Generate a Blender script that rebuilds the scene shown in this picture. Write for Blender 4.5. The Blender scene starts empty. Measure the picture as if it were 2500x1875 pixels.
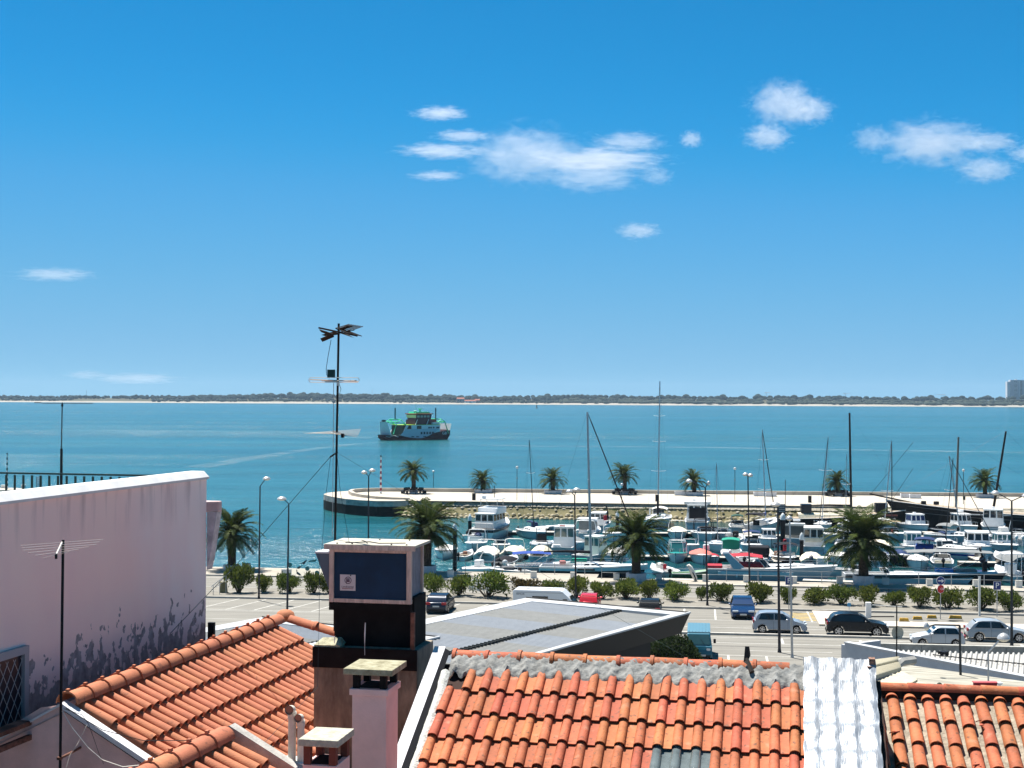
import bpy, bmesh, math, random
from mathutils import Vector, Matrix
import numpy as np
random.seed(7)
PI = math.pi
SC = bpy.context.scene
COL = SC.collection
# ---------------------------------------------------------------- camera
F = 3611.0                                   # focal length in photo pixels (52 mm equivalent)
CAMP = Vector((0, 0, 17.2))
CROT = Matrix.Rotation(PI/2 + math.atan(30.5/F), 3, 'X') @ Matrix.Rotation(0.0044, 3, 'Z')
cd = bpy.data.cameras.new('camera'); cam = bpy.data.objects.new('camera', cd); COL.objects.link(cam)
cd.lens = 52.0; cd.sensor_width = 36.0; cd.clip_start = 0.1; cd.clip_end = 60000
cam.location = CAMP; cam.rotation_euler = CROT.to_euler()
SC.camera = cam
# ---------------------------------------------------------------- sky, sun, exposure
SUN_EL = math.radians(67); SUN_LEFT = math.radians(36)      # elevation; degrees left of straight ahead
W = bpy.data.worlds.new('World'); SC.world = W; W.use_nodes = True
wn = W.node_tree; bg = wn.nodes['Background']; sky = wn.nodes.new('ShaderNodeTexSky')
sky.sky_type = 'NISHITA'; sky.sun_disc = False
sky.sun_elevation = SUN_EL; sky.sun_rotation = -SUN_LEFT
sky.altitude = 2000; sky.air_density = 0.7; sky.dust_density = 0.0; sky.ozone_density = 4.0
# grade the whole sky to the deep, saturated blue of the photograph
sc1 = wn.nodes.new('ShaderNodeVectorMath'); sc1.operation = 'SCALE'; sc1.inputs['Scale'].default_value = 0.05
crv = wn.nodes.new('ShaderNodeRGBCurve'); sc2 = wn.nodes.new('ShaderNodeVectorMath'); sc2.operation = 'SCALE'; sc2.inputs['Scale'].default_value = 8.0
for ch, pts in enumerate((((0,.012),(.055,.013),(.075,.022),(.107,.078),(.20,.165),(.33,.215),(.5,.28),(1,.6)), ((0,.03),(.07,.14),(.12,.242),(.19,.345),(.41,.458),(1,.8)), ((0,.02),(.15,.33),(.242,.575),(.30,.645),(.42,.655),(1,1)))):
    c = crv.mapping.curves[ch]
    for i, p in enumerate(pts):
        if i == 0: c.points[0].location = p
        elif i == len(pts)-1: c.points[-1].location = p
        else: c.points.new(*p)
crv.mapping.update()
wn.links.new(sky.outputs[0], sc1.inputs[0]); wn.links.new(sc1.outputs[0], crv.inputs['Color']); wn.links.new(crv.outputs[0], sc2.inputs[0]); wn.links.new(sc2.outputs[0], bg.inputs[0])
bg.inputs[1].default_value = 0.075
sd = bpy.data.lights.new('sun', 'SUN'); sd.energy = 5.0; sd.angle = math.radians(0.53); sd.color = (1.0, 0.955, 0.89)
sun = bpy.data.objects.new('sun', sd); COL.objects.link(sun)
sdir = Vector((-math.sin(SUN_LEFT)*math.cos(SUN_EL), math.cos(SUN_LEFT)*math.cos(SUN_EL), math.sin(SUN_EL)))
sun.rotation_euler = sdir.to_track_quat('Z', 'Y').to_euler(); sun.location = (0, 0, 60)
vs = SC.view_settings; vs.view_transform = 'Standard'; vs.look = 'None'; vs.gamma = 1.0
vs.use_curve_mapping = False; vs.exposure = 1.03
SC.cycles.max_bounces = 6; SC.cycles.volume_bounces = 1; SC.cycles.transparent_max_bounces = 12
# ---------------------------------------------------------------- helpers
def ray(x, y): return CROT @ Vector(((x-1250)/F, -(y-937.5)/F, -1))
def px(x, y, z):                              # where the sight line through a photo pixel meets height z
    r = ray(x, y); return CAMP + r*((z-CAMP.z)/r.z)
def pd(x, y, d):                              # the point on that sight line d metres ahead
    r = ray(x, y); return CAMP + r*(d/r.y)
def V(*a): return Vector(a)
class MB:
    def __init__(s): s.v = []; s.f = []
    def add(s, vs, fs):
        n = len(s.v); s.v += [tuple(p) for p in vs]; s.f += [tuple(i+n for i in f) for f in fs]; return s
    def box(s, c, d, rz=0, taper=1.0, M=None):
        hx, hy, hz = d[0]/2, d[1]/2, d[2]/2; co, si = math.cos(rz), math.sin(rz); vs = []
        for z in (-1, 1):
            k = 1 if z < 0 else taper
            for x, y in ((-1,-1),(1,-1),(1,1),(-1,1)):
                a, b = x*hx*k, y*hy*k; vs.append((c[0]+a*co-b*si, c[1]+a*si+b*co, c[2]+z*hz))
        if M: vs = [M @ Vector(p) for p in vs]
        return s.add(vs, [(3,2,1,0),(4,5,6,7),(0,1,5,4),(1,2,6,5),(2,3,7,6),(3,0,4,7)])
    def quad(s, *p): return s.add(p, [tuple(range(len(p)))])
    def prism(s, poly, z0, z1):               # poly counter-clockwise in xy
        n = len(poly); vs = [(p[0], p[1], z0) for p in poly]+[(p[0], p[1], z1) for p in poly]
        return s.add(vs, [tuple(range(n-1,-1,-1)), tuple(range(n,2*n))]+[(i,(i+1)%n,n+(i+1)%n,n+i) for i in range(n)])
    def xprism(s, poly, y0, y1):              # poly in xz, extruded along y
        n = len(poly); vs = [(p[0], y0, p[1]) for p in poly]+[(p[0], y1, p[1]) for p in poly]
        return s.add(vs, [tuple(range(n)), tuple(range(2*n-1,n-1,-1))]+[(i,n+i,n+(i+1)%n,(i+1)%n) for i in range(n)])
    def rings(s, R, closed=True, cap=True):
        m = len(R[0]); vs = [p for r in R for p in r]; fs = []
        for i in range(len(R)-1):
            for j in range(m if closed else m-1):
                k = (j+1) % m; fs.append((i*m+j, i*m+k, (i+1)*m+k, (i+1)*m+j))
        if cap and closed: fs += [tuple(range(m-1,-1,-1)), tuple((len(R)-1)*m+j for j in range(m))]
        return s.add(vs, fs)
    def tube(s, pts, r, n=6, cap=True):
        pts = [Vector(p) for p in pts]; rs = r if isinstance(r, (list, tuple)) else [r]*len(pts); R = []
        for i, p in enumerate(pts):
            t = (pts[min(i+1, len(pts)-1)]-pts[max(i-1, 0)]).normalized()
            up = Vector((0,0,1)) if abs(t.z) < .9 else Vector((1,0,0))
            a = t.cross(up).normalized(); b = a.cross(t)
            R.append([p+(a*math.cos(2*PI*j/n)+b*math.sin(2*PI*j/n))*rs[i] for j in range(n)])
        return s.rings(R, True, cap)
    def lathe(s, prof, n=12, c=(0,0,0)):
        return s.rings([[(c[0]+r*math.cos(2*PI*j/n), c[1]+r*math.sin(2*PI*j/n), c[2]+z) for j in range(n)] for r, z in prof])
    def ball(s, c, r, n=8, m=6):
        R = []
        for i in range(m+1):
            a = -PI/2+PI*i/m; k = max(math.cos(a), .02)
            R.append([(c[0]+r[0]*k*math.cos(2*PI*j/n), c[1]+r[1]*k*math.sin(2*PI*j/n), c[2]+r[2]*math.sin(a)) for j in range(n)])
        return s.rings(R)
    def mesh(s, name, m, smooth=False):
        me = bpy.data.meshes.new(name); me.from_pydata(s.v, [], s.f); me.update()
        if m: me.materials.append(m)
        if smooth:
            me.polygons.foreach_set('use_smooth', [True]*len(me.polygons))
            try: me.set_sharp_from_angle(angle=math.radians(smooth if smooth is not True else 40))
            except Exception: pass
        return me
    def build(s, name, m, parent=None, smooth=False, loc=None, rz=None, bevel=0):
        return link(name, s.mesh(name, m, smooth), parent, loc, rz, bevel)
def link(name, me, parent=None, loc=None, rz=None, bevel=0):
    o = bpy.data.objects.new(name, me); COL.objects.link(o); o.parent = parent
    if loc is not None: o.location = loc
    if rz is not None: o.rotation_euler = (0, 0, rz) if not hasattr(rz, '__len__') else rz
    if bevel:
        b = o.modifiers.new('bevel', 'BEVEL'); b.width = bevel; b.segments = 2; b.limit_method = 'ANGLE'; b.angle_limit = .6
    return o
def tag(o, label=None, cat=None, group=None, kind=None):
    if label: o['label'] = label
    if cat: o['category'] = cat
    if group: o['group'] = group
    if kind: o['kind'] = kind
    return o
def thing(name, label, cat, loc=(0,0,0), rz=0, group=None):
    o = bpy.data.objects.new(name, None); COL.objects.link(o); o.empty_display_size = .2
    o.location = loc; o.rotation_euler = (0, 0, rz); return tag(o, label, cat, group)
def copy_tree(o, label=None, parent=None, loc=None, rz=None, scale=None, kids=None):
    c = o.copy(); COL.objects.link(c)
    if parent is not None: c.parent = parent
    if label: c['label'] = label
    if loc is not None: c.location = loc
    if rz is not None: c.rotation_euler = (0, 0, rz)
    if scale is not None: c.scale = (scale,)*3 if not hasattr(scale, '__len__') else scale
    for ch in list(o.children): copy_tree(ch, None, c)
    return c
# ---------------------------------------------------------------- materials
MATS = {}
def mat(name, col, rough=.6, metal=0, var=0, vscale=3.0, col2=None, bump=0, bscale=40, rnd=0, spec=None, trans=0, coat=0, stretch=None, coord='Object'):
    if name in MATS: return MATS[name]
    m = bpy.data.materials.new(name); m.use_nodes = True; nt = m.node_tree; b = nt.nodes['Principled BSDF']
    b.inputs['Base Color'].default_value = (*col, 1); b.inputs['Roughness'].default_value = rough; b.inputs['Metallic'].default_value = metal
    if spec is None and not metal: spec = .14 if max(col) < .06 and rough > .4 else .3
    if spec is not None: b.inputs['Specular IOR Level'].default_value = spec
    if trans: b.inputs['Transmission Weight'].default_value = trans
    if coat: b.inputs['Coat Weight'].default_value = coat; b.inputs['Coat Roughness'].default_value = .06
    tc = nt.nodes.new('ShaderNodeTexCoord'); src = tc.outputs[coord]
    if stretch:
        mp = nt.nodes.new('ShaderNodeMapping'); mp.inputs['Scale'].default_value = stretch; nt.links.new(src, mp.inputs[0]); src = mp.outputs[0]
    out = None
    if var or col2:
        n = nt.nodes.new('ShaderNodeTexNoise'); n.inputs['Scale'].default_value = vscale; n.inputs['Detail'].default_value = 6; n.inputs['Roughness'].default_value = .65
        nt.links.new(src, n.inputs['Vector'])
        r = nt.nodes.new('ShaderNodeValToRGB'); r.color_ramp.elements[0].position = .36; r.color_ramp.elements[1].position = .66
        c2 = col2 or tuple(c*(1-var) for c in col); r.color_ramp.elements[0].color = (*c2, 1); r.color_ramp.elements[1].color = (*(col if col2 else tuple(min(1, c*(1+var*.5)) for c in col)), 1)
        nt.links.new(n.outputs['Fac'], r.inputs[0]); out = r.outputs[0]
    if rnd:
        oi = nt.nodes.new('ShaderNodeObjectInfo'); h = nt.nodes.new('ShaderNodeHueSaturation')
        mr = nt.nodes.new('ShaderNodeMapRange'); mr.inputs[3].default_value = 1-rnd; mr.inputs[4].default_value = 1+rnd*.8
        nt.links.new(oi.outputs['Random'], mr.inputs[0]); nt.links.new(mr.outputs[0], h.inputs['Value'])
        m2 = nt.nodes.new('ShaderNodeMath'); m2.operation = 'MULTIPLY'; m2.inputs[1].default_value = 17.3
        m3 = nt.nodes.new('ShaderNodeMath'); m3.operation = 'FRACT'; nt.links.new(oi.outputs['Random'], m2.inputs[0]); nt.links.new(m2.outputs[0], m3.inputs[0])
        mr2 = nt.nodes.new('ShaderNodeMapRange'); mr2.inputs[3].default_value = .5-rnd*.05; mr2.inputs[4].default_value = .5+rnd*.05
        nt.links.new(m3.outputs[0], mr2.inputs[0]); nt.links.new(mr2.outputs[0], h.inputs['Hue'])
        if out: nt.links.new(out, h.inputs['Color'])
        else: h.inputs['Color'].default_value = (*col, 1)
        out = h.outputs[0]
    if out: nt.links.new(out, b.inputs['Base Color'])
    if bump:
        n = nt.nodes.new('ShaderNodeTexNoise'); n.inputs['Scale'].default_value = bscale; n.inputs['Detail'].default_value = 5
        nt.links.new(src, n.inputs['Vector']); bp = nt.nodes.new('ShaderNodeBump'); bp.inputs['Strength'].default_value = bump; bp.inputs['Distance'].default_value = .02
        nt.links.new(n.outputs['Fac'], bp.inputs['Height']); nt.links.new(bp.outputs[0], b.inputs['Normal'])
    MATS[name] = m; return m
def spots(m, col, scale, lo, hi, amt=.8, stretch=None):
    nt = m.node_tree; b = nt.nodes['Principled BSDF']; lk = [l for l in nt.links if l.to_socket == b.inputs['Base Color']]; src = lk[0].from_socket if lk else None
    tc = nt.nodes.new('ShaderNodeTexCoord'); oi = nt.nodes.new('ShaderNodeObjectInfo'); ad = nt.nodes.new('ShaderNodeVectorMath'); ad.operation = 'ADD'; sc_ = nt.nodes.new('ShaderNodeVectorMath'); sc_.operation = 'SCALE'; sc_.inputs['Scale'].default_value = 37.0
    cx = nt.nodes.new('ShaderNodeCombineXYZ'); nt.links.new(oi.outputs['Random'], cx.inputs[0]); nt.links.new(oi.outputs['Random'], cx.inputs[1]); nt.links.new(cx.outputs[0], sc_.inputs[0]); nt.links.new(tc.outputs['Object'], ad.inputs[0]); nt.links.new(sc_.outputs[0], ad.inputs[1])
    n = nt.nodes.new('ShaderNodeTexNoise'); n.inputs['Scale'].default_value = scale; n.inputs['Detail'].default_value = 5; nt.links.new(ad.outputs[0], n.inputs['Vector'])
    r = nt.nodes.new('ShaderNodeMapRange'); r.inputs[1].default_value = lo; r.inputs[2].default_value = hi; r.inputs[4].default_value = amt; nt.links.new(n.outputs['Fac'], r.inputs[0])
    mx = nt.nodes.new('ShaderNodeMix'); mx.data_type = 'RGBA'; nt.links.new(r.outputs[0], mx.inputs[0]); nt.links.new(src, mx.inputs[6]); mx.inputs[7].default_value = (*col, 1); nt.links.new(mx.outputs[2], b.inputs['Base Color'])
def text(body, size, m, parent, loc, rot, name='lettering', ext=.002, align='CENTER', sx=1):
    cu = bpy.data.curves.new(name, 'FONT'); cu.body = body; cu.size = size; cu.align_x = align; cu.align_y = 'CENTER'; cu.extrude = ext; cu.resolution_u = 2
    o = bpy.data.objects.new(name, cu); dg = bpy.context.evaluated_depsgraph_get(); COL.objects.link(o)
    bpy.context.view_layer.update(); me = bpy.data.meshes.new_from_object(o.evaluated_get(bpy.context.evaluated_depsgraph_get()))
    bpy.data.objects.remove(o); bpy.data.curves.remove(cu); me.materials.clear(); me.materials.append(m)
    q = link(name, me, parent, loc, rot); q.scale = (sx, 1, 1); return q
white = mat('white_gelcoat', (.8,.8,.79), .3, var=.08, vscale=2)
offwhite = mat('off_white', (.72,.71,.67), .5, var=.12, vscale=2)
black = mat('black_rubber', (.012,.012,.014), .55)
darkmetal = mat('dark_metal', (.03,.035,.04), .45, .6)
galv = mat('galvanised_steel', (.42,.44,.46), .4, .7, var=.15)
steel = mat('stainless_steel', (.62,.64,.66), .22, .9)
glass = mat('dark_glass', (.012,.02,.025), .04, spec=.8)
tealglass = mat('teal_glass', (.02,.09,.10), .05, spec=.8)
# ================================================================ FOREGROUND ROOFS
def frame(A): return Vector((math.cos(A), -math.sin(A), 0)), Vector((math.sin(A), math.cos(A), 0))
terra = mat('terracotta', (.43,.122,.053), .75, var=.22, vscale=7, bump=.25, bscale=60, rnd=.22)
terra2 = mat('terracotta_left', (.46,.165,.085), .78, var=.14, vscale=5, bump=.2, bscale=60, rnd=.10)
spots(terra, (.10,.055,.035), 16, .60, .68, .75); spots(terra, (.55,.32,.21), 7, .60, .76, .45); spots(terra2, (.16,.07,.045), 12, .62, .70, .6)
mortar = mat('grey_mortar', (.27,.27,.255), .95, var=.35, vscale=7, bump=.8, bscale=18, stretch=(1,1,1))
mortarbed = mat('mortar_bed_beige', (.36,.31,.24), .95, var=.35, vscale=8, bump=.9, bscale=25)
batten = mat('roof_underlay', (.05,.03,.025), .9)
pink = mat('pink_render', (.74,.50,.46), .9, var=.22, vscale=1.3, bump=.15, bscale=60)
cream = mat('pale_render', (.66,.62,.58), .9, var=.15, vscale=2, bump=.15)
concrete = mat('concrete', (.42,.41,.37), .9, var=.25, vscale=4, bump=.4)
def tile_mesh(name, L, rw, rh, pw, taper=.88, clip=.035, m=None, t=.013, n=7):
    """interlocking tile: roll (half barrel) with a flat pan on its right; x across, y up the slope, z off the roof"""
    mb = MB(); rows = []
    for (y, k, lift) in ((0, 1.0, .030), (L*.5, (1+taper)/2, .013), (L, taper, -.004)):
        r = [(-rw/2*k*math.cos(PI*i/(n-1)), y, rh*k*math.sin(PI*i/(n-1))**.85+lift) for i in range(n)]
        if pw: r += [(rw/2+.012, y, lift-.004), (rw/2+pw, y, lift-.004), (rw/2+pw+.012, y, lift+.004)]
        rows.append(r)
    m_ = len(rows[0]); mb.rings(rows, False)
    low = [(x, y, z-t) for x, y, z in rows[0]]; mb.rings([low, rows[0]], False)      # front edge thickness
    dep = [(x*.97, y+.07, z-t) for x, y, z in rows[0]]; mb.rings([dep, low], False)
    for j in (0, m_-1):
        a = [r[j] for r in rows]; b = [(p[0], p[1], p[2]-t) for p in a]
        mb.rings([b, a] if j == 0 else [a, b], False)
    return mb.mesh(name, m, 50)
def ridge_mesh(name, L, r, m, knob=True, flare=.02, n=9):
    mb = MB(); rows = []
    for x, k in ((0, r), (L*.12, r+.002), (L*.88, r+.006), (L*.9, r+flare), (L, r+flare)):
        rows.append([(x, -k*math.cos(PI*i/(n-1)), k*math.sin(PI*i/(n-1))-.02) for i in range(n)])
    mb.rings(rows, False); e = rows[-1]; mb.rings([e, [(p[0], p[1]*.88, (p[2]+.02)*.86-.02) for p in e]], False)
    e = rows[0]; mb.rings([[(p[0], p[1]*.88, (p[2]+.02)*.86-.02) for p in e], e], False)
    if knob: mb.box((L*.95, 0, r+flare-.012), (.05, .03, .03))
    return mb.mesh(name, m, 45)
def mrot(o, A, pitch, x, y, z, yaw=0, roll=0): # tile on a slope falling towards local -y
    o.location = (x, y, z); o.rotation_euler = (pitch, roll, yaw)
# ---------------- right-hand house (roof facing us)
A2 = math.radians(10.8); P2 = math.radians(26)
O = pd(1110, 1612, 18.25)
RH = thing('tiled_house', 'terracotta tiled house roof facing the camera, grey mortar along its ridge', 'house', O, -A2)
TW, TG = .2135, .435
tm = [tile_mesh('roof_tile', .50, .122, .060, .088, taper=.84, m=terra)]
cP, sP = math.cos(P2), math.sin(P2)
deck = MB(); deck.quad((-.2,-5.2*cP,-5.2*sP-.05), (5.1,-5.2*cP,-5.2*sP-.05), (5.1,0,-.05), (-.2,0,-.05)); deck.quad((-.2,0,-.05), (5.1,0,-.05), (5.1,4*cP,-4*sP-.05), (-.2,4*cP,-4*sP-.05))
deck.build('roof_deck', batten, RH)
wall_ = MB().prism([(-.25,-4.5),(5.1,-4.5),(5.1,3.4),(-.25,3.4)], -O.z, -2.45); wall_.build('wall', cream, RH)
clear_m = mat('clear_tile', (.30,.36,.36), .12, var=.3, vscale=6, trans=.55, spec=.7)
ncol = 24
for c in range(ncol):
    for r in range(7):
        k = .20+(r+1)*TG
        if c == 0 and r < 1: continue
        x = .06+c*TW+random.uniform(-.006,.006)
        if x > 4.14: continue
        me = tm[0]
        o = link('roof_tile', me, RH)
        clear = (r == 3 and c in (12, 13, 14))
        if clear:
            if 'clear' not in globals().get('TMC', {}): TMC = {'clear': tile_mesh('clear_roof_tile', .50, .122, .058, .088, m=clear_m)}
            o.data = TMC['clear']; o['label'] = 'clear glass skylight tile'
        mrot(o, A2, P2, x, -k*cP+random.uniform(-.006,.006), -k*sP+random.uniform(0,.006), random.uniform(-.014,.014), random.uniform(-.02,.02))
rm = ridge_mesh('ridge_tile', .43, .105, terra, False, .026)
for i in range(10):
    o = link('ridge_tile', rm, RH, (-.02+i*.405+.43, .03, .036), (0, random.uniform(-.012,.03), PI+random.uniform(-.02,.02)))
# lumpy mortar over the ridge joint
mb = MB(); nx, ny = 190, 14; rows = []
rr = random.Random(3)
for i in range(nx):
    x = -.02+i*(4.27/nx); ph = ((x-.06)/TW) % 1.0
    roll = max(0, math.cos((ph if ph < .5 else ph-1)*2*PI*.85))**1.5
    row = []
    for j in range(ny):
        t = j/(ny-1); k = .02+t*(.30-.06*roll+.03*math.sin(x*23)+.02*math.sin(x*51))
        h = .098*(1-t)**1.0+.016+roll*.066*t+.007*math.sin(x*37+j*1.1)+.006*math.sin(x*83-j*2.1)+rr.uniform(-.004,.004)-(.035 if j == ny-1 else 0)
        row.append((x+rr.uniform(-.005,.005), -k*cP, -k*sP+h))
    rows.append(row)
mb.rings(rows, False); mb.build('mortar', mortar, RH, 60)
# verge on the left: mortar strip, black flashing, white parapet cap
pr = MB()
pr.add([(-.60,.15,.17),(-.46,.15,.17),(-.46,-5.2*cP,-5.2*sP+.17),(-.60,-5.2*cP,-5.2*sP+.17),(-.60,.15,-.6),(-.46,.15,-.3),(-.46,-5.2*cP,-5.2*sP-.3),(-.60,-5.2*cP,-5.2*sP-.6)],
       [(0,3,2,1),(1,2,6,5),(3,0,4,7),(2,3,7,6),(0,1,5,4)])
parcap = mat('white_parapet', (.66,.66,.68), .85, var=.15, vscale=3, bump=.2)
pr.v = [(p[0]+.31, p[1], p[2]-.03) for p in pr.v]; pr.build('parapet', parcap, RH)
fl = MB(); fl.add([(-.152,.12,.125),(-.085,.12,.09),(-.085,-5.2*cP,-5.2*sP+.09),(-.152,-5.2*cP,-5.2*sP+.125)], [(0,3,2,1)]); fl.build('flashing', mat('bitumen', (.012,.012,.014), .5), RH)
mb = MB(); rows = []
for i in range(60):
    k = .35+i*.075; row = []
    for j in range(5):
        row.append((-.095+j*.028+rr.uniform(-.006,.006), -k*cP, -k*sP+.03+.035*math.sin(PI*j/4)+rr.uniform(-.008,.008)+(.04*(.6-k)/.25 if k < .6 else 0)))
    rows.append(row)
mb.rings([list(r) for r in zip(*rows)][::-1], False); mb.build('verge_mortar', mat('pale_mortar', (.56,.56,.52), .95, var=.3, vscale=9, bump=.8), RH, 60)
# dark bracket sticking out of the ridge
mb = MB(); mb.add([(3.52,-.05,.12),(3.60,-.02,.20),(3.585,0,.30),(3.535,0,.30),(3.56,-.08,.10)], [(0,1,2,3),(0,4,1)]); mb.tube([(3.555,-.03,.16),(3.62,-.16,.02)], [.02,.035], 5); mb.build('bracket', mat('bracket_metal', (.04,.035,.03), .6), RH)
# aluminium membrane over the right-hand edge
alum = mat('aluminium_membrane', (.31,.325,.345), .42, .3, var=.2, vscale=3, bump=.3, bscale=9, stretch=(11,.8,.8), col2=(.22,.255,.30))  # blue-grey shading of the creases put into the colour as streaks
mb = MB(); nx, ny = 40, 90; rows = []
for i in range(nx):
    u = i/(nx-1); row = []
    for j in range(ny):
        k = -.02+j*.05; x = 4.215+u*.825+.006*math.sin(j*.8)*(1 if i in (0, nx-1) else 0)
        ph = ((x-.06)/TW) % 1.0; roll = max(0, math.cos((ph if ph < .5 else ph-1)*2*PI*.9))
        st = (k-.2) % TG/TG
        h = .072+.010*roll+.034*(1-st)**2*(.55+.45*roll)+.004*math.sin(x*61+k*9)*math.sin(k*23+x*7)+(.10*max(0, 1-k/.32))+.008*math.sin(i*.5+j*.75)*math.sin(j*.47+i*.2)+.004*math.sin(i*2.9)
        row.append((x, -k*cP, -k*sP+h))
    row = [(row[0][0]*1.0, .10, .08+rr.uniform(-.01,.012))]+row; rows.append(row)
mb.rings(rows, False); mb.build('membrane', alum, RH, 60)
mb = MB(); mb.add([(5.045,.1,.10),(5.045,-4.6*cP,-4.6*sP+.06),(5.045,-4.6*cP,-4.6*sP-1.2),(5.045,.1,-1.2)], [(0,1,2,3)]); mb.build('party_wall', mat('dark_party_wall', (.045,.04,.04), .9), RH)
mb = MB(); mb.box((5.0,.02,.13), (.07,.14,.16)); mb.box((4.97,-.06,.08), (.06,.06,.10), .4); mb.build('broken_brick', mat('broken_brick', (.30,.17,.12), .95, var=.6, vscale=30, bump=1), RH)
# ---------------- far-right house, lower ridge, barrel tiles bedded in mortar
A3 = math.radians(8.6); P3 = math.radians(26)
O3 = pd(2138, 1700, 18.75)
R3 = thing('tiled_house', 'lower terracotta roof of barrel tiles bedded in mortar, right of silver membrane', 'house', O3, -A3)
c3, s3 = math.cos(P3), math.sin(P3)
mb = MB(); mb.quad((-.3,-5*c3,-5*s3-.02), (2.9,-5*c3,-5*s3-.02), (2.9,0,-.02), (-.3,0,-.02)); mb.build('mortar_bed', mortarbed, R3)
MB().prism([(-.3,-4.3),(2.9,-4.3),(2.9,3),(-.3,3)], -O3.z, -2.2).build('wall', cream, R3)
bm_ = tile_mesh('barrel_tile', .50, .158, .075, 0, .86, m=terra, n=9)
for c in range(13):
    off = random.uniform(-.05,.05)
    for r in range(8):
        k = .14+off+r*.43; x = -.02+c*.217+random.uniform(-.008,.008)
        o = link('barrel_tile', bm_, R3); o.scale.y = min(1, k/.5); mrot(o, A3, P3, x, -k*c3, -k*s3+random.uniform(0,.008), random.uniform(-.025,.025))
rm3 = ridge_mesh('ridge_tile', .46, .085, terra, False, .008)
for i in range(7):
    link('ridge_tile', rm3, R3, (-.05+i*.448+.46, .06, .10), (random.uniform(-.02,.02), random.uniform(-.01,.02), PI+random.uniform(-.01,.01)))
MB().box((1.3,.13,-.02), (3.2,.16,.22)).build('ridge_board', batten, R3)
# broken shards
sh = MB()
for (x, k) in ((.72,1.45),(.80,1.50),(.95,1.52),(1.02,1.44),(1.10,1.56),(1.18,.62),(.12,.86)):
    for q in range(2):
        a = rr.uniform(0,6); cx, ck = x+rr.uniform(-.05,.05), k+rr.uniform(-.05,.05)
        p = [(cx+rr.uniform(.03,.06)*math.cos(a+i*2.1), -ck*c3+rr.uniform(.03,.06)*math.sin(a+i*2.1), -ck*s3+.10+rr.uniform(0,.03)) for i in range(3)]
        sh.add(p+[(x_, y_, z_-.012) for x_, y_, z_ in p], [(0,1,2),(3,5,4),(0,3,4,1),(1,4,5,2),(2,5,3,0)])
tag(sh.build('tile_shards', terra, R3), kind='stuff')
# ---------------- left house: ridge running away from us, slope falling to the right
AL = math.radians(13.1); PL = math.radians(29)
OL = pd(160, 1726, 16.6); 
LH = thing('tiled_house', 'orange tiled roof with long ridge running away beside tall pink wall', 'house', OL, -AL)
cL, sL = math.cos(PL), math.sin(PL); RL = 6.15
lm = tile_mesh('roof_tile', .50,   .160, .086, .056, .74, m=terra2, n=8)
mb = MB(); mb.quad((0,-.02,-.05), (4.2*cL,-.02,-4.2*sL-.05), (4.2*cL,RL+.1,-4.2*sL-.05), (0,RL+.1,-.05)); mb.quad((0,RL+.1,-.05), (-1.0,RL+.1,-.55), (-1.0,-.02,-.55), (0,-.02,-.05)); mb.build('roof_deck', batten, LH)
for c in range(29):
    for r in range(9):
        k = .10+(r+1)*.425; y = .22+c*.206
        if y > RL-.05: continue
        o = link('roof_tile', lm, LH)
        # local tile y (up-slope) must point to -x; tile x (across) along +y
        o.matrix_local = Matrix.Translation((k*cL, y+random.uniform(-.006,.006), -k*sL+random.uniform(0,.005))) @ Matrix.Rotation(PI/2+random.uniform(-.012,.012), 4, 'Z') @ Matrix.Rotation(PL+random.uniform(-.008,.008), 4, 'X')
rl = ridge_mesh('ridge_tile', .43, .118, terra2, True, .022)
for i in range(16):
    o = link('ridge_tile', rl, LH, (0, .06+i*.387+.43-.03, .05), (0, 0, -PI/2+random.uniform(-.015,.015)))
# end piece and far hip going down to the right
MB().ball((.04,RL+.30,.10), (.15,.15,.10), 10, 6).build('ridge_end', terra2, LH, True)
hip = ridge_mesh('hip_tile', .46, .10, terra2, False, .02)
for i in range(3):
    o = link('hip_tile', hip, LH); o.matrix_local = Matrix.Translation((.14+i*.38, RL+.22+.04*i, .05-i*.10)) @ Matrix.Rotation(math.radians(14), 4, 'Y')
# gable wall facing us with white verge, low pink wall and gutter on the left
mb = MB(); mb.add([(-.30,0,-.02),(0,0,.03),(3.9*cL,0,-3.9*sL+.03),(3.9*cL,0,-9),(-3.0,0,-9),(-3.0,0,-1.62)], [(0,5,4,3,2,1)])
mb.build('gable_wall', pink, LH)
mb = MB()
def strip(mb, a, b, w, h, oy=0):
    a, b = Vector(a), Vector(b); 
    mb.add([a+V(0,-w+oy,0), b+V(0,-w+oy,0), b+V(0,oy+w,0), a+V(0,oy+w,0), a+V(0,-w+oy,-h), b+V(0,-w+oy,-h), b+V(0,oy+w,-h), a+V(0,oy+w,-h)], [(0,1,2,3),(4,5,1,0),(5,6,2,1),(7,4,0,3),(6,7,3,2)])
strip(mb, (-.02,0,.06), (3.9*cL,0,-3.9*sL+.06), .075, .06); strip(mb, (-3.0,0,-1.60), (-.02,0,.06), .03, .03)
mb.build('verge_cap', parcap, LH)
mb = MB(); mb.prism([(-.36,.35),(-.14,.35),(-.14,2.9),(-.36,2.9)], -1.2, -.10); mb.build('low_wall', mat('pink_low_wall', (.66,.34,.25), .9, var=.3, vscale=4, bump=.3), LH)
rust = mat('rusty_gutter', (.20,.09,.06), .8, var=.6, vscale=7, bump=.5)
mb = MB(); mb.box((-.50,2.0,-.20), (.16,6.0,.05)); mb.box((-.44,2.0,-.36), (.05,6.0,.06)); mb.build('gutter', rust, LH)
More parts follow.
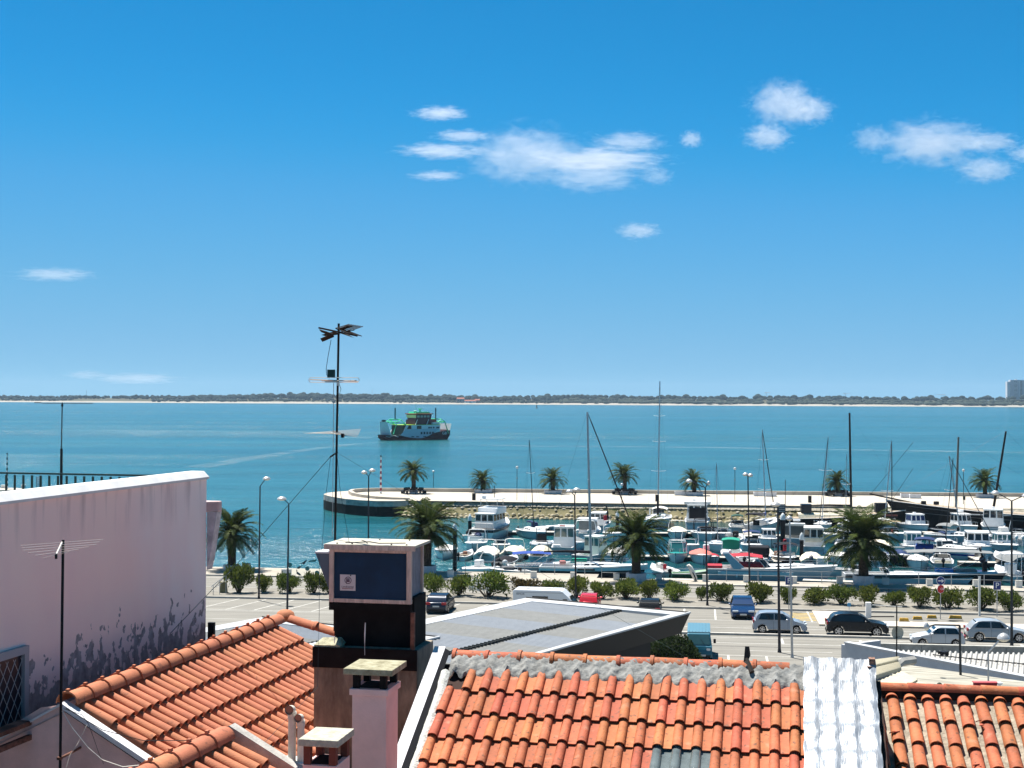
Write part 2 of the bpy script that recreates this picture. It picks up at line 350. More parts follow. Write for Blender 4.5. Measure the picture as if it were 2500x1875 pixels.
# ---------------- small front roof, bottom left, abutting the gable
AF = math.radians(14.5); PF = math.radians(28)
OF = pd(552, 1806, 15.3)
FR = thing('tiled_house', 'small orange tiled roof at the bottom edge with short ridge and grey coping', 'house', OF, -AF)
cF, sF = math.cos(PF), math.sin(PF)
mb = MB(); mb.quad((0,-3,-.05), (3*cF,-3,-3*sF-.05), (3*cF,0,-3*sF-.05), (0,0,-.05)); mb.quad((0,0,-.05), (-2*cF,0,-2*sF-.05), (-2*cF,-3,-2*sF-.05), (0,-3,-.05)); mb.build('roof_deck', batten, FR)
for c in range(9):
    for r in range(5):
        k = .10+(r+1)*.425; y = -.12-c*.206
        o = link('roof_tile', lm, FR)
        o.matrix_local = Matrix.Translation((k*cF, y+random.uniform(-.006,.006), -k*sF+random.uniform(0,.005))) @ Matrix.Rotation(PI/2+random.uniform(-.012,.012), 4, 'Z') @ Matrix.Rotation(PF, 4, 'X')
for i in range(5):
    link('ridge_tile', rl, FR, (0, -.03-i*.387, .05), (0, 0, -PI/2+random.uniform(-.015,.015)))
mb = MB(); strip(mb, (.02,.10,.14), (3*cF,.10,-3*sF+.16), .07, .30); strip(mb, (-1.6*cF,.10,-1.6*sF+.06), (.02,.10,.14), .07, .30)
mb.build('coping', mat('grey_coping', (.42,.40,.37), .9, var=.3, vscale=4, bump=.4), FR)
MB().prism([(-1.6,-3),(2.5,-3),(2.5,.05),(-1.6,.05)], -OF.z, -1.5).build('wall', pink, FR)
# ---------------- tall pink wall (neighbouring building) with railing on its roof terrace
OW = pd(0, 1207, 17.0); hW = OW.z
def peel(name, base):
    m = mat(name, base, .92); nt = m.node_tree; b = nt.nodes['Principled BSDF']; L = nt.links
    tc = nt.nodes.new('ShaderNodeTexCoord'); sx = nt.nodes.new('ShaderNodeSeparateXYZ'); L.new(tc.outputs['Object'], sx.inputs[0])
    def noise(s, d, st=None):
        n = nt.nodes.new('ShaderNodeTexNoise'); n.inputs['Scale'].default_value = s; n.inputs['Detail'].default_value = d
        if st: mp = nt.nodes.new('ShaderNodeMapping'); mp.inputs['Scale'].default_value = st; L.new(tc.outputs['Object'], mp.inputs[0]); L.new(mp.outputs[0], n.inputs['Vector'])
        else: L.new(tc.outputs['Object'], n.inputs['Vector'])
        return n.outputs['Fac']
    def ramp(f, p0, p1, c0, c1):
        r = nt.nodes.new('ShaderNodeValToRGB'); e = r.color_ramp.elements; e[0].position = p0; e[1].position = p1; e[0].color = (*c0, 1); e[1].color = (*c1, 1); L.new(f, r.inputs[0]); return r.outputs[0]
    def mathn(op, a, b_):
        n = nt.nodes.new('ShaderNodeMath'); n.operation = op
        for i, q in enumerate((a, b_)):
            if isinstance(q, (int, float)): n.inputs[i].default_value = q
            else: L.new(q, n.inputs[i])
        return n.outputs[0]
    def mix(f, a, c):
        n = nt.nodes.new('ShaderNodeMix'); n.data_type = 'RGBA'; L.new(f, n.inputs[0])
        for i, q in ((6, a), (7, c)):
            if isinstance(q, tuple): n.inputs[i].default_value = (*q, 1)
            else: L.new(q, n.inputs[i])
        return n.outputs[2]
    g = mathn('DIVIDE', sx.outputs['Y'], 6.5)                      # faded, greyer paint towards the far end
    c = ramp(mathn('ADD', g, mathn('MULTIPLY', mathn('SUBTRACT', noise(.5, 4), .5), .9)), .45, 1.0, base, (.84,.80,.79))
    c = mix(ramp(noise(2.2, 6, (1, 1, .35)), .35, .75, (.0,)*3, (.35,)*3), c, (.84,.58,.57))
    # rain streaks below the coping
    st = mathn('MULTIPLY', ramp(noise(5, 5, (1, 1, .12)), .5, .72, (0,)*3, (1,)*3), ramp(mathn('MULTIPLY', sx.outputs['Z'], -1), .05, .75, (.75,)*3, (0,)*3))
    c = mix(st, c, (.30,.24,.25))
    # peeled plaster in a ragged band along the foot of the wall (rises with the roof beside it)
    h = mathn('ADD', sx.outputs['Z'], 2.20)
    band = mathn('ADD', mathn('MULTIPLY', h, 1.7), mathn('MULTIPLY', mathn('SUBTRACT', noise(1.3, 3), .5), 2.2))
    pm = ramp(mathn('SUBTRACT', noise(6.5, 6, (1, 1.0, .85)), mathn('MULTIPLY', band, .24)), .515, .535, (0,)*3, (1,)*3)
    c = mix(ramp(mathn('ADD', h, mathn('MULTIPLY', noise(1.8, 4), .8)), .1, .75, (.5,)*3, (0,)*3), c, (.52,.42,.44))
    c = mix(pm, c, ramp(noise(9, 4), .3, .7, (.20,.18,.18), (.40,.36,.36)))
    L.new(c, b.inputs['Base Color'])
    bp = nt.nodes.new('ShaderNodeBump'); bp.inputs['Strength'].default_value = .35; bp.inputs['Distance'].default_value = .02
    L.new(mathn('SUBTRACT', mathn('MULTIPLY', noise(45, 4), .25), pm), bp.inputs['Height']); L.new(bp.outputs[0], b.inputs['Normal'])
    return m
PW = thing('pink_building', 'tall faded pink rendered wall with peeling plaster and white sloping coping', 'building', OW, -AL)
WL = 5.55
MB().prism([(-.24,-4.2),(0,-4.2),(0,WL),(-.24,WL)], -hW, -.12).build('wall', peel('pink_peeling_render', (.92,.70,.63)), PW)
mb = MB(); mb.rings([[(-.26,y,-.119),(-.26,y,.0),(-.05,y,.0),(.035,y,-.085),(.035,y,-.119)] for y in (WL+.02,-4.2)]); mb.build('coping', mat('white_coping', (.66,.655,.65), .8, var=.12), PW)
MB().prism([(-.30,WL),(.0,WL),(.16,WL+.10),(.16,WL+.22),(-.30,WL+.22)], -.62, -.46).build('cornice', mat('pink_cornice', (.60,.44,.42), .9, var=.2), PW, bevel=.02)
mb = MB(); mb.add([(.15,WL+.05,-.62),(.0,WL+.02,-.62),(.0,WL+.02,-1.5),(.04,WL+.03,-1.35),(.15,WL+.22,-.62),(.0,WL+.22,-.62),(.0,WL+.22,-1.5),(.04,WL+.22,-1.35)], [(0,1,2,3),(0,3,7,4),(4,7,6,5),(3,2,6,7)]); mb.build('corbel', mat('grey_corbel', (.55,.52,.53), .9, var=.3, vscale=8), PW)
MB().box((.05,WL+.10,-3.6), (.10,.06,2.6)).build('downpipe', black, PW)
MB().prism([(-6,-4.2),(-.24,-4.2),(-.24,WL+.2),(-6,WL+.2)], -hW, -1.25).build('terrace', cream, PW)
# window with lattice grille
wz0, wz1, wy0, wy1 = -2.78, -1.86, -2.0, .50
mb = MB(); mb.box((.006,(wy0+wy1)/2,(wz0+wz1)/2), (.012,wy1-wy0,wz1-wz0)); wd = mb.build('window', mat('dark_window', (.02,.02,.03), .3), PW)
mb = MB()
for (a, b_) in (((wy0,wz1),(wy1,wz1)), ((wy1,wz0),(wy1,wz1)), ((wy0,wz0),(wy1,wz0))):
    mb.box((.03,(a[0]+b_[0])/2,(a[1]+b_[1])/2), (.06,abs(b_[0]-a[0])+.09,abs(b_[1]-a[1])+.09) if a[1]==b_[1] else (.058,.088,abs(b_[1]-a[1])))
mb.build('window_frame', mat('window_frame_grey', (.34,.34,.36), .6), wd)
mb = MB(); s_ = .155
y = wy0-2
while y < wy1+2:
    for sg in (1, -1):
        pts = []
        for q in range(0, 40):
            yy, zz = y+sg*q*.04, wz0+q*.06
            if wy0+.05 < yy < wy1-.05 and wz0+.05 < zz < wz1-.05: pts.append((.04+.004*sg, yy, zz))
        if len(pts) > 1: mb.tube([pts[0], pts[-1]], .0045, 4)
    y += s_
mb.build('grille', mat('white_grille', (.42,.42,.42), .5), wd)
# terrace railing
RG = thing('terrace_railing', 'dark green metal railing with flat uprights behind the pink wall', 'railing', pd(0, 1152.5, 22.0), -AL)
railm = mat('railing_green_black', (.012,.028,.028), .45)
MB().box((.75,0,-.012), (3.7,.05,.024)).build('handrail', railm, RG)
MB().box((.75,0,-1.0), (3.7,.04,.03)).build('bottom_rail', railm, RG)
bar = MB().box((0,0,-.52), (.033,.012,.96)).mesh('baluster', railm)
for i in range(-7, 18): link('baluster', bar, RG, (.105+i*.1415, 0, 0))
# ---------------- chimney cluster
AC = A2
CH = thing('chimney', 'broad black chimney stack with stained concrete base and mossy ledge', 'chimney', pd(815, 1475, 19.05), -AC)
soot_shade = mat('soot_and_shadow_black', (.012,.011,.011), .9, var=.4, vscale=5)  # soot black that also holds the box's shadow in its colour
dk = mat('stained_concrete', (.26,.22,.17), .95, var=.55, vscale=3, bump=.5, stretch=(1,1,.35))
MB().box((.53,.33,-.40), (1.06,.62,1.02)).build('shaft', soot_shade, CH, bevel=.01)
MB().box((.47,.26,-2.52), (1.36,.86,3.98)).build('base', dk, CH, bevel=.015)
mb = MB(); mb.box((-.03,.06,-.515), (.34,.5,.04)); mb.add([(-.2,-.2,-.495),(.16,-.2,-.495),(.10,.0,-.42),(-.14,.0,-.43),(-.2,.3,-.495),(.16,.3,-.495)], [(0,1,2,3),(3,2,5,4),(1,5,2),(0,3,4)]); mb.build('ledge', mat('mossy_ledge', (.40,.38,.26), .95, var=.5, vscale=9, bump=.7), CH)
MB().box((.47,-.19,-.65), (1.37,.03,.26)).build('shadow_band', soot_shade, CH)  # shadow of the box painted as a strip across the base top
MB().box((1.09,-.155,-.40), (.05,.05,.70)).build('rusty_post', rust, CH)
mb = MB(); mb.tube([(.48,-.215,-.60),(.478,-.215,-.45)], .003, 5); mb.tube([(.478,-.215,-.45),(.48,-.215,-.33),(.485,-.215,-.19)], [.004,.009,.006], 6); mb.tube([(.07,-.18,-.47),(.07,-.18,-.38)], .006, 5); mb.build('aerial_stub', mat('white_plastic', (.75,.75,.72), .5), CH)
BX = thing('vent_box', 'blue panelled wooden-framed box with pale roof plate, on black chimney', 'box', pd(803, 1470, 19.0), -AC)
wood = mat('pine_frame', (.66,.50,.41), .75, var=.3, vscale=4, bump=.2, stretch=(6,6,1))
blue = mat('blue_panel', (.004,.030,.072), .6, var=.25, vscale=2.5)
lil = mat('weathered_panel', (.24,.235,.27), .8, var=.35, vscale=5, stretch=(4,4,1))
bw, bd, bh = 1.085, .66, .70
pn = MB().box((bw/2,.035,bh/2), (bw-.12,.02,bh-.05)).build('front_panel', blue, BX)
MB().box((bw-.04,bd/2,bh/2), (.02,bd-.1,bh-.05)).build('side_panel', lil, BX)
MB().box((.04,bd/2,bh/2), (.02,bd-.1,bh-.05)).build('side_panel', blue, BX)
MB().box((bw/2,bd-.03,bh/2), (bw-.12,.02,bh-.05)).build('back_panel', blue, BX)
for (x, y) in ((.03,.03),(bw-.03,.03),(.03,bd-.03),(bw-.03,bd-.03)): MB().box((x,y,bh/2+.0), (.062,.062,bh-.002)).build('post', wood, BX, bevel=.004)
MB().box((bw/2,.028,.026), (bw-.13,.05,.05)).build('rail', wood, BX, bevel=.004)
MB().box((bw/2,.028,bh-.03), (bw-.13,.05,.05)).build('rail', wood, BX, bevel=.004)
MB().box((bw-.026,bd/2,.026), (.05,bd-.13,.05)).build('rail', wood, BX, bevel=.004)
MB().box((bw/2,bd/2,-.05), (bw+.0,bd,.098)).build('tray', soot_shade, BX)
rp = MB().box((bw/2,bd/2+.04,bh+.032), (bw+.12,bd+.15,.035)).build('roof_plate', mat('pale_plate', (.48,.45,.37), .8, var=.12, vscale=3), BX, bevel=.004)
MB().box((bw/2,-.028,bh+.010), (bw+.121,.02,.062)).build('fascia', wood, rp)
bo = MB()
for (x, y) in ((.10,.02),(.30,.02),(.82,.02),(1.02,.02),(.5,.6),(.9,.62)): bo.lathe([(.012,0),(.012,.012)], 8, (x,y,bh+.05))
bo.build('bolts', black, rp)
# antenna's cast shadow lines on the plate, drawn as thin black tubes
shadow_lines = MB(); shadow_lines.tube([(.18,.12,bh+.055),(.45,.30,bh+.056),(.62,.14,bh+.056),(.95,.24,bh+.056)], .006, 5); shadow_lines.tube([(.48,.10,bh+.057),(.40,.30,bh+.057),(.28,.5,bh+.057)], .005, 5); shadow_lines.build('cable_or_shadow_line', black, rp)
hd = MB(); hd.add([(-.19,.02,.62),(-.002,.02,.62),(-.002,.5,.62),(-.19,.5,.62),(-.10,.05,.36),(-.002,.05,.12),(-.002,.45,.12),(-.10,.45,.36)], [(0,1,2,3),(0,4,5,1),(0,3,7,4),(4,7,6,5),(2,6,7,3)])
hd.build('hood', mat('hood_blue_grey', (.10,.14,.18), .6), BX); MB().box((-.098,.26,.632), (.20,.5,.02)).build('hood_lid', white, BX)
sg = MB().box((.245,.0185,.255), (.205,.008,.205)).build('notice', mat('notice_white', (.66,.60,.58), .6, var=.08), BX)
ink = mat('notice_ink', (.07,.015,.05), .6); inkr = mat('notice_red', (.30,.05,.04), .6)
mb = MB(); N = 28
for i in range(N):
    a0, a1 = 2*PI*i/N, 2*PI*(i+1)/N
    mb.quad(*[(.25+r*math.cos(a), .0125, .285+r*math.sin(a)) for r, a in ((.038,a0),(.046,a0),(.046,a1),(.038,a1))])
mb.build('logo_ring', ink, sg)
mb = MB(); mb.box((.230,.0118,.275), (.006,.002,.075)); mb.box((.252,.0118,.301), (.040,.002,.014)); mb.box((.252,.0118,.276), (.040,.002,.022)); mb.build('logo_flag', ink, sg)
text('Landisental', .036, ink, sg, (.245,.0125,.202), (PI/2,0,0), ext=.0006)
MB().box((.245,.0130,.178), (.15,.002,.006)).build('red_line', inkr, sg)
MB().box((.285,.010,.348), (.012,.006,.016)).build('nail', black, sg)
def capped_chimney(name, label, o, w, d, capw, capd, capt, gap, ring, body, pm, capm, legm, A, ringo=.03):
    t = thing(name, label, 'chimney', o, -A)        # origin: front left top corner of slab
    MB().box((capw/2,capd/2,-capt/2), (capw,capd,capt)).build('cap_slab', capm, t, bevel=.006)
    x0, y0 = (capw-w)/2, (capd-d)/2
    for (x, y) in ((x0+.04,y0+.04),(x0+w-.04,y0+.04),(x0+.04,y0+d-.04),(x0+w-.04,y0+d-.04)): MB().box((x,y,-capt-gap/2), (.07,.07,gap)).build('pier', legm, t)
    z = -capt-gap
    if ring: MB().box((capw/2,capd/2,z-ring/2), (w+2*ringo,d+2*ringo,ring)).build('collar', pm, t, bevel=.006)
    MB().box((capw/2,capd/2,z-ring-body/2), (w,d,body)).build('shaft', pm, t, bevel=.006)
    MB().box((capw/2,capd/2,z-.02), (w-.1,d-.1,.05)).build('flue', soot_shade, t)
    return t
mossy = mat('lichen_slab', (.42,.40,.28), .95, var=.4, vscale=8, bump=.6, col2=(.20,.18,.11))
pinkch = mat('pink_chimney_render', (.78,.52,.48), .9, var=.12, vscale=2, bump=.15)
capped_chimney('chimney', 'pink rendered chimney with lichen-covered slab cap on dark gap', pd(838, 1632, 15.9), .38, .48, .545, .60, .065, .155, .07, 5, pinkch, mossy, soot_shade, AC, .025)
capped_chimney('chimney', 'low pink chimney with pale slab cap on four brick piers', pd(728, 1804, 14.5), .34, .46, .405, .55, .07, .19, 0, 4, pinkch, mat('pale_slab', (.46,.44,.35), .95, var=.3, vscale=10, bump=.5), mat('brick_pier', (.16,.05,.035), .9, var=.3), AC)
FP = thing('flue_pipes', 'pair of short white flue pipes with elbows beside the left tiled roof', 'pipe', pd(705, 1858, 15.4), -AC)
pvc = mat('white_pvc', (.62,.58,.50), .5, var=.2, vscale=6)
for (x, h, r) in ((.035,.50,.042),(.13,.42,.038)):
    mb = MB(); mb.tube([(x,0,0),(x,0,h-.02)], r, 12, False); mb.tube([(x,0,h-.05),(x,0,h),(x,-.03,h+.04),(x,-.10,h+.05)], [r*1.15]*4, 12, False)
    p_ = mb.build('pipe', pvc, FP, 40); MB().lathe([(r,0),(r*.2,.001)], 12).build('opening', mat('pipe_inside', (.35,.16,.10), .8), p_, loc=(x,-.09,h+.05), rz=(PI/2,0,0))
MB().box((.06,.05,-.02), (.36,.3,.05)).build('base', mat('white_flash', (.7,.7,.68), .6, var=.4, vscale=9), FP)
# ---------------- main aerial mast
MT = thing('aerial_mast', 'tall dark aerial mast with three television antennas behind the blue box', 'antenna', pd(818, 1318, 19.55), -AC)
mastm = mat('mast_rust_black', (.022,.016,.014), .7, var=.4); alu = mat('antenna_aluminium', (.55,.52,.47), .4, .5)
ms = 19.55/F
H = (1318-790)*ms
MB().tube([(0,0,-1.2),(0,0,0),(.035,0,H)], .0155, 8).build('mast', mastm, MT)
zz = lambda y: (1318-y)*ms; xx = lambda x: (x-821)*ms
u = MB()                                       # UHF grid: two swept panels of slats on a boom
for k in range(7):
    a = k*.026
    u.box((xx(846)-a*.2, -.12+a*2.0, zz(806)+.0+a*.55), (.30,.024,.008), 0, M=None)
u1 = MB()
for s in (-1, 1):
    for k in range(7):
        c0 = Vector((s*(.02+.014*k), -.16+.055*k, .035*s-.004*k)); e = c0+Vector((s*.185, .02, .055+.002*k)); 
        u1.tube([c0, e], .006, 4); e2 = c0+Vector((s*.17, .02, -.065)); u1.tube([c0, e2], .006, 4)
u1.tube([(-.19,-.22,.04),(.21,.2,-.05)], .012, 5); u1.tube([(-.21,.1,-.02),(.21,.06,.02)], .005, 4)
for s, p in ((-1,((-.21,-.05,.045),(.0,-.05,.0),(.02,.12,-.02),(-.10,.02,.03))), (1,((.02,-.12,.02),(.15,-.05,.085),(.20,.02,.075),(.05,.04,.01))), (-1,((-.21,-.05,-.045),(-.04,-.05,-.0),(.02,.08,-.03),(-.16,.03,-.065))), (1,((.02,0,-.02),(.10,-.05,-.03),(.225,.02,-.085),(.12,.04,-.03)))):
    u1.quad(*p)
u1.build('uhf_antenna', mastm, MT, loc=(.03,-.03,zz(810)))
v = MB(); hw, hh = .315, .031
loop = [(-hw+.03*math.cos(a)-.0, 0, hh*math.sin(a)) for a in [PI/2+PI*i/8 for i in range(9)]]+[(hw+.03*math.cos(a), 0, hh*math.sin(a)) for a in [-PI/2+PI*i/8 for i in range(9)]]
v.tube(loop+[loop[0]], .0045, 5); v.tube([(-.30,-.1,.005),(.31,.1,-.02)], .008, 5); v.tube([(-.2,.1,-.01),(.34,-.1,-.01)], .008, 5); v.box((-.04,0,-.025), (.16,.03,.02)); v.box((.075,-.05,-.05), (.03,.03,.05))
v.build('vhf_dipole', alu, MT, loc=(-.015,-.04,zz(928)))
MB().box((-.055,-.03,zz(912)), (.095,.05,.10)).build('amplifier_box', mat('amp_box', (.015,.05,.05), .5), MT)
y_ = MB(); y_.tube([(-.06,.12,.02),(.18,-.16,-.03)], .014, 5)
for k in range(8):
    t = k/7; c0 = Vector((-.05+.22*t, .11-.26*t, .018-.046*t)); l = .40-.03*k
    y_.tube([c0+V(-l,-.03,-.03+.008*k), c0+V(l*.9,.05,.03-.007*k)], .0022, 4)
y_.build('yagi_antenna', mat('yagi_dull', (.20,.19,.17), .5, .3), MT, loc=(0,-.03,zz(1057))); MB().box((.155,-.19,zz(1057)-.03), (.035,.035,.055)).build('end_clamp', black, MT)
MB().tube([(-.06,-.05,zz(1116)),(.0,-.02,zz(1108)),(.03,0,zz(1103))], .012, 6).build('guy_bracket', black, MT)
gm = mat('guy_rope', (.02,.05,.06), .7)
def wire(name, pts, r, m, par=None): return MB().tube(pts, r, 4).build(name, m, par)
inv = Matrix.Rotation(AC, 4, 'Z') @ Matrix.Translation(-Vector(MT.location))
def mloc(p): return Matrix.Rotation(AC, 4, 'Z') @ (Vector(p)-Vector(MT.location))
wire('guy_wire', [(-.06,-.05,zz(1116)), mloc(pd(583,1372,20.5)), mloc(pd(416,1546,20.55))], .0045, gm, MT)
wire('guy_wire', [(.03,0,zz(1106)), mloc(pd(975,1196,19.2)), mloc(pd(1690,1614,17.75))], .0018, gm, MT)
wire('guy_wire', [(-.055,-.04,zz(1116)),(-.06,-.2,zz(1200)),(-.02,-.5,zz(1335))], .003, gm, MT)
wire('guy_wire', [(.02,0,zz(1106)),(.10,-.1,zz(1200)),(.27,-.25,zz(1318))], .003, gm, MT)
wire('cable_or_shadow_line', [(-.06,-.03,zz(830)),(-.10,-.03,zz(870)),(-.125,-.03,zz(900)),(-.12,-.03,zz(915)),(-.08,-.03,zz(924))], .004, gm, MT)
wire('cable_or_shadow_line', [(-.025,-.02,zz(935)),(-.025,-.02,zz(1050)),(-.03,-.02,zz(1310))], .004, mat('grey_cable', (.35,.36,.36), .6), MT)
wire('cable_or_shadow_line', [(.05,-.03,zz(935)),(.08,-.03,zz(950)),(.06,-.03,zz(962)),(.02,-.02,zz(958))], .004, gm, MT)
wire('cable_or_shadow_line', [(.03,-.75,zz(1340)),(.05,-.8,zz(1480)),(.10,-1.0,zz(1640)),(.14,-3.2,zz(1690)),(.25,-3.6,zz(2000))], .003, gm, MT)
# ---------------- left yagi on a pole
AP = thing('aerial_pole', 'thin black pole with yagi television antenna before the pink wall', 'antenna', pd(149, 1700, 16.1), -AL)
ps = 16.1/F; pz = lambda y: (1700-y)*ps
MB().tube([(-.01,0,-1.6),(.012,0,pz(1319))], .0155, 8).build('pole', black, AP)
mb = MB(); mb.tube([(.01,-.02,pz(1325)),(.165,-.40,pz(1344))], .011, 6); mb.build('boom', alu, AP)
mb = MB()
for k in range(6):
    t = k/5; c0 = Vector((.01+.155*t, -.02-.38*t, pz(1326)-.08*t)); l = (.44,.41,.38,.30,.20,.10)[k]
    mb.tube([c0+V(-l,-.10,-.03), c0+V(l,.10,.03+.01*(3-k)*.4)], .0022, 4)
mb.build('elements', mat('element_grey', (.22,.20,.20), .5, .4), AP)
MB().box((.168,-.41,pz(1349)), (.02,.02,.05)).build('end_cap', black, AP)
mb = MB(); mb.tube([(0,0,pz(1850)),(.0,.2,pz(1849)),(-.02,.46,pz(1848))], .014, 6); mb.box((-.005,-.01,pz(1850)), (.045,.05,.03)); mb.build('wall_bracket', rust, AP)
wc = mat('white_cable', (.7,.66,.58), .6)
def aloc(p): return Matrix.Rotation(AL, 4, 'Z') @ (Vector(p)-Vector(AP.location))
wire('cable_or_shadow_line', [aloc(pd(x,y,15.9)) for x, y in ((152,1736),(175,1775),(215,1825),(250,1855),(300,1872),(360,1866))], .005, wc, AP)
wire('cable_or_shadow_line', [aloc(pd(x,y,16.0)) for x, y in ((212,1770),(190,1815),(170,1845),(163,1870),(158,1885))], .004, wc, AP)
wire('cable_or_shadow_line', [aloc(pd(x,y,15.95)) for x, y in ((155,1730),(200,1745),(215,1765),(228,1800),(240,1835),(253,1865))], .003, black, AP)
wire('cable_or_shadow_line', [aloc(pd(x,y,15.6)) for x, y in ((160,1728),(250,1782),(350,1808),(460,1808),(510,1800),(560,1830),(600,1880))], .004, black, AP)
# ================================================================ SETTING: water, land, pier, far shore
HA = math.radians(7.2); HU, HV = frame(HA)
def HP(s, t, z=0): p = HU*s+HV*t; return Vector((p.x, p.y, z))
def st(p): return (p.x*HU.x+p.y*HU.y, p.x*HV.x+p.y*HV.y)
WZ = -2.55
def hquad(mb, s0, s1, t0, t1, z): mb.quad(HP(s0,t0,z), HP(s1,t0,z), HP(s1,t1,z), HP(s0,t1,z)); return mb
def hbox(mb, s0, s1, t0, t1, z0, z1): mb.prism([HP(s0,t0), HP(s1,t0), HP(s1,t1), HP(s0,t1)], z0, z1); return mb
# ---- water
wm = mat('sea_water', (.010,.135,.185), .18, spec=.5); nt = wm.node_tree; b = nt.nodes['Principled BSDF']; b.inputs['IOR'].default_value = 1.33
tc = nt.nodes.new('ShaderNodeTexCoord')
def wnoise(sx, sy, det=4):
    mp = nt.nodes.new('ShaderNodeMapping'); mp.inputs['Scale'].default_value = (sx, sy, 1); nt.links.new(tc.outputs['Object'], mp.inputs[0])
    n = nt.nodes.new('ShaderNodeTexNoise'); n.inputs['Scale'].default_value = 1; n.inputs['Detail'].default_value = det; n.inputs['Roughness'].default_value = .6; nt.links.new(mp.outputs[0], n.inputs['Vector']); return n.outputs['Fac']
def wmath(op, a, c):
    n = nt.nodes.new('ShaderNodeMath'); n.operation = op
    for i, q in enumerate((a, c)):
        if isinstance(q, (int, float)): n.inputs[i].default_value = q
        else: nt.links.new(q, n.inputs[i])
    return n.outputs[0]
bands = nt.nodes.new('ShaderNodeMapRange'); nt.links.new(wnoise(.0016, .011, 5), bands.inputs[0]); bands.inputs[1].default_value = .38; bands.inputs[2].default_value = .62; bands.inputs[3].default_value = .35; bands.inputs[4].default_value = 1.0
hgt = wmath('ADD', wmath('MULTIPLY', wnoise(.12, .28, 5), 1.0), wmath('MULTIPLY', wnoise(.9, 1.7, 4), .22))
bp = nt.nodes.new('ShaderNodeBump'); bp.inputs['Distance'].default_value = 1.8; nt.links.new(hgt, bp.inputs['Height']); nt.links.new(bands.outputs[0], bp.inputs['Strength']); nt.links.new(bp.outputs[0], b.inputs['Normal'])
cr = nt.nodes.new('ShaderNodeValToRGB'); cr.color_ramp.elements[0].position = .40; cr.color_ramp.elements[1].position = .60
cr.color_ramp.elements[0].color = (.005,.066,.078,1); cr.color_ramp.elements[1].color = (.015,.110,.126,1); nt.links.new(wmath('ADD', wmath('MULTIPLY', wnoise(.004,.03,6), .45), wmath('MULTIPLY', wnoise(.05,.22,6), .55)), cr.inputs[0]); nt.links.new(cr.outputs[0], b.inputs['Base Color'])  # light and dark of the ripples put into the colour as stretched noise
# sheltered, murkier, calmer basin water, darkened further for shadow and reflections between boats
mpb = nt.nodes.new('ShaderNodeMapping'); mpb.vector_type = 'POINT'; mpb.inputs['Rotation'].default_value = (0,0,HA); nt.links.new(tc.outputs['Object'], mpb.inputs[0]); sxy = nt.nodes.new('ShaderNodeSeparateXYZ'); nt.links.new(mpb.outputs[0], sxy.inputs[0])
def sstep(v, a, c_): r = nt.nodes.new('ShaderNodeMapRange'); r.interpolation_type = 'SMOOTHSTEP'; nt.links.new(v, r.inputs[0]); r.inputs[1].default_value = a; r.inputs[2].default_value = c_; return r.outputs[0]
msk = wmath('MULTIPLY', sstep(wmath('ADD', sxy.outputs['X'], wmath('MULTIPLY', wnoise(.03,.03,4), 14)), -22, 12), sstep(sxy.outputs['Y'], 252, 240))
mxw = nt.nodes.new('ShaderNodeMix'); mxw.data_type = 'RGBA'; nt.links.new(msk, mxw.inputs[0]); nt.links.new(cr.outputs[0], mxw.inputs[6]); mxw.inputs[7].default_value = (.003,.040,.046,1); nt.links.new(mxw.outputs[2], b.inputs['Base Color'])
nt.links.new(wmath('MULTIPLY', bands.outputs[0], wmath('SUBTRACT', 1.0, wmath('MULTIPLY', msk, .86))), bp.inputs['Strength'])
mb = MB(); mb.quad((-5200,-300,WZ), (5200,-300,WZ), (5200,5800,WZ), (-5200,5800,WZ)); tag(mb.build('water', wm), kind='structure')
# ---- land: car park asphalt, quay, raised pavements
asph = mat('sunbleached_asphalt', (.215,.205,.18), .92, var=.20, vscale=.5, stretch=(.35,2.2,1), bump=.3, bscale=30)
asph2 = mat('walkway_asphalt', (.215,.20,.17), .92, var=.15, vscale=.5, bump=.3, bscale=30)
pave = mat('promenade_paving', (.36,.325,.27), .9, var=.15, vscale=.7, bump=.3, bscale=20)
kerbm = mat('kerb_concrete', (.44,.42,.38), .9, var=.2, vscale=2)
paint = mat('road_paint', (.52,.51,.47), .8, var=.25, vscale=1.5); ypaint = mat('yellow_paint', (.62,.42,.06), .8, var=.3, vscale=3)
quaym = mat('quay_wall', (.20,.18,.14), .95, var=.4, vscale=.5, bump=.6, bscale=3)
SB = -9.5                                             # where the quay edge steps out
poly = [HP(-190,-60), HP(190,-60), HP(190,139.6), HP(SB,139.6), HP(SB,142.6), HP(-190,142.6)]
mb = MB(); mb.quad(*poly); tag(mb.build('ground', asph), kind='structure')
mb = MB()
for a, c in ((HP(190,139.6),HP(SB,139.6)), (HP(SB,139.6),HP(SB,142.6)), (HP(SB,142.6),HP(-190,142.6))): mb.quad(V(a.x,a.y,.119), V(a.x,a.y,-4), V(c.x,c.y,-4), V(c.x,c.y,.119))
tag(mb.build('quay_wall', quaym), kind='structure')
mb = MB(); mb.prism([HP(-190,136.5), HP(190,136.5), HP(190,139.6), HP(SB,139.6), HP(SB,142.6), HP(-190,142.6)], .004, .12); tag(mb.build('promenade', pave), kind='structure')
mb = MB(); hbox(mb, -190, 190, 136.3, 136.498, .004, .13); hbox(mb, -190,190,124.6,124.798,.004,.14); hbox(mb,-190,60,121.4,121.598,.004,.15); hbox(mb,-14,190,108.3,108.62,.004,.15); tag(mb.build('kerb', kerbm), kind='structure')
mb = MB(); hbox(mb, -190, 190, 124.8, 127.5, .004, .13); tag(mb.build('planting_strip', asph2), kind='structure')
mb = MB(); hbox(mb, -190, 60, 121.6, 124.598, .004, .12); tag(mb.build('walkway', asph2), kind='structure')
mb = MB(); Z = .008
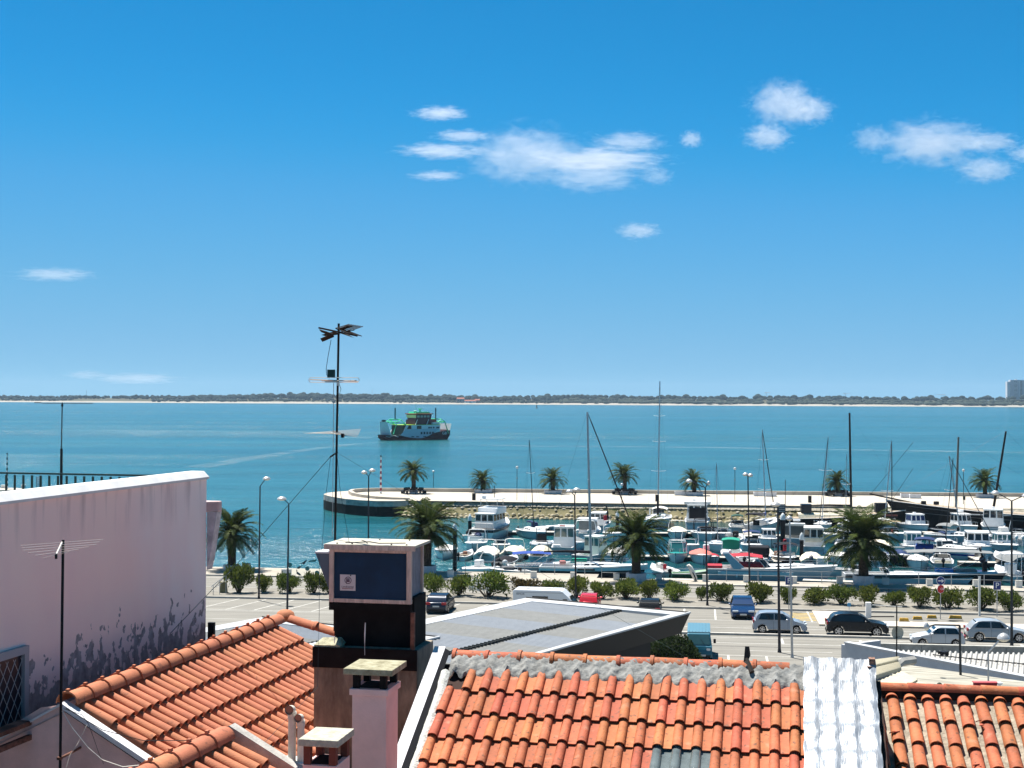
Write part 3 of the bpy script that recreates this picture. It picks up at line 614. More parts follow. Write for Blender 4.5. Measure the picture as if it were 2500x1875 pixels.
def lin(s0, s1, t, w=.12): hquad(mb, s0, s1, t-w/2, t+w/2, Z)
def sep(s, t0, t1, w=.14, sk=0): mb.quad(HP(s-w/2,t0,Z), HP(s+w/2,t0,Z), HP(s+w/2+sk,t1,Z), HP(s-w/2+sk,t1,Z))
lin(-60,120,134.9); lin(-60,120,128.6); 
for i in range(-10,22): lin(i*6,i*6+2.6,131.8,.12)
lin(-60,-12,115.0); lin(-60,-12,114.4,.08); lin(-60,-6,110.3); 
for i in range(14): sep(-40+i*2.36, 115.1, 121.3, .13, 1.55)
for i in range(7): sep(-6+i*2.45,115.6,121.2)
lin(-8,10,115.5); lin(-2,120,111.8); lin(-2,120,109.5,.10); lin(-2,120,107.3); lin(-2,120,104.9); lin(-4,120,99.9)
for s in (.2+5.5*k for k in range(0,9)): sep(s,108.7,109.5,.18); sep(s+.2,104.95,107.25,.18)
for s in (2.0+2.5*k for k in range(0,12)): sep(s,95,99.8,.14)
lin(5,10,113.0,.1); lin(3.5,9,101.9,.1); lin(12,15,101.9,.1)
tag(mb.build('road_markings', paint), kind='structure')
mb = MB(); hquad(mb, -4, 60, 103.5, 103.62, .005); tag(mb.build('drain_channel', mat('drain_dark', (.04,.04,.04), .9)), kind='structure')
mb = MB()
p0, p1 = st(px(1937,1517,0)), st(px(1985,1497,0))
for i in range(6): t = p1[1]-.3-i*.72; mb.quad(HP(p0[0]+.1,t-.1,Z), HP(p0[0]+1.9,t-.1,Z), HP(p0[0]+1.9,t+.1,Z), HP(p0[0]+.1,t+.1,Z))
for s in (p0[0], p0[0]+1.95): mb.quad(HP(s,p0[1],Z), HP(s+.14,p0[1],Z), HP(s+.14,p1[1],Z), HP(s,p1[1],Z))
tag(mb.build('yellow_hatching', ypaint), kind='structure')
isl = mat('island_paving', (.52,.46,.38), .9, var=.2, vscale=1.2, bump=.3)
s_a, t_a = st(px(2000,1528,0)); s_b, t_b = st(px(2100,1497,0))
mb = MB(); hbox(mb, s_a, s_a+3.2, t_a, t_b, .004, .13); s_c, t_c = st(px(2190,1533,0)); hbox(mb, s_c-1.4, s_c+46, t_c, t_c+2.6, .004, .13); tag(mb.build('traffic_island', isl), kind='structure')
# ---- outer pier with rounded head and stone bank
deckm = mat('pier_paving', (.46,.415,.345), .9, var=.10, vscale=.25, bump=.2, bscale=4)
pierw = mat('pier_wall', (.42,.40,.36), .95, var=.4, vscale=.6, bump=.6, bscale=3, stretch=(1,1,2))
stone = mat('bank_stone', (.46,.40,.27), .95, var=.45, vscale=1.2, bump=.8, bscale=6)
n0 = px(997,1221,0); n1 = px(2760,1246,0); f0 = px(880,1198.5,0); f1 = px(2760,1214,0)
head = [px(x,y,0) for x, y in ((997,1222),(960,1223),(920,1223),(880,1221),(845,1218),(815,1213.5),(797,1209.5),(790,1206.5),(797,1203.5),(820,1200.5),(850,1198.6),(880,1198.2))]
outline = [n1, f1]+head[::-1]                      # clockwise check below
outline = [V(p.x,p.y,0) for p in ([n1, f1]+[V(*p) for p in head[::-1]])]
mb = MB(); mb.prism(outline, -.05, 0); tag(mb.build('pier_deck', deckm), kind='structure')
wl = MB(); hd = head; R0 = [V(p.x,p.y,-.05) for p in hd]; R1 = [V(p.x,p.y,-3.6) for p in hd]; wl.rings([R0, R1], False)
pw_ = tag(wl.build('pier_wall', pierw), kind='structure')
mb = MB(); e = mb; dk_ = mat('shade_dark', (.022,.022,.018), .8, var=.5, vscale=.4)  # black of the head's shaded face put into a dark lower band
off = [(p-(sum(hd, V(0,0,0))/len(hd))).normalized()*.03 for p in hd]
mb.rings([[V(p.x+o_.x,p.y+o_.y,-.95) for p, o_ in zip(hd, off)], [V(p.x+o_.x,p.y+o_.y,-3.6) for p, o_ in zip(hd, off)]], False); mb.build('shade_band', dk_, pw_)
# parapet along the seaward side, curling round the head
par = [px(x,y,0) for x, y in ((1000,1219.5),(960,1219.2),(920,1217.6),(885,1214.2),(862,1210),(855,1206),(862,1202.8),(885,1200.6),(920,1199.6))]+[px(x, 1199.3+(x-920)*.0084, 0) for x in range(1000,2761,160)]
mb = MB(); n_ = len(par); tv = []
for i, p in enumerate(par):
    t = (par[min(i+1,n_-1)]-par[max(i-1,0)]).normalized(); nn = V(-t.y,t.x,0)*.32; h = .62 if i > 4 else .28+.07*i
    tv.append([V(p.x-nn.x,p.y-nn.y,0.002), V(p.x-nn.x,p.y-nn.y,h), V(p.x+nn.x,p.y+nn.y,h), V(p.x+nn.x,p.y+nn.y,.002)])
mb.rings(tv); tag(mb.build('pier_parapet', mat('parapet_stone', (.48,.43,.36), .9, var=.2, vscale=.4)), kind='structure')
# revetment: upper masonry courses, weedy slope, boulders at the waterline
nd = (n1-n0).normalized(); nl = (n1-n0).length; out = V(nd.y,-nd.x,0)
def RP(l, o, z): p = n0+nd*l+out*o; return V(p.x,p.y,z)
mb = MB(); mb.rings([[RP(0,-.3,-.02),RP(nl,-.3,-.02)],[RP(0,.1,-.06),RP(nl,.1,-.06)],[RP(0,1.6,-1.35),RP(nl,1.6,-1.35)],[RP(0,4.0,-3.1),RP(nl,4.0,-3.1)]][::-1], False)
rv = tag(mb.build('pier_bank', mat('weedy_bank', (.22,.19,.10), .95, var=.45, vscale=.5, col2=(.10,.095,.045), bump=.8, bscale=3)), kind='structure')
mb = MB(); mb.rings([[RP(0,-.1,.004),RP(nl,-.1,.004)],[RP(0,.12,-.04),RP(nl,.12,-.04)],[RP(0,1.0,-.72),RP(nl,1.0,-.72)]][::-1], False); mb.build('masonry_face', mat('masonry_beige', (.40,.36,.28), .95, var=.4, vscale=1.6, bump=.8, bscale=5), rv)
rr = random.Random(11); st1 = MB(); st2 = MB()
def rock(mb, c, r, f=(1,1,.7)):
    n, m = 7, 4; R = []; ph = rr.uniform(0,6); amp = rr.uniform(.1,.22)
    for i in range(m+1):
        a = -PI/2+PI*i/m; k = max(math.cos(a),.05)
        R.append([(c.x+r*f[0]*k*(1+amp*math.sin(2*j+ph+i))*math.cos(2*PI*j/n), c.y+r*f[1]*k*(1+amp*math.cos(3*j+ph))*math.sin(2*PI*j/n), c.z+r*f[2]*math.sin(a)) for j in range(n)])
    mb.rings(R)
l = 0
while l < nl:
    rock(st1, RP(l, rr.uniform(3.0,3.6), WZ+rr.uniform(-.05,.2)), rr.uniform(.35,.62)); l += rr.uniform(.55,.95)
l = 0
while l < nl:
    rock(st1, RP(l, rr.uniform(2.2,2.8), WZ+rr.uniform(.45,.7)), rr.uniform(.28,.5)); l += rr.uniform(.55,1.1)
l = 0
while l < nl:
    rock(st2, RP(l+rr.uniform(-.2,.2), .95, -.70+rr.uniform(-.05,.05)), rr.uniform(.2,.3), (1.2,.8,.45))
    l += rr.uniform(.4,.62)
l = 0
while l < nl:
    rock(st2, RP(l, rr.uniform(1.1,1.7), -.95-rr.uniform(0,.4)), rr.uniform(.2,.36), (1.1,.8,.5)); l += rr.uniform(.8,1.6)
tag(st1.build('boulders', stone, rv), kind='stuff'); tag(st2.build('masonry_stones', mat('masonry_stone', (.50,.45,.36), .95, var=.3, vscale=1), rv), kind='stuff')
# ---- second pier, far left, seen through the railing
mb = MB(); q = [px(x,y,-.2) for x, y in ((-420,1204),(40,1196),(62,1193.5),(40,1191),(-420,1189))]; mb.prism(q, -4, -.2); tag(mb.build('pier_deck', deckm), kind='structure')
# ---- far shore across the estuary
FS = [(-2300,3900),(-1600,3790),(-1250,3745),(-950,3700),(-500,3650),(0,3622),(600,3560),(1000,3515),(1350,3480),(2200,3420)]
def shore(x):
    for (a, b_) in zip(FS, FS[1:]):
        if a[0] <= x <= b_[0]: return a[1]+(b_[1]-a[1])*(x-a[0])/(b_[0]-a[0])
    return FS[-1][1] if x > 0 else FS[0][1]
def hill(x):                                        # ground height well behind the beach
    return 6.2+4.8*math.exp(-((x+560)/190)**2)+2.5*math.exp(-((x+250)/150)**2)+(4.0 if x > 150 else 1.5*max(0,min(1,x/150))+2.5*max(0,min(1,x/150)))+1.2*math.sin(x*.011)+.6*math.sin(x*.031)
rows = []
xs = list(range(-2300,2201,30))
for d_, f_ in ((-6,None),(10,-1.2),(22,.3),(32,.16),(130,.62),(300,1.0),(1500,1.0)):
    rows.append([(x, shore(x)+d_+(6*math.sin(x*.013)+4*math.sin(x*.041) if d_ > 0 else 0), WZ-.4 if f_ is None else (f_ if d_ in (10,22) else hill(x)*f_)) for x in xs])
mb = MB(); mb.rings(rows[:4], False); tag(mb.build('far_beach', mat('beach_sand', (.31,.285,.24), .95, var=.12, vscale=.02)), kind='structure')
mb = MB(); mb.rings(rows[3:], False); tag(mb.build('far_shore', mat('dune_scrub_ground', (.045,.055,.03), .95, var=.4, vscale=.02, col2=(.10,.09,.06))), kind='structure')
pineT = mat('far_pine', (.010,.024,.020), .9, var=.45, vscale=.04); scrub = mat('far_scrub', (.036,.046,.028), .9, var=.5, vscale=.03, col2=(.018,.030,.022))
rr = random.Random(5); t1 = MB(); t2 = MB()
def blob(mb, c, r, h):
    n, m = 7, 4; ph = rr.uniform(0,6); R = []
    for i in range(m+1):
        a = -PI*.35+PI*.85*i/m; k = max(math.cos(a),.06)
        R.append([(c[0]+r*k*(1+.2*math.sin(3*j+ph+i))*math.cos(2*PI*j/n), c[1]+r*k*math.sin(2*PI*j/n), c[2]+h*math.sin(a)) for j in range(n)])
    mb.rings(R)
for i in range(4200):
    x = rr.uniform(-1900,1750); dens = 1.0
    d_ = rr.choice((40,55,80,110,150,200,260,330)); g = hill(x)*(.3 if d_ < 80 else .45 if d_ < 120 else .75 if d_ < 200 else 1)
    if x < -250 and d_ < 80 and rr.random() < .3: continue
    dune = (-1130 < x < -1010) or (-1010 < x < -905 and d_ < 150)
    if dune and d_ < 200: continue
    y = shore(x)+d_+rr.uniform(-15,15)
    right = x > 120
    if right and d_ < 240: r = rr.uniform(2.5,5.5); blob(t2, (x,y,g+r*.2), r*1.7, r*.75)
    elif d_ < 100: r = rr.uniform(2,4.5); blob(t2 if rr.random() < .5 else t1, (x,y,g+r*.3), r*1.5, r)
    else:
        r = rr.uniform(3,6.5)*(1 if rr.random() < .8 else 1.3) if x > -850 else rr.uniform(2.5,4.8); blob(t1, (x,y,g+r*.9+rr.uniform(-1,2)), r*1.25, r*.95)
for i in range(170):
    x = rr.uniform(-850,1500); r = rr.uniform(3.5,6.5); blob(t1, (x, shore(x)+300+rr.uniform(0,60), hill(x)+rr.uniform(4,8.5)), r*1.1, r*.7)
tag(t1.build('far_pine_wood', pineT, None, 80), 'dark pine wood along the opposite shore', 'wood', kind='stuff'); tag(t2.build('far_scrub', scrub, None, 80), 'olive green scrub on the dunes of the opposite shore', 'scrub', kind='stuff')
# ================================================================ WATERFRONT FURNITURE AND PLANTS
def leafmat(name, col, col2, vs=6, tr=.3, rnd=0):
    m = mat(name, col, .7, var=.3, vscale=vs, col2=col2, rnd=rnd, spec=.12); nt = m.node_tree; b = nt.nodes['Principled BSDF']
    t = nt.nodes.new('ShaderNodeBsdfTranslucent'); mx = nt.nodes.new('ShaderNodeMixShader'); mx.inputs[0].default_value = tr
    lk = [l for l in nt.links if l.to_socket == b.inputs['Base Color']]
    if lk: nt.links.new(lk[0].from_socket, t.inputs['Color'])
    nt.links.new(b.outputs[0], mx.inputs[1]); nt.links.new(t.outputs[0], mx.inputs[2]); nt.links.new(mx.outputs[0], nt.nodes['Material Output'].inputs[0]); return m
palmleaf = leafmat('palm_leaf', (.075,.095,.016), (.022,.042,.009), 2, .22, .3)
trunkm = mat('palm_trunk', (.060,.045,.032), .95, var=.6, vscale=5, bump=1.0, bscale=9)
def frond_mesh(name, L, e0, bend, pairs=26, w=.11, lw=.66, seed=0):
    r = random.Random(seed); mb = MB(); pts = []; p = Vector((0,0,0)); a = e0; n = pairs
    dl = L/n
    for i in range(n+1):
        pts.append((p.copy(), a)); p = p+Vector((math.cos(a)*dl, 0, math.sin(a)*dl)); a -= bend*(.5+1.0*i/n)/n
    mb.tube([q[0] for q in pts[::3]], [.045*(1-i/(len(pts[::3]))*.85) for i in range(len(pts[::3]))], 4)
    for i in range(2, n+1):
        q, a = pts[i]; t = Vector((math.cos(a),0,math.sin(a))); up = Vector((-math.sin(a),0,math.cos(a))); u = i/n
        ll = lw*(math.sin(PI*min(1,.12+u*.86))**.7)*(.9+.2*r.random())
        for s in (-1, 1):
            d = (t*.75+Vector((0,s,0))*.8+up*(.28-.35*r.random()-.15*u)).normalized()
            wv = t*w*.5; m_ = q+d*ll*.55-Vector((0,0,.02)); e = q+d*ll-Vector((0,0,.10*ll+.05*r.random()))
            mb.add([q-wv*.6, q+wv*.6, m_+wv, e, m_-wv], [(0,1,2,4),(4,2,3)])
    return mb.mesh(name, palmleaf)
FROND = []
for i, (e, bd) in enumerate(((78,70),(66,85),(52,95),(36,95),(18,85),(0,70),(-22,45))):
    FROND.append([frond_mesh('frond', 1.0*3.3, math.radians(e), math.radians(bd), seed=i*3+k) for k in range(2)])
def palm(base, trunk_h, R, n, label, wind=0, seed=0, tr=.36, group=None):
    r = random.Random(seed); T = thing('palm_tree', label, 'palm tree', base, 0, group)
    prof = [(tr*1.05,0),(tr*.95,.3)]+[(tr*(.93+.05*(k%2)), .3+(trunk_h-.7)*k/9) for k in range(1,10)]+[(tr*1.25,trunk_h-.2),(tr*1.3,trunk_h+.05),(tr*.9,trunk_h+.35),(tr*.3,trunk_h+.55)]
    MB().lathe(prof, 12).build('trunk', trunkm, T, 60)
    for i in range(n):
        u = (i+.5)/n; k = min(6, int(u**1.0*7)); me = FROND[k][r.randrange(2)]
        az = i*2.39996+r.uniform(-.25,.25); o = link('frond', me, T, (.12*math.cos(az),.12*math.sin(az),trunk_h+.32-.22*u))
        sc = R/3.3*r.uniform(.85,1.1)*(1 if k < 6 else .8)
        ez = az+wind*math.sin(az-PI)*-.4 if wind else az
        o.rotation_euler = (r.uniform(-.2,.2), r.uniform(-.12,.12), ez); o.scale = (sc, sc, sc)
        if wind: o.location.x -= wind*.1
    return T
potm = mat('white_planter', (.62,.63,.66), .8, var=.12, vscale=2)
def planter(base, r, h, label, n=10, sq=False):
    T = thing('planter', label, 'planter', base, -HA if sq else 0)
    if sq: MB().box((0,0,h/2), (r*2,r*1.3,h)).build('tub', potm, T, bevel=.05); MB().box((0,0,h-.02), (r*1.8,r*1.1,.06)).build('soil', mat('soil', (.06,.045,.03), .95), T)
    else: MB().lathe([(r*.92,0),(r,h*.5),(r,h),(r*.9,h),(r*.88,h-.08),(r*.2,h-.09)], n).build('tub', potm, T); MB().lathe([(r*.86,h-.07),(.01,h-.05)], n).build('soil', mat('soil', (.06,.045,.03), .95), T)
    return T
for i, (x, y, th, R, n, tr, lab) in enumerate(((566,1390,2.9,3.1,66,.42,'palm tree on the promenade beside the tall pink wall'), (1043,1398,3.3,3.55,72,.42,'palm tree on the promenade behind the blue vent box'),
        (1553,1418,2.9,3.35,72,.44,'palm tree on the promenade in front of the dark-hulled yacht'), (2108,1427,3.0,3.9,84,.48,'largest palm tree, in a grey octagonal planter at the quay'))):
    b_ = px(x, y, .12); palm(b_+V(0,0,.55 if i else .3), th, R*1.08, int(n*1.25), lab, 0, 20+i, tr, 'palm trees on the promenade')
    planter(b_, (.85,.9,.95,1.0)[i], (.45,.7,.75,.85)[i], ('low grey planter under the palm beside the pink wall','grey planter under the palm behind the blue box','blue-grey planter under the palm by the dark yacht','pale octagonal planter under the largest palm')[i], 8)
pier_p = ((1010,1203,3.3,2.5,1),(1180,1201,1.6,2.3,0),(1350,1203.5,2.0,2.4,0),(1525,1205,2.9,2.4,1),(1695,1208,2.0,2.3,0),(2045,1209,2.0,2.3,1),(2405,1213,2.3,2.5,0))
names = ('leftmost pier palm, ringed by dark benches','second pier palm from the left, short, in white planter','third pier palm from the left, in white planter','fourth pier palm from the left, tall, ringed by benches','fifth pier palm from the left, behind street lamp','sixth pier palm from the left, beside the tall dark mast','rightmost pier palm, in a white planter')
slat = mat('bench_slats', (.025,.022,.02), .6)
for i, (x, y, th, R, bench) in enumerate(pier_p):
    b_ = px(x, y+1.5, 0); palm(b_+V(0,0,.2), th, R*1.25, 60, names[i], 1.0, 60+i, .40, 'palm trees on the pier')
    if bench:
        T = thing('ring_bench', 'dark slatted bench ring around '+('the leftmost pier palm','','','the fourth pier palm from left','','the pier palm beside the dark mast')[i], 'bench', b_)
        for k in range(8):
            a = k*PI/4; MB().box((0,-2.0,.47), (1.5,.5,.07)).build('seat', slat, T, rz=a); MB().box((0,-1.72,.8), (1.2,.06,.4)).build('backrest', slat, T, rz=a); MB().box((.5,-2.0,.22), (.08,.45,.44)).build('leg', slat, T, rz=a)
        MB().lathe([(.75,0),(.8,.6),(.7,.6),(.2,.55)], 12).build('tub', potm, T)
    else: planter(b_, 1.6, .62, 'low round white planter under the '+('','second','third','','fifth','','rightmost')[i]+' pier palm from left' if i != 6 else 'low white planter under the rightmost pier palm', 14)
for x, y, lab in ((1660,1209,'square white planter left of the fifth pier palm'),(1853,1211,'left square white planter on the pier behind thin mast'),(1882,1212,'right square white planter on the pier behind thin mast'),(2212,1215,'left of two joined empty white pier planters'),(2234,1216.5,'right of two joined empty white pier planters')): planter(px(x,y,0), .95, .7, lab, sq=True)
binm = mat('bin_black', (.02,.02,.02), .6)
for x, y, lab in ((1157,1221,'black litter bin at the pier edge above the trawler yacht'),(1604,1224,'black litter bin at the pier edge left of tallest mast'),(1977,1227,'black litter bin at the pier edge left of dark mast')):
    T = thing('litter_bin', lab, 'bin', px(x,y,0), -HA, 'litter bins on the pier'); MB().box((0,0,.5), (.55,.5,1.0)).build('body', binm, T, bevel=.03); MB().box((0,0,1.08), (.6,.55,.08)).build('lid', binm, T); MB().box((0,0,1.02), (.3,.3,.06)).build('slot', black, T)
# striped harbour marks
def mark(x, y, ytop, c1, lab, zb=0):
    b_ = px(x, y, zb); T = thing('harbour_mark', lab, 'marker', b_); d = b_.y; h = (y-ytop)*d/F; n = 13
    w_ = mat('mark_white', (.8,.8,.78), .6)
    for k in range(n): MB().lathe([(.19-.006*k,h*k/n),(.186-.006*k,h*(k+1)/n)], 10).build('band', w_ if k % 2 == 0 else c1, T, 40)
    MB().lathe([(.05,h),(.12,h+.05),(.12,h+.25),(.02,h+.4)], 8).build('lantern', binm, T)
mark(929.5, 1205, 1116, mat('mark_red', (.30,.02,.035), .6), 'red and white striped harbour pole on the rounded pier head')
mark(17, 1193, 1110, mat('mark_green', (.012,.05,.045), .6), 'dark and white striped pole on the left pier behind railing', -.2)
T = thing('flag_mast', 'tall tapering grey mast with pointed finial behind the terrace railing', 'mast', px(148,1398,.12)); hh = (1398-984)*T.location.y/F; gmast = mat('mast_grey', (.05,.065,.075), .6)
MB().tube([(0,0,0),(0,0,hh*.5)], [.19,.15], 8).build('pole', gmast, T); MB().tube([(0,0,hh*.5),(0,0,hh*.73)], [.14,.13], 8).build('pole', black, T); MB().tube([(0,0,hh*.73),(.04,0,hh-.3)], .06, 6).build('pole', gmast, T); MB().lathe([(.03,hh-.45),(.12,hh-.25),(.03,hh+.05)], 6, (.04,0,0)).build('finial', black, T)
T = thing('slatted_board', 'white slatted board in dark frame on the left pier behind railing', 'board', px(95,1191,-.2), -HA)
for k in range(4): MB().box((0,0,.45+k*.46), (.95,.06,.42)).build('slat', white, T)
for s in (-1,1): MB().box((.52*s,.02,1.0), (.08,.08,2.1)).build('upright', black, T)
for x, lab in ((8,'low pale block on the left pier near striped pole'),(57,'low pale block on the left pier beside slatted board')): tag(MB().box((0,0,.3), (.7,.7,.6)).build('stone_block', offwhite, None, loc=px(x,1191.5,-.2), bevel=.05), lab, 'block')
# ---- oleander hedge
oleo = leafmat('oleander_leaf', (.21,.24,.05), (.05,.085,.016), 5, .3, .25); stem = mat('shrub_stem', (.07,.05,.03), .9)
redleaf = leafmat('reddish_leaf', (.12,.085,.035), (.06,.055,.02), 5, .3)
def shrub_mesh(seed, n=1900, lm=oleo):
    r = random.Random(seed); mb = MB(); cl = [(r.uniform(-.62,.62), r.uniform(-.5,.5), r.uniform(.26,.84), r.uniform(.2,.36)) for _ in range(20)]
    for _ in range(n):
        c = r.choice(cl); v = Vector((r.gauss(0,1),r.gauss(0,1),r.gauss(0,1))).normalized()*c[3]*r.uniform(.5,1.05)
        p = Vector((c[0]+v.x, c[1]+v.y, max(.06, c[2]+v.z*.8)))
        d = (v.normalized()*.8+Vector((r.uniform(-.6,.6),r.uniform(-.6,.6),r.uniform(.0,1.1)))).normalized(); s = d.cross(Vector((r.uniform(-1,1),r.uniform(-1,1),.3))).normalized()
        l, w = r.uniform(.11,.20), r.uniform(.03,.05); mb.add([p, p+d*l*.5+s*w, p+d*l, p+d*l*.5-s*w], [(0,1,2,3)])
    st_ = MB()
    for c in cl: st_.tube([(c[0]*.15,c[1]*.15,0),(c[0]*.5,c[1]*.5,c[2]*.5),(c[0],c[1],c[2])], [.028,.018,.008], 4)
    return mb.mesh('foliage', lm), st_.mesh('stems', stem)
SH = [shrub_mesh(s) for s in range(5)]; SHR = shrub_mesh(9, 1400, redleaf)
SHR_L = [(583,1449,58,62,'large dark shrub left of hedge under the promenade palm'),(643,1447,50,40,'pale green hedge shrub behind the left street lamp'),(707,1449,52,44,'hedge shrub behind the second street lamp'),(766,1450,52,46,'hedge shrub just left of the blue box hood'),(803,1450,36,34,'hedge shrub half hidden by the blue box'),
 (1060,1456,56,48,'hedge shrub right of blue box, behind the dark blue car'),(1120,1456,54,46,'second hedge shrub right of the blue box'),(1190,1459,86,60,'largest round hedge shrub with pale flowers'),(1285,1458,80,44,'reddish hedge shrub behind the white motorhome'),(1352,1457,46,36,'hedge shrub behind the motorhome roof'),(1406,1458,68,44,'hedge shrub behind the street lamp and red car'),
 (1471,1464,48,38,'hedge shrub right of the red car'),(1530,1464,70,44,'wide hedge shrub below the dark yacht palm'),(1586,1465,44,42,'narrow upright hedge shrub right of palm planter'),(1649,1467,66,40,'round hedge shrub left of the tall lamp'),(1713,1468,26,30,'small hedge shrub left of lamp post at centre right'),(1757,1470,60,42,'hedge shrub right of the tall lamp post'),
 (1860,1472,66,46,'hedge shrub behind the dark blue front-facing car'),(1922,1475,40,36,'thin hedge shrub by the left parking sign'),(1990,1475,72,34,'low wide hedge shrub behind the silver hatchback'),(2055,1477,60,42,'hedge shrub below the largest palm, left'),(2118,1479,66,42,'yellowish hedge shrub right below the largest palm'),(2180,1481,50,34,'sparse hedge shrub left of the stop sign'),
 (2245,1484,62,46,'hedge shrub just left of the stop sign'),(2314,1486,62,44,'hedge shrub right of the stop sign'),(2394,1490,84,48,'wide hedge shrub left of the right parking sign'),(2468,1493,56,44,'rightmost hedge shrub behind the tall lamp post')]
for i, (x, y, w, h, lab) in enumerate(SHR_L):
    b_ = px(x, y-2, .13); k = b_.y/F; T = thing('oleander_shrub', lab, 'shrub', b_, i*1.7, 'oleander hedge beside the road'); sh = SHR if 'reddish' in lab else SH[i % 5]
    sc = (w*k*.70, w*k*.55, h*k*1.02)
    for nm, me in zip(('foliage','stems'), sh): o = link(nm, me, T); o.scale = sc
    if 'flowers' in lab:
        fl_ = MB(); r = random.Random(2)
        for _ in range(110):
            v = Vector((r.gauss(0,1), -abs(r.gauss(0,1)), abs(r.gauss(0,.9)))).normalized(); p = Vector((v.x*.75, v.y*.6, .25+v.z*.72)); fl_.ball(p, (.03,.03,.04), 5, 3)
        o = fl_.build('blossom', mat('white_blossom', (.7,.68,.6), .7), T, rz=-i*1.7); o.scale = sc
# wire fence in the hedge
T = thing('hedge_fence', 'thin wire fence with dark posts running through the hedge', 'fence', HP(0,127.0,.13), -HA); fp = MB().box((0,0,.55), (.05,.05,1.1)).mesh('post', darkmetal)
for k in range(34): link('post', fp, T, (-26+k*2.2, 0, 0))
for z in (.45,.8,1.08): MB().tube([(-26,0,z),(47,0,z)], .012, 4).build('wire', darkmetal, T)
# quay railing and mooring blocks
T = thing('quay_railing', 'slim steel railing with two rails along the quay edge', 'railing', HP(0,139.0,.12), -HA); fp = MB().box((0,0,.55), (.06,.06,1.1)).mesh('post', galv)
for k in range(24): link('post', fp, T, (-9+k*2.9, 0, 0))
for z in (.6,1.08): MB().tube([(-9,0,z),(60,0,z)], .022, 5).build('rail', galv, T)
T = thing('quay_railing', 'slim steel railing along the wider quay left of the blue box', 'railing', HP(0,141.8,.12), -HA)
for k in range(9): link('post', fp, T, (-34+k*2.9, 0, 0))
for z in (.6,1.08): MB().tube([(-34,0,z),(-10,0,z)], .022, 5).build('rail', galv, T)
blk = MB().box((0,0,.3), (.55,.5,.6)).mesh('body', offwhite); lidm = MB().box((0,0,.615), (.58,.53,.03)).mesh('lid', concrete)
for x, y, lab in ((603,1391,'pale mooring block left of the left street lamp'),(1100,1408,'mooring block behind the second hedge shrub right of blue box'),(1303,1411,'mooring block below the blue bimini boat'),(1400,1413,'mooring block beside the lamp by the yacht stern'),(1505,1416,'mooring block left of the dark yacht palm planter'),(1609,1415,'dark mooring block right of the palm planter'),(1722,1419,'mooring block at the stern of the motor cruiser'),(1822,1421,'mooring block under the motor cruiser bow'),(1938,1424,'mooring block behind the left parking sign'),(2050,1424,'mooring block left of the largest palm planter'),(2162,1427,'mooring block right of the largest palm planter'),(2269,1430,'mooring block left of the arrow sign'),(2383,1432,'mooring block between the arrow and parking signs'),(2487,1434,'rightmost mooring block at the quay')):
    T = thing('mooring_block', lab, 'block', px(x,y,.12), -HA, 'concrete blocks along the quay'); link('body', blk, T); link('lid', lidm, T)
# glass screen printed with birds and discs
T = thing('bird_screen', 'clear glass screen printed with dark birds and teal discs', 'screen', px(690,1413,.12), -HA); ks = T.location.y/F
clr = mat('clear_glass', (.9,.95,.95), .02, trans=1.0); clr.node_tree.nodes['Principled BSDF'].inputs['IOR'].default_value = 1.02
for k in range(3): MB().box((.75+k*1.35,0,.95), (1.3,.02,1.85)).build('glass_panel', clr, T)
MB().box((.35,.06,.45), (.9,.3,.9)).build('plinth', offwhite, T)
teal = mat('teal_print', (.02,.16,.17), .5); bird = mat('bird_print', (.01,.05,.07), .5)
for (x, y, r) in ((708,1379,.22),(752,1387,.21),(776,1397,.22)): MB().lathe([(r,0),(r,.02)], 20).build('disc', teal, T, loc=((x-690)*ks,-.03,(1413-y)*ks), rz=(PI/2,0,0))
def flat(pts, m, nm): MB().xprism([((x-690)*ks,(1413-y)*ks) for x, y in pts], -.045, -.03).build(nm, m, T)
flat([(731,1376),(740,1372),(748,1366.5),(752,1365),(747,1373),(743,1378),(739,1375)], bird, 'bird'); flat([(724,1387),(731,1382),(741,1379),(735,1384),(732,1388)], bird, 'bird')
flat([(724,1390),(727,1390),(727,1395),(731,1397),(738,1404),(732,1404),(725,1400),(725,1394)], bird, 'bird'); flat([(752,1371),(757,1367),(776,1364),(772,1370),(760,1370.5)], teal, 'wave')
# ---- street lamps
poleb = mat('lamp_post_dark', (.022,.022,.03), .5, .3); headm = mat('lamp_head', (.5,.5,.5), .35, .4); lens = mat('lamp_lens', (.6,.58,.5), .3)
def lamp(lab, base, top, heads, r=.085, zb=0.0, m=None, depth=None, grp='street lamps'):
    b_ = pd(base[0], base[1], depth) if depth else px(base[0], base[1], zb)
    if depth: b_.z = 0
    k = b_.y/F; m = m or poleb; tp = pd(top[0], top[1], b_.y)-b_
    T = thing('street_lamp', lab, 'street lamp', b_, 0, grp); MB().tube([(0,0,0),(tp.x*.03,0,tp.z*.03),tp], [r*1.4,r,r*.62], 8).build('post', m, T)
    for (hx, hy, w) in heads:
        h = pd(hx, hy, b_.y)-b_; a = MB(); a.tube([tp, tp+(h-tp)*.75+V(0,0,.05), h+V(0,0,-.03)], .035, 5); a.build('arm', m, T)
        q = MB(); q.lathe([(.02,.17),(w*.5,.13),(w*.85,.05),(w,-.04),(w*.9,-.08)], 12, h); q.build('lamp_head', headm, T, 40); MB().lathe([(w*.88,-.085),(w*.5,-.15),(.02,-.17)], 12, h).build('lens', lens, T, 40)
    return T
lamp('single-armed lamp with head to the right, left of the second lamp', (632,1462), (635,1187), [(651,1168,.34)], zb=.12)
lamp('single-armed lamp with head to the left, its foot in the bays', (701,1512), (705,1230), [(688,1217,.38)])
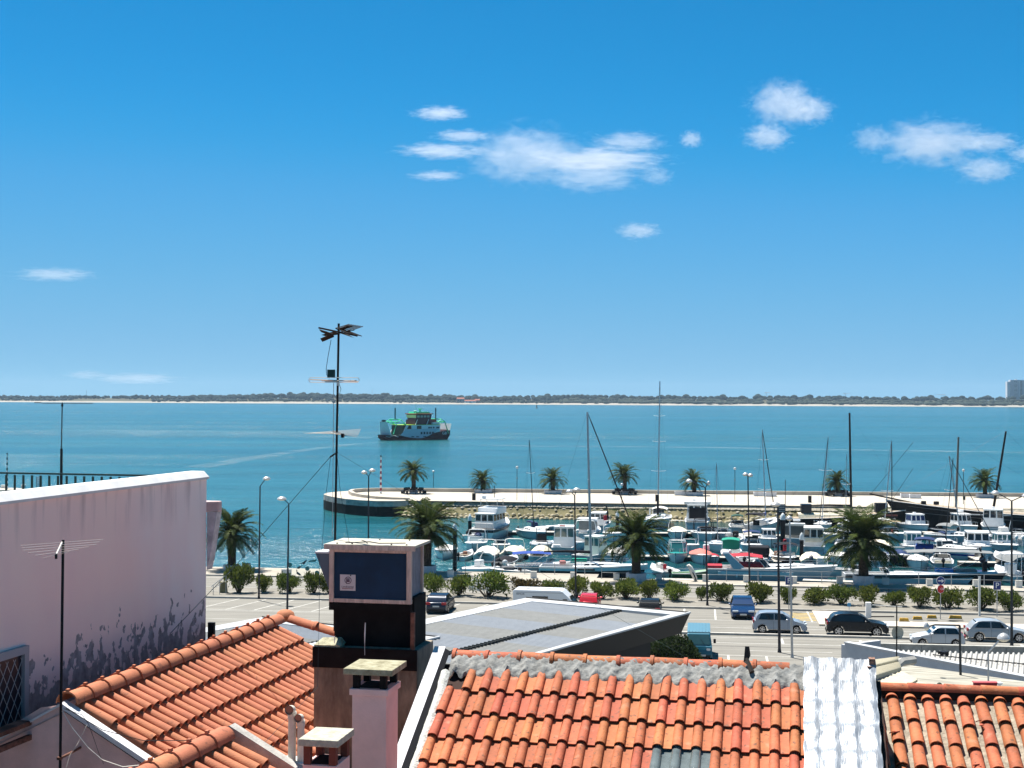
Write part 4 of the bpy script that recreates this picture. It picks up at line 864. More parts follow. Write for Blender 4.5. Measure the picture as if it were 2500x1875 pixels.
lamp('double-headed lamp behind the blue box beside the mast', (899,1424), (900,1163), [(889,1153,.3),(909,1148,.32)], zb=.12)
lamp('double-headed lamp in front of the motorhome', (1406,1466), (1403,1210), [(1390,1199,.3),(1408,1195,.34)])
lamp('lamp with long arm to the left, right of the dark yacht palm', (1727,1478), (1722,1191), [(1682,1174,.28),(1730,1179,.15)], zb=.12)
lamp('lamp with paired heads in front of the motor cruiser', (1830,1428), (1826,1165), [(1820,1158,.28),(1832,1160,.26)], zb=.12)
lamp('thick dark lamp post left of the grey lamp post', (1903,1600), (1899,1240), [(1893,1231,.36)], .10, depth=100)
lamp('grey lamp post with white globe right of the thick dark post', (1934,1610), (1928,1275), [(1927,1265,.22)], .085, m=galv, depth=98)
lamp('tall double-armed lamp at the far right', (2470,1577), (2470,1223), [(2430,1203,.30),(2505,1210,.3)], .10, m=darkmetal)
lamp('dark near post with long flat arm to the left, far right', (2352,1690), (2343,1527), [(2262,1529,.12)], .075, depth=60, m=darkmetal)
lamp('small near lamp with white cobra head, far right', (2413,1672), (2413,1592), [(2450,1556,.24)], .05, depth=55, m=galv)
def pier_lamp(x, y, yt, lab):
    b_ = px(x, y, 0); k = b_.y/F; h = (y-yt)*k; T = thing('pier_lamp', lab, 'street lamp', b_, 0, 'slender lamps on the pier'); MB().tube([(0,0,0),(0,0,h)], .05, 6).build('post', darkmetal, T); MB().lathe([(.05,0),(.25,.12),(.22,.3),(.03,.42)], 10, (0,0,h-.2)).build('lamp_head', headm, T, 40); MB().lathe([(.05,0),(.18,.1),(.05,.22)], 8, (0,0,h*.65)).build('mid_lamp', darkmetal, T)
for x, y, yt, lab in ((1058,1196,1151,'slender lamp on the pier right of the leftmost palm'),(1262,1222,1141,'slender lamp on the pier left of the small sailboat mast'),(1794,1226,1144,'slender lamp on the pier left of paired-head lamp'),(2352,1231,1148,'slender lamp on the pier behind the galleon mast'),(1518,1233,1183,'thin lamp stub on the pier by the fourth palm')): pier_lamp(x, y, yt, lab)
# ---- traffic signs
sb = mat('sign_blue', (.012,.03,.16), .4); sw = mat('sign_white', (.8,.8,.8), .5); srd = mat('sign_red', (.45,.012,.015), .4)
def sign(lab, base, k_items, zb=0):
    b_ = px(*base, zb); k = b_.y/F; T = thing('traffic_sign', lab, 'sign', b_); top = max(i[2] for i in k_items)
    MB().tube([(0,0,0),(0,0,(base[1]-min(i[1] for i in k_items))*k)], .035, 6).build('post', galv, T)
    for kind, y, sz in k_items:
        z = (base[1]-y)*k
        if kind == 'P':
            pl = MB().box((0,-.05,z), (.56,.02,.62)).build('plate', sb, T, bevel=.004); MB().box((0,-.044,z), (.60,.012,.66)).build('border', sw, pl); text('P', .62, sw, pl, (0,-.064,z), (PI/2,0,0))
        elif kind == 'arrow':
            pl = MB().lathe([(.30,0),(.30,.02)], 24).build('plate', sb, T, loc=(0,-.05,z), rz=(PI/2,0,0)); MB().lathe([(.335,0),(.335,.012)], 24).build('border', sw, pl, loc=(0,0,-.006)); a = MB(); a.box((-.03,0,.026), (.34,.07,.006)); a.add([(.06,.14,.03),(.06,.06,.03),(.22,0,.03),(.06,-.06,.03),(.06,-.14,.03),(.27,0,.03)], [(0,1,2,5),(2,3,4,5)]); a.build('arrow', sw, pl)
        elif kind == 'stop':
            pl = MB().lathe([(.33,0),(.33,.02)], 8).build('plate', srd, T, loc=(0,-.05,z), rz=(PI/2,0,PI/8)); text('STOP', .26, sw, T, (0,-.075,z), (PI/2,0,0)); MB().lathe([(.36,0),(.36,.012)], 8).build('border', sw, pl, loc=(0,0,-.006))
    return T
sign('blue square parking sign beside the grey lamp post', (1926,1489), [('P',1418,.3)], .12); sign('blue square parking sign at the right, left of the tall lamp', (2434,1506), [('P',1430,.3)]); sign('round blue arrow sign above a red stop sign', (2296,1512), [('arrow',1418,.3),('stop',1438,.3)])
# ---- barrier, ticket post, blocks
T = thing('parking_barrier', 'white barrier cabinet with dark lowered arm behind the black car', 'barrier', px(2120,1508,.13), -HA); MB().box((0,0,.6), (.42,.42,1.2)).build('cabinet', white, T, bevel=.04); MB().tube([(.2,-.25,.12),(1.9,-.5,.2)], .05, 6).build('arm', black, T); MB().tube([(.3,0,1.0),(2.6,.3,.85)], .035, 6).build('boom', offwhite, T)
T = thing('ticket_post', 'small blue ticket post left of the barrier cabinet', 'post', px(2073,1504,.13)); MB().tube([(0,0,0),(0,0,.75)], .05, 6).build('post', offwhite, T); MB().box((0,0,.88), (.24,.12,.28)).build('head', mat('post_blue', (.05,.22,.40), .5), T)
T = thing('white_post', 'slim tall white post left of the right parking sign', 'post', px(2391,1504,0)); MB().box((0,0,1.55), (.16,.12,3.1)).build('shaft', offwhite, T); MB().box((0,0,3.12), (.2,.16,.05)).build('cap', galv, T)
yel = mat('yellow_kerb_stop', (.50,.30,.04), .8, var=.35, vscale=5); wsm = MB().box((0,0,.13), (.75,.36,.26), 0, .8).mesh('body', yel); wsb = MB().box((0,0,.03), (.79,.4,.05)).mesh('base', concrete)
for x, y, sx, lab in ((2207,1517,1,'leftmost of four yellow kerb blocks beyond the white car'),(2240,1513,1,'second yellow kerb block from the left'),(2275,1510,1,'third yellow kerb block from the left, by stop sign post'),(2333,1511,1.35,'rightmost and longest yellow kerb block')):
    T = thing('kerb_block', lab, 'kerb block', px(x,y,.13), -HA, 'yellow kerb blocks on the island')
    for nm, me in (('body',wsm),('base',wsb)): o = link(nm, me, T); o.scale.x = sx
T = thing('ramp_railing', 'pale metal ramp railing at the edge of the pink wall', 'railing', px(516,1452,.12)); kk = T.location.y/F
mb = MB(); mb.tube([(0,0,.55*kk*36),(40*kk,.8,52*kk)], .03, 5); mb.tube([(0,0,.35*kk*36),(40*kk,.8,38*kk)], .02, 5); mb.build('rails', galv, T)
for f_ in (.1,.45,.8): MB().tube([(40*kk*f_,.8*f_,-.1),(40*kk*f_,.8*f_,(20+32*f_)*kk)], .03, 5).build('post', galv, T)
T = thing('litter_bin', 'olive litter bin left of the large dark shrub', 'bin', px(546,1446,.12)); binol = mat('bin_olive', (.20,.18,.09), .8, var=.3); MB().box((0,0,.42), (.7,.6,.84), .2, .8).build('body', binol, T, bevel=.04); MB().box((0,0,.87), (.62,.52,.06), .2).build('lid', binol, T)
# ================================================================ MARINA
navy = mat('navy_canvas', (.012,.03,.10), .8); bluecv = mat('royal_blue_canvas', (.012,.05,.26), .8); greycv = mat('grey_canvas', (.20,.21,.21), .85, var=.15)
blackcv = mat('black_canvas', (.018,.018,.022), .85); creamcv = mat('cream_canvas', (.66,.60,.46), .85, var=.12, vscale=2); whitecv = mat('white_canvas', (.72,.70,.64), .85, var=.12, vscale=2)
redcv = mat('red_canvas', (.36,.02,.035), .8, var=.15); coral = mat('coral_canvas', (.62,.16,.13), .8, var=.1); greencv = mat('green_canvas', (.01,.25,.17), .8); sky_b = mat('bright_blue_cover', (.01,.22,.62), .6)
hullgrey = mat('pale_grey_hull', (.55,.58,.60), .3); hullblue = mat('blue_grey_hull', (.28,.40,.46), .3, var=.15); hulldark = mat('dark_hull', (.02,.022,.03), .25); hullteal = mat('teal_deck', (.01,.26,.24), .4); woodb = mat('varnished_wood', (.32,.14,.05), .4, var=.3)
teak = mat('weathered_teak', (.36,.29,.21), .8, var=.25, vscale=3); blackhull = mat('tarred_hull', (.010,.010,.011), .5, var=.4); tubem = mat('rib_tube', (.50,.53,.56), .5); rubg = mat('rub_grey', (.10,.10,.11), .6)
def sheer(L, B, fb, br, tr, n=13):
    S = []
    for i in range(n):
        u = i/(n-1); b_ = B/2*(tr+(1-tr)*min(1,u/.4)) if u < .4 else B/2*(1-max(0,(u-.4)/.6)**2.3)
        S.append((-L/2+L*u, max(b_, .03), fb+br*u*u, u))
    return S
def interp(S, u):
    f = u*(len(S)-1); i = min(int(f), len(S)-2); f -= i; return tuple(S[i][k]*(1-f)+S[i+1][k]*f for k in range(3))
class Boat:
    def __init__(s, name, label, cat, xy, hd, L, B, hm=white, fb=.75, br=.35, tr=.85, rake=.6, boot=None, center=False, group='boats moored in the marina'):
        p = px(xy[0], xy[1], WZ)
        if not center: p = p+HV*(abs(math.sin(math.radians(hd)))*L*.5+abs(math.cos(math.radians(hd)))*B*.5)
        s.K = 1.07 if L < 10 else 1.0; s.T = thing(name, label, cat, p, math.radians(hd)-HA, group); s.T.scale = (s.K,)*3; s.M = Matrix.Translation(s.T.location) @ Matrix.Rotation(math.radians(hd)-HA, 4, 'Z') @ Matrix.Scale(s.K, 4); s.L, s.B, s.fb, s.S = L, B, fb, sheer(L,B,fb,br,tr); s.rake = rake; S = s.S
        R = []
        for x, b_, z, u in S:
            rk = rake*u**5; sec = [(x-rk*.2, 0, -.35), (x, b_*.72, -.12), (x+rk*.45, b_*.93, z*.5), (x+rk, b_, z)]
            R.append([(q[0],-q[1],q[2]) for q in sec[::-1]]+sec[1:])
        mb = MB(); mb.rings(R, False); mb.add(R[0], [tuple(range(6,-1,-1))]); s.hull = mb.build('hull', hm, s.T, 35)
        mb = MB()
        for sg in (-1,1): mb.tube([(x+rake*u**5, sg*(b_+.01), z-.03) for x, b_, z, u in S], .045, 5)
        mb.build('rub_rail', rubg if hm is white else white, s.T)
        if boot:
            mb = MB()
            for sg in (-1,1):
                a = [(x+rake*u**5*.3, sg*(b_*.865+.015), z*.30) for x, b_, z, u in S]; c = [(x+rake*u**5*.42, sg*(b_*.925+.015), z*.48) for x, b_, z, u in S]; mb.rings([a,c] if sg < 0 else [c,a], False)
            mb.build('stripe', boot, s.T)
    def at(s, u): return interp(s.S, u)
    def deck(s, uc=.45, m=white, sole=.28, solem=None, camber=.10, u0=0, side=.16):
        S = s.S; rows = []; n = 12
        for i in range(n):
            u = uc+(1-uc)*i/(n-1); x, b_, z = s.at(u); rk = s.rake*u**5; rows.append([(x+rk, y*b_, z+camber*(1-y*y)) for y in (-1,-.5,0,.5,1)])
        MB().rings(rows, False).build('foredeck', m, s.T, 40)
        if uc > u0+.05:
            mb = MB(); a = [s.at(u0+(uc-u0)*i/6) for i in range(7)]
            for sg in (-1,1):
                o = [(x, sg*b_, z) for x, b_, z in a]; q = [(x, sg*(b_-side), z) for x, b_, z in a]; w_ = [(x, sg*(b_-side), sole) for x, b_, z in a]
                mb.rings([o,q,w_] if sg > 0 else [w_,q,o], False)
            e = a[-1]; mb.quad((e[0],-e[1]+side,sole),(e[0],e[1]-side,sole),(e[0],e[1]-side,e[2]+.05),(e[0],-e[1]+side,e[2]+.05)); e = a[0]; mb.box((e[0]+.06,0,(sole+e[2])/2), (.12,2*e[1]-.05,e[2]-sole))
            mb.build('coaming', m, s.T); MB().rings([[(x,-b_+side,sole) for x, b_, z in a],[(x,b_-side,sole) for x, b_, z in a]], False).build('cockpit_sole', solem or offwhite, s.T)
        return s
    def seats(s, u=.12, m=whitecv, n=1):
        x, b_, z = s.at(u); MB().box((x+.2,0,.48), (.45,b_*1.5,.4)).build('seat', m, s.T, bevel=.05); MB().box((x,0,.78), (.12,b_*1.5,.35)).build('seat_back', m, s.T, bevel=.04); return s
    def screen(s, u=.5, h=.5, w=.8, m=glass, lean=.45):
        x, b_, z = s.at(u); b_ *= w; fr = MB()
        P = [(x-.55,-b_,z+.08),(x+.05,-b_*.75,z+.12),(x+.05,b_*.75,z+.12),(x-.55,b_,z+.08)]; Q = [(p[0]-lean*h, p[1]*.86, p[2]+h) for p in P]
        for i in range(3): MB().add([P[i],P[i+1],Q[i+1],Q[i]], [(0,1,2,3)]).build('windscreen', m, s.T)
        fr.tube(Q, .03, 5); 
        for p, q in zip(P, Q): fr.tube([p,q], .022, 5)
        fr.build('screen_frame', white, s.T); return s
    def arch(s, u=.25, h=1.5, m=white, r=.05, lean=-.2, w=.92, second=None):
        x, b_, z = s.at(u); b_ *= w; mb = MB(); mb.tube([(x,-b_,z),(x+lean*.5,-b_*.97,z+h*.6),(x+lean,-b_*.85,z+h*.95),(x+lean,-b_*.5,z+h),(x+lean,b_*.5,z+h),(x+lean,b_*.85,z+h*.95),(x+lean*.5,b_*.97,z+h*.6),(x,b_,z)], r, 6); mb.build('arch', m, s.T, 60); return s
    def bimini(s, u0=.1, u1=.5, h=1.7, m=navy, w=.85, legs=steel, crown=.14, sag=0):
        a, c = s.at(u0), s.at(u1); b_ = max(a[1],c[1])*w; rows = []
        for i in range(7):
            f = i/6; x = a[0]+(c[0]-a[0])*f; hh = a[2]+h-(abs(f-.5)*2)**2*.12; rows.append([(x, b_*y, hh+crown*(1-y*y)) for y in (-1,-.66,-.33,0,.33,.66,1)])
        mb = MB(); mb.rings(rows, False); mb.rings([[(p[0],p[1],p[2]-.03) for p in r_] for r_ in rows][::-1], False); mb.rings([[rows[0][j] for j in range(7)],[(p[0],p[1],p[2]-.12) for p in rows[0]]], False); mb.build('canopy', m, s.T, 50)
        mb = MB(); xm = (a[0]+c[0])/2
        for sg in (-1,1):
            mb.tube([(xm,sg*b_,a[2]),(a[0]+.1,sg*b_*.98,a[2]+h-.1)], .02, 5); mb.tube([(xm,sg*b_,a[2]),(c[0]-.1,sg*b_*.98,a[2]+h-.1)], .02, 5)
        mb.build('canopy_frame', legs, s.T); return s
    def cover(s, u0=0, u1=.6, h=.55, m=creamcv, peak=.5):
        rows = []; n = 9
        for i in range(n):
            f = i/(n-1); x, b_, z = s.at(u0+(u1-u0)*f); hh = h*math.sin(PI*min(1,max(0,(.12+f*.86))))**.6*(1 if f < .9 else .7); rows.append([(x, b_*y*1.02, z+.02+hh*(1-abs(y)**2.2)+.03*math.sin(7*f+5*y)) for y in (-1,-.8,-.45,0,.45,.8,1)])
        mb = MB(); mb.rings(rows, False); e = rows[0]; mb.rings([[(p[0]-.03,p[1],p[2]-.28 if abs(p[1]) > .01 else p[2]-.35) for p in e], e], False); mb.build('cover', m, s.T, 50); return s
    def house(s, u0=.3, u1=.62, h=1.6, m=white, w=.68, gm=glass, roof=white, front=.25, back=0, panes=2, over=.15, zb=None):
        a, c = s.at(u0), s.at(u1); x0, x1 = a[0], c[0]; b_ = min(a[1],c[1])*w/.8; b_ = min(b_, max(a[1],c[1])-.1); z0 = max(a[2],c[2])-.05 if zb is None else zb; zt = z0+h; zm = z0+h*.42
        def cs(x, z, k): return (x, k, z)
        fr = front*h; bk = back*h
        body = MB(); lo = [(x0,-b_,z0-.3),(x1+.1,-b_*.9,z0-.3),(x1+.1,b_*.9,z0-.3),(x0,b_,z0-.3)]; hi = [(x0+bk,-b_*.9,zt),(x1-fr,-b_*.8,zt),(x1-fr,b_*.8,zt),(x0+bk,b_*.9,zt)]; body.rings([lo,hi]); hs = body.build('wheelhouse', m, s.T, bevel=.04)
        def P(e, f, g):                                     # point on wall e at horizontal f, vertical g, pushed out 1 cm
            p, q, r_, t_ = Vector(lo[e]), Vector(lo[(e+1)%4]), Vector(hi[(e+1)%4]), Vector(hi[e]); o = (p*(1-f)+q*f)*(1-g)+(t_*(1-f)+r_*f)*g; nrm = (q-p).cross(t_-p).normalized(); return o+nrm*.014
        for e in range(4):
            k = panes if e % 2 == 0 else (3 if b_ > .9 else 2)
            for i in range(k):
                f0, f1 = (i+.10)/k, (i+.90)/k; MB().add([P(e,f0,.52),P(e,f1,.52),P(e,f1,.93),P(e,f0,.93)], [(0,1,2,3)]).build('window', gm, hs)
        rf = MB(); rf.prism([(x0+bk-over,-b_*.95),(x1-fr+over*1.6,-b_*.82),(x1-fr+over*1.6,b_*.82),(x0+bk-over,b_*.95)], zt, zt+.09); rf.build('roof', roof, s.T, bevel=.035); s.ztop = zt+.09; s.xh = (x0+x1)/2; return s
    def trunk(s, u0=.35, u1=.72, h=.35, m=white, w=.6, n=3):
        rows = []
        for i in range(7):
            f = i/6; x, b_, z = s.at(u0+(u1-u0)*f); hh = h*(1-.55*f*f); rows.append([(x,-b_*w,z),(x,-b_*w*.88,z+hh*.85),(x,0,z+hh+.05),(x,b_*w*.88,z+hh*.85),(x,b_*w,z)])
        mb = MB(); mb.rings(rows, False); mb.add(rows[0], [(0,1,2,3,4)]); mb.add(rows[-1], [(4,3,2,1,0)]); tk = mb.build('cabin_trunk', m, s.T, 30)
        for sg in (0, 3):
            for i in range(n):
                r0, r1 = rows[1+i], rows[2+i]; q = [Vector(r0[sg])*(1-g)+Vector(r0[sg+1])*g for g in (.35,.8)]; q2 = [Vector(r1[sg])*(1-g)+Vector(r1[sg+1])*g for g in (.35,.8)]; o = Vector((0,-.012 if sg == 0 else .012,.006)); a, b_, c, d = q[0]+o, q2[0]+o, q2[1]+o, q[1]+o; MB().quad(a+(b_-a)*.15, a+(b_-a)*.85, d+(c-d)*.85, d+(c-d)*.15).build('portlight', glass, tk)
        return s
    def rail(s, u0=.55, h=.5, m=steel):
        mb = MB(); pts = []
        for sg in (-1,1):
            a = [s.at(u0+(.97-u0)*i/5) for i in range(6)]; pts.append([(x+s.rake*(u0+(.97-u0)*i/5)**5, sg*b_*.95, z+h) for i, (x, b_, z) in enumerate(a)])
        mb.tube(pts[0]+pts[1][::-1], .018, 5)
        for p in pts:
            for q in p[::2]: mb.tube([(q[0],q[1],q[2]-h),q], .015, 4)
        mb.build('pulpit', m, s.T); return s
    def outboard(s, m=black, y=0, k=1.0, up=.35):
        x, b_, z = s.at(0); mb = MB(); mb.ball((x-.28*k,y,z+.30*k), (.30*k,.20*k,.30*k), 8, 6); mb.box((x-.25*k,y,z-.15*k), (.18*k,.14*k,.6*k)); mb.box((x-.30*k,y,(z-.40*k-.5)/2), (.26*k,.10*k,z-.40*k+.5)); mb.build('outboard', m, s.T, 50); return s
    def tubes(s, r=.24, m=tubem):
        mb = MB(); pts = []
        for sg in (-1,1): pts.append([(x+s.rake*u**5*.7, sg*b_, s.fb*.85+.25*u*u) for x, b_, z, u in s.S])
        mb.tube(pts[0]+pts[1][::-1], [r*.7]+[r]*(2*len(s.S)-2)+[r*.7], 8); mb.build('tube', m, s.T, 60); return s
    def mast(s, u, xtop, ytop, m=galv, r=.075, spr=(), boom=None, bm=navy, stay=None, shr=True, zb=None, xb=None):
        x, b_, z = s.at(u); z = z+.3 if zb is None else zb; M = s.M; base = M @ Vector((x,0,z)); tp = pd(xtop, ytop, base.y); inv = M.inverted(); t = inv @ tp; base = Vector((x,0,z))
        MB().tube([base, t], [r,r*.7], 8).build('mast', m, s.T); L_ = t-base
        for f, w in spr: p = base+L_*f; MB().tube([p+V(-.1,-w,.1), p, p+V(-.1,w,.1)], .028, 5).build('spreader', white, s.T)
        if boom: l, hz = boom; MB().tube([base+V(-.05,0,hz), base+V(-l*.5,0,hz+.05), base+V(-l,0,hz-.03)], [.17,.15,.07], 8).build('sail_cover', bm, s.T, 60)
        bow = s.S[-1]; bx = Vector((bow[0]+s.rake*.9, 0, bow[2]+.1))
        if stay: MB().tube([bx, bx+(t-bx)*.08, bx+(t-bx)*.93, t], [.03,stay[1],stay[1]*.8,.02], 6).build('furled_jib', stay[0], s.T)
        if shr:
            w_ = MB(); 
            for sg in (-1,1): w_.tube([(x-.2,sg*b_*.95,s.fb), t], .010, 3)
            w_.tube([(s.S[0][0],0,s.fb), t], .010, 3)
            if not stay: w_.tube([bx, t], .010, 3)
            w_.build('rigging', darkmetal, s.T)
        return s
    def uat(s, xp):
        best = (1e9, .5); M = s.M
        for i in range(101):
            w = M @ Vector((s.S[0][0]+s.L*i/100, 0, s.fb)); d = CROT.transposed() @ (w-CAMP); xx_ = 1250+F*d.x/-d.z
            best = min(best, (abs(xx_-xp), i/100))
        return best[1]
    def fenders(s, n=3, side=1, m=white):
        for i in range(n): x, b_, z = s.at(.25+.4*i/max(1,n-1)); MB().ball((x,side*(b_+.12),z*.45), (.11,.11,.28), 7, 5).build('fender', m, s.T, True)
        return s
    def box(s, name, c, d, m, rz=0, bevel=.03): MB().box(c, d, rz).build(name, m, s.T, bevel=bevel); return s
    def tub(s, name, pts, r, m): MB().tube(pts, r, 5).build(name, m, s.T); return s
def MBt(name, label, xy, hd, L, B, **k): return Boat(name, label, 'boat', xy, hd, L, B, **k)
mb_, sb_ = 'motor_boat', 'sailing_boat'
# --- far row
b = MBt('trawler_yacht', 'large trawler yacht with flybridge, dark windows and emblem on its stern', (1190,1319), 80, 11.5, 4.1, fb=1.45, br=.7, tr=.92)
b.deck(.5, white, 1.0, teak); stripe = MB()
for sg in (-1,1): stripe.rings([[(x+.6*u**5,sg*(b_+.03),z-.42) for x, b_, z, u in b.S],[(x+.6*u**5,sg*(b_+.035),z-.12) for x, b_, z, u in b.S]][::sg], False)
x0_ = b.S[0]; stripe.quad((x0_[0]-.03,-x0_[1],x0_[2]-.45),(x0_[0]-.03,x0_[1],x0_[2]-.45),(x0_[0]-.03,x0_[1],x0_[2]-.12),(x0_[0]-.03,-x0_[1],x0_[2]-.12)); stripe.build('stripe', hulldark, b.T)
b.house(.14,.66,1.75,white,.66,glass,white,.2,0,4,.35); b.box('flybridge', (-.6,0,3.75), (4.2,2.9,.9), white, 0, .1); b.box('flybridge_seat', (-2.3,.5,3.7), (.7,1.3,.9), offwhite); b.box('hardtop', (-.4,0,5.35), (3.2,2.9,.12), white, 0, .05)
for sx in (-1.7,1.0):
    for sy in (-1.2,1.2): b.tub('hardtop_post', [(sx-.4,sy,4.1),(sx-.4,sy,5.3)], .045, steel)
b.tub('radar_mast', [(-.3,-.2,5.4),(-.3,-.2,7.2)], .05, darkmetal); b.box('radar_dome', (-1.5,.9,5.62), (.6,.6,.4), white, 0, .12); b.rail(.5,.75); b.box('fly_screen', (1.4,0,4.35), (.12,2.4,.4), glass); b.box('cabin_door', (b.S[0][0]+1.75,-.3,2.0), (.05,.7,1.1), glass)
mb = MB(); mb.lathe([(.52,0),(.52,.02)], 20); o = mb.build('stern_emblem', mat('emblem_purple', (.05,.05,.16), .5), b.T, loc=(b.S[0][0]-.02,.35,.72), rz=(0,-PI/2,0)); o.scale = (.62,1,1); MB().lathe([(.26,0),(.26,.03)], 16).build('emblem_centre', mat('emblem_pale', (.45,.42,.6), .5), b.T, loc=(b.S[0][0]-.02,.35,.66), rz=(0,-PI/2,0))
ld = MB(); 
for y in (-.6,-1.0): ld.tube([(b.S[0][0]-.06,y,.1),(b.S[0][0]-.06,y,1.3)], .03, 4)
for z in (.3,.6,.9): ld.tube([(b.S[0][0]-.06,-.6,z),(b.S[0][0]-.06,-1.0,z)], .025, 4)
ld.build('ladder', mat('ladder_teal', (.08,.25,.28), .5), b.T); b.rail(.08,.0) if 0 else None
st_ = MB()
for k in range(5): st_.tube([(b.S[0][0]+.1,-1.6+k*.8,1.45),(b.S[0][0]+.1,-1.6+k*.8,2.3)], .025, 4)
st_.tube([(b.S[0][0]+.1,-1.7,2.3),(b.S[0][0]+.1,1.7,2.3)], .03, 4); st_.tube([(b.S[0][0]+.1,-1.7,2.3),(b.S[0][0]+2,-1.9,2.3)], .03, 4); st_.build('stern_rail', steel, b.T)
MBt(mb_, 'small white dinghy tucked left of the trawler yacht', (1142,1322), -70, 4.2, 1.7, fb=.5).deck(.6).outboard(y=0,k=.8)
MBt(sb_, 'small sailing boat with blue-grey hull right of the trawler yacht', (1293,1320), -62, 7.6, 2.6, hm=hullblue, fb=.95, br=.25, tr=.7).deck(.4).trunk(.3,.75,.4).mast(.55, 1292, 1074, darkmetal, .06, [(.62,.6)], (2.6,.7), navy).rail(.6).box('hood', (-.4,.4,1.65), (.7,.9,.8), navy, 0, .25)
MBt(mb_, 'grey upturned tender on the far pontoon end', (1344,1297), -40, 3.4, 1.5, hm=hullgrey, fb=.5).deck(.3)
MBt(mb_, 'white cabin cruiser seen from its stern behind the yacht mast', (1432,1321), 84, 8.4, 3.1, fb=1.0, br=.4).deck(.42,white,.5).house(.36,.6,1.2,white,.68,greycv,white,.35,.1,2,.2).box('rear_screen', (-1.3,0,1.75), (.08,2.2,1.1), greycv).outboard(offwhite,-.7,.9).outboard(offwhite,.7,.9).arch(.22,1.5).box('hardtop', (-.9,0,2.65), (2.4,2.5,.12), white)
MBt(mb_, 'white flybridge boat with dark arch and red lifebuoy, behind the yacht mast', (1458,1300), 86, 9, 3.2, fb=1.0).deck(.4).house(.3,.65,1.3).arch(.3,2.6,blackcv,.07).arch(.36,2.5,blackcv,.05).box('lifebuoy', (-2.8,-1.2,1.9), (.12,.5,.7), redcv, 0, .1).rail()
MBt(sb_, 'large sailing yacht bow-on with white sprayhood and the tallest mast', (1605,1293), -93, 13, 3.9, hm=hullgrey, fb=1.25, br=.3, tr=.75).deck(.32).trunk(.25,.75,.45).bimini(.16,.4,1.25,whitecv,.62,steel,.3).mast(.6,1611,931,galv,.11,[(.33,1.15),(.55,1.05),(.74,.9)],(4.6,.8),blackcv,None).rail(.6).box('sail_bag', (1.55,0,3.2), (.35,.35,3.4), blackcv, 0, .12).box('sprayhood_window', (.15,0,2.25), (.06,1.7,.5), glass).box('life_raft', (-3.2,-1.6,1.9), (.9,.2,.9), hullgrey, 0, .15)
MBt(mb_, 'white motor boat half hidden left of the largest yacht', (1575,1287), -80, 6.5, 2.4).deck(.4).screen(.5).rail()
MBt('fishing_cruiser', 'white hardtop fishing cruiser, stern on, with dark open cabin', (1703,1292), 88, 9.4, 3.6, fb=1.0, br=.5).deck(.5,white,.5).house(.34,.66,2.0,white,.8,glass,white,.2,0,2,.5).box('flybridge_top', (-.2,0,3.45), (2.8,3.7,.42), offwhite, 0, .1).box('cabin_opening', (-1.58,0,2.0), (.06,2.3,1.5), black).box('bait_box', (.0,.5,3.75), (.5,.5,.3), white).rail().tub('rod_post', [(-1.5,1.2,1.2),(-1.5,1.2,3.2)], .05, white)
MBt(mb_, 'cream-covered motor boat, bow on, with white arch', (1652,1318), -92, 7.2, 2.6).deck(.62).cover(.05,.75,.55,creamcv).arch(.38,1.35,white,.045)
MBt(mb_, 'sports boat with black arch canopy, bow on, by the long-armed lamp', (1722,1324), -78, 7.8, 2.8, hm=hullgrey, fb=.85).deck(.5).screen(.55,.5).arch(.3,1.75,blackcv,.06).arch(.42,1.6,blackcv,.045).rail(.55,.55).box('console', (-.2,0,1.3), (1.2,1.6,.8), black, 0, .2).box('lifebuoy', (.2,1.2,1.35), (.1,.6,.6), black, 0, .15)
MBt(mb_, 'bowrider with green top at the far pontoon', (1801,1300), 90, 6.0, 2.4).deck(.5).screen(.5,.5).bimini(.3,.6,1.4,mat('dark_green_canvas', (.015,.06,.045), .8),.7).seats(.1)
MBt('inflatable_boat', 'grey inflatable with dark outboard before the green-topped bowrider', (1797,1325), 88, 4.6, 2.1, hm=hullgrey, fb=.4).deck(.7).tubes(.26).outboard(black,0,1.3).box('console', (.2,0,.9), (.9,.8,.8), black, 0, .15)
MBt(sb_, 'white sailing yacht, stern on, with black canopy and blue boom', (1869,1303), 70, 9.6, 3.2, fb=1.1, tr=.8, boot=None).deck(.35,white,.5).trunk(.34,.8,.45).bimini(.02,.3,1.5,blackcv,.85).mast(.58,1861,1049,galv,.085,[(.33,.95),(.66,.75)],(3.4,.8),bluecv,(darkmetal,.07)).rail().box('wheel_pod', (-3.5,0,1.3), (.3,.9,.8), black, 0, .1)
# traditional dark wooden boats
b = MBt('wooden_sailing_barge', 'long black wooden barge with cream deck awning and single dark mast', (2055,1289), 3, 19, 4.6, hm=blackhull, fb=1.25, br=1.5, tr=.55, rake=1.3); b.deck(.12,teak,.6)
mbx = MB(); mbx.rings([[(x,-1.5,1.35),(x,-1.2,1.9),(x,0,2.1),(x,1.2,1.9),(x,1.5,1.35)] for x in (-6.5,-4,-1,1.5,4)], False); mbx.build('awning', creamcv, b.T, 50); b.mast(b.uat(2078),2074,1008,mat('dark_spar', (.03,.022,.018), .6),.2,(),(7.0,1.6),blackcv,None,True,1.6); b.box('deckhouse', (6.2,0,2.9), (1.8,1.6,1.5), black); b.box('deckhouse', (-5.2,0,2.6), (1.6,1.5,1.6), hulldark)
b.box('red_strake', (6.3,-1.55,1.9), (4.2,.06,.25), mat('oxide_red', (.10,.03,.025), .7), -.13)
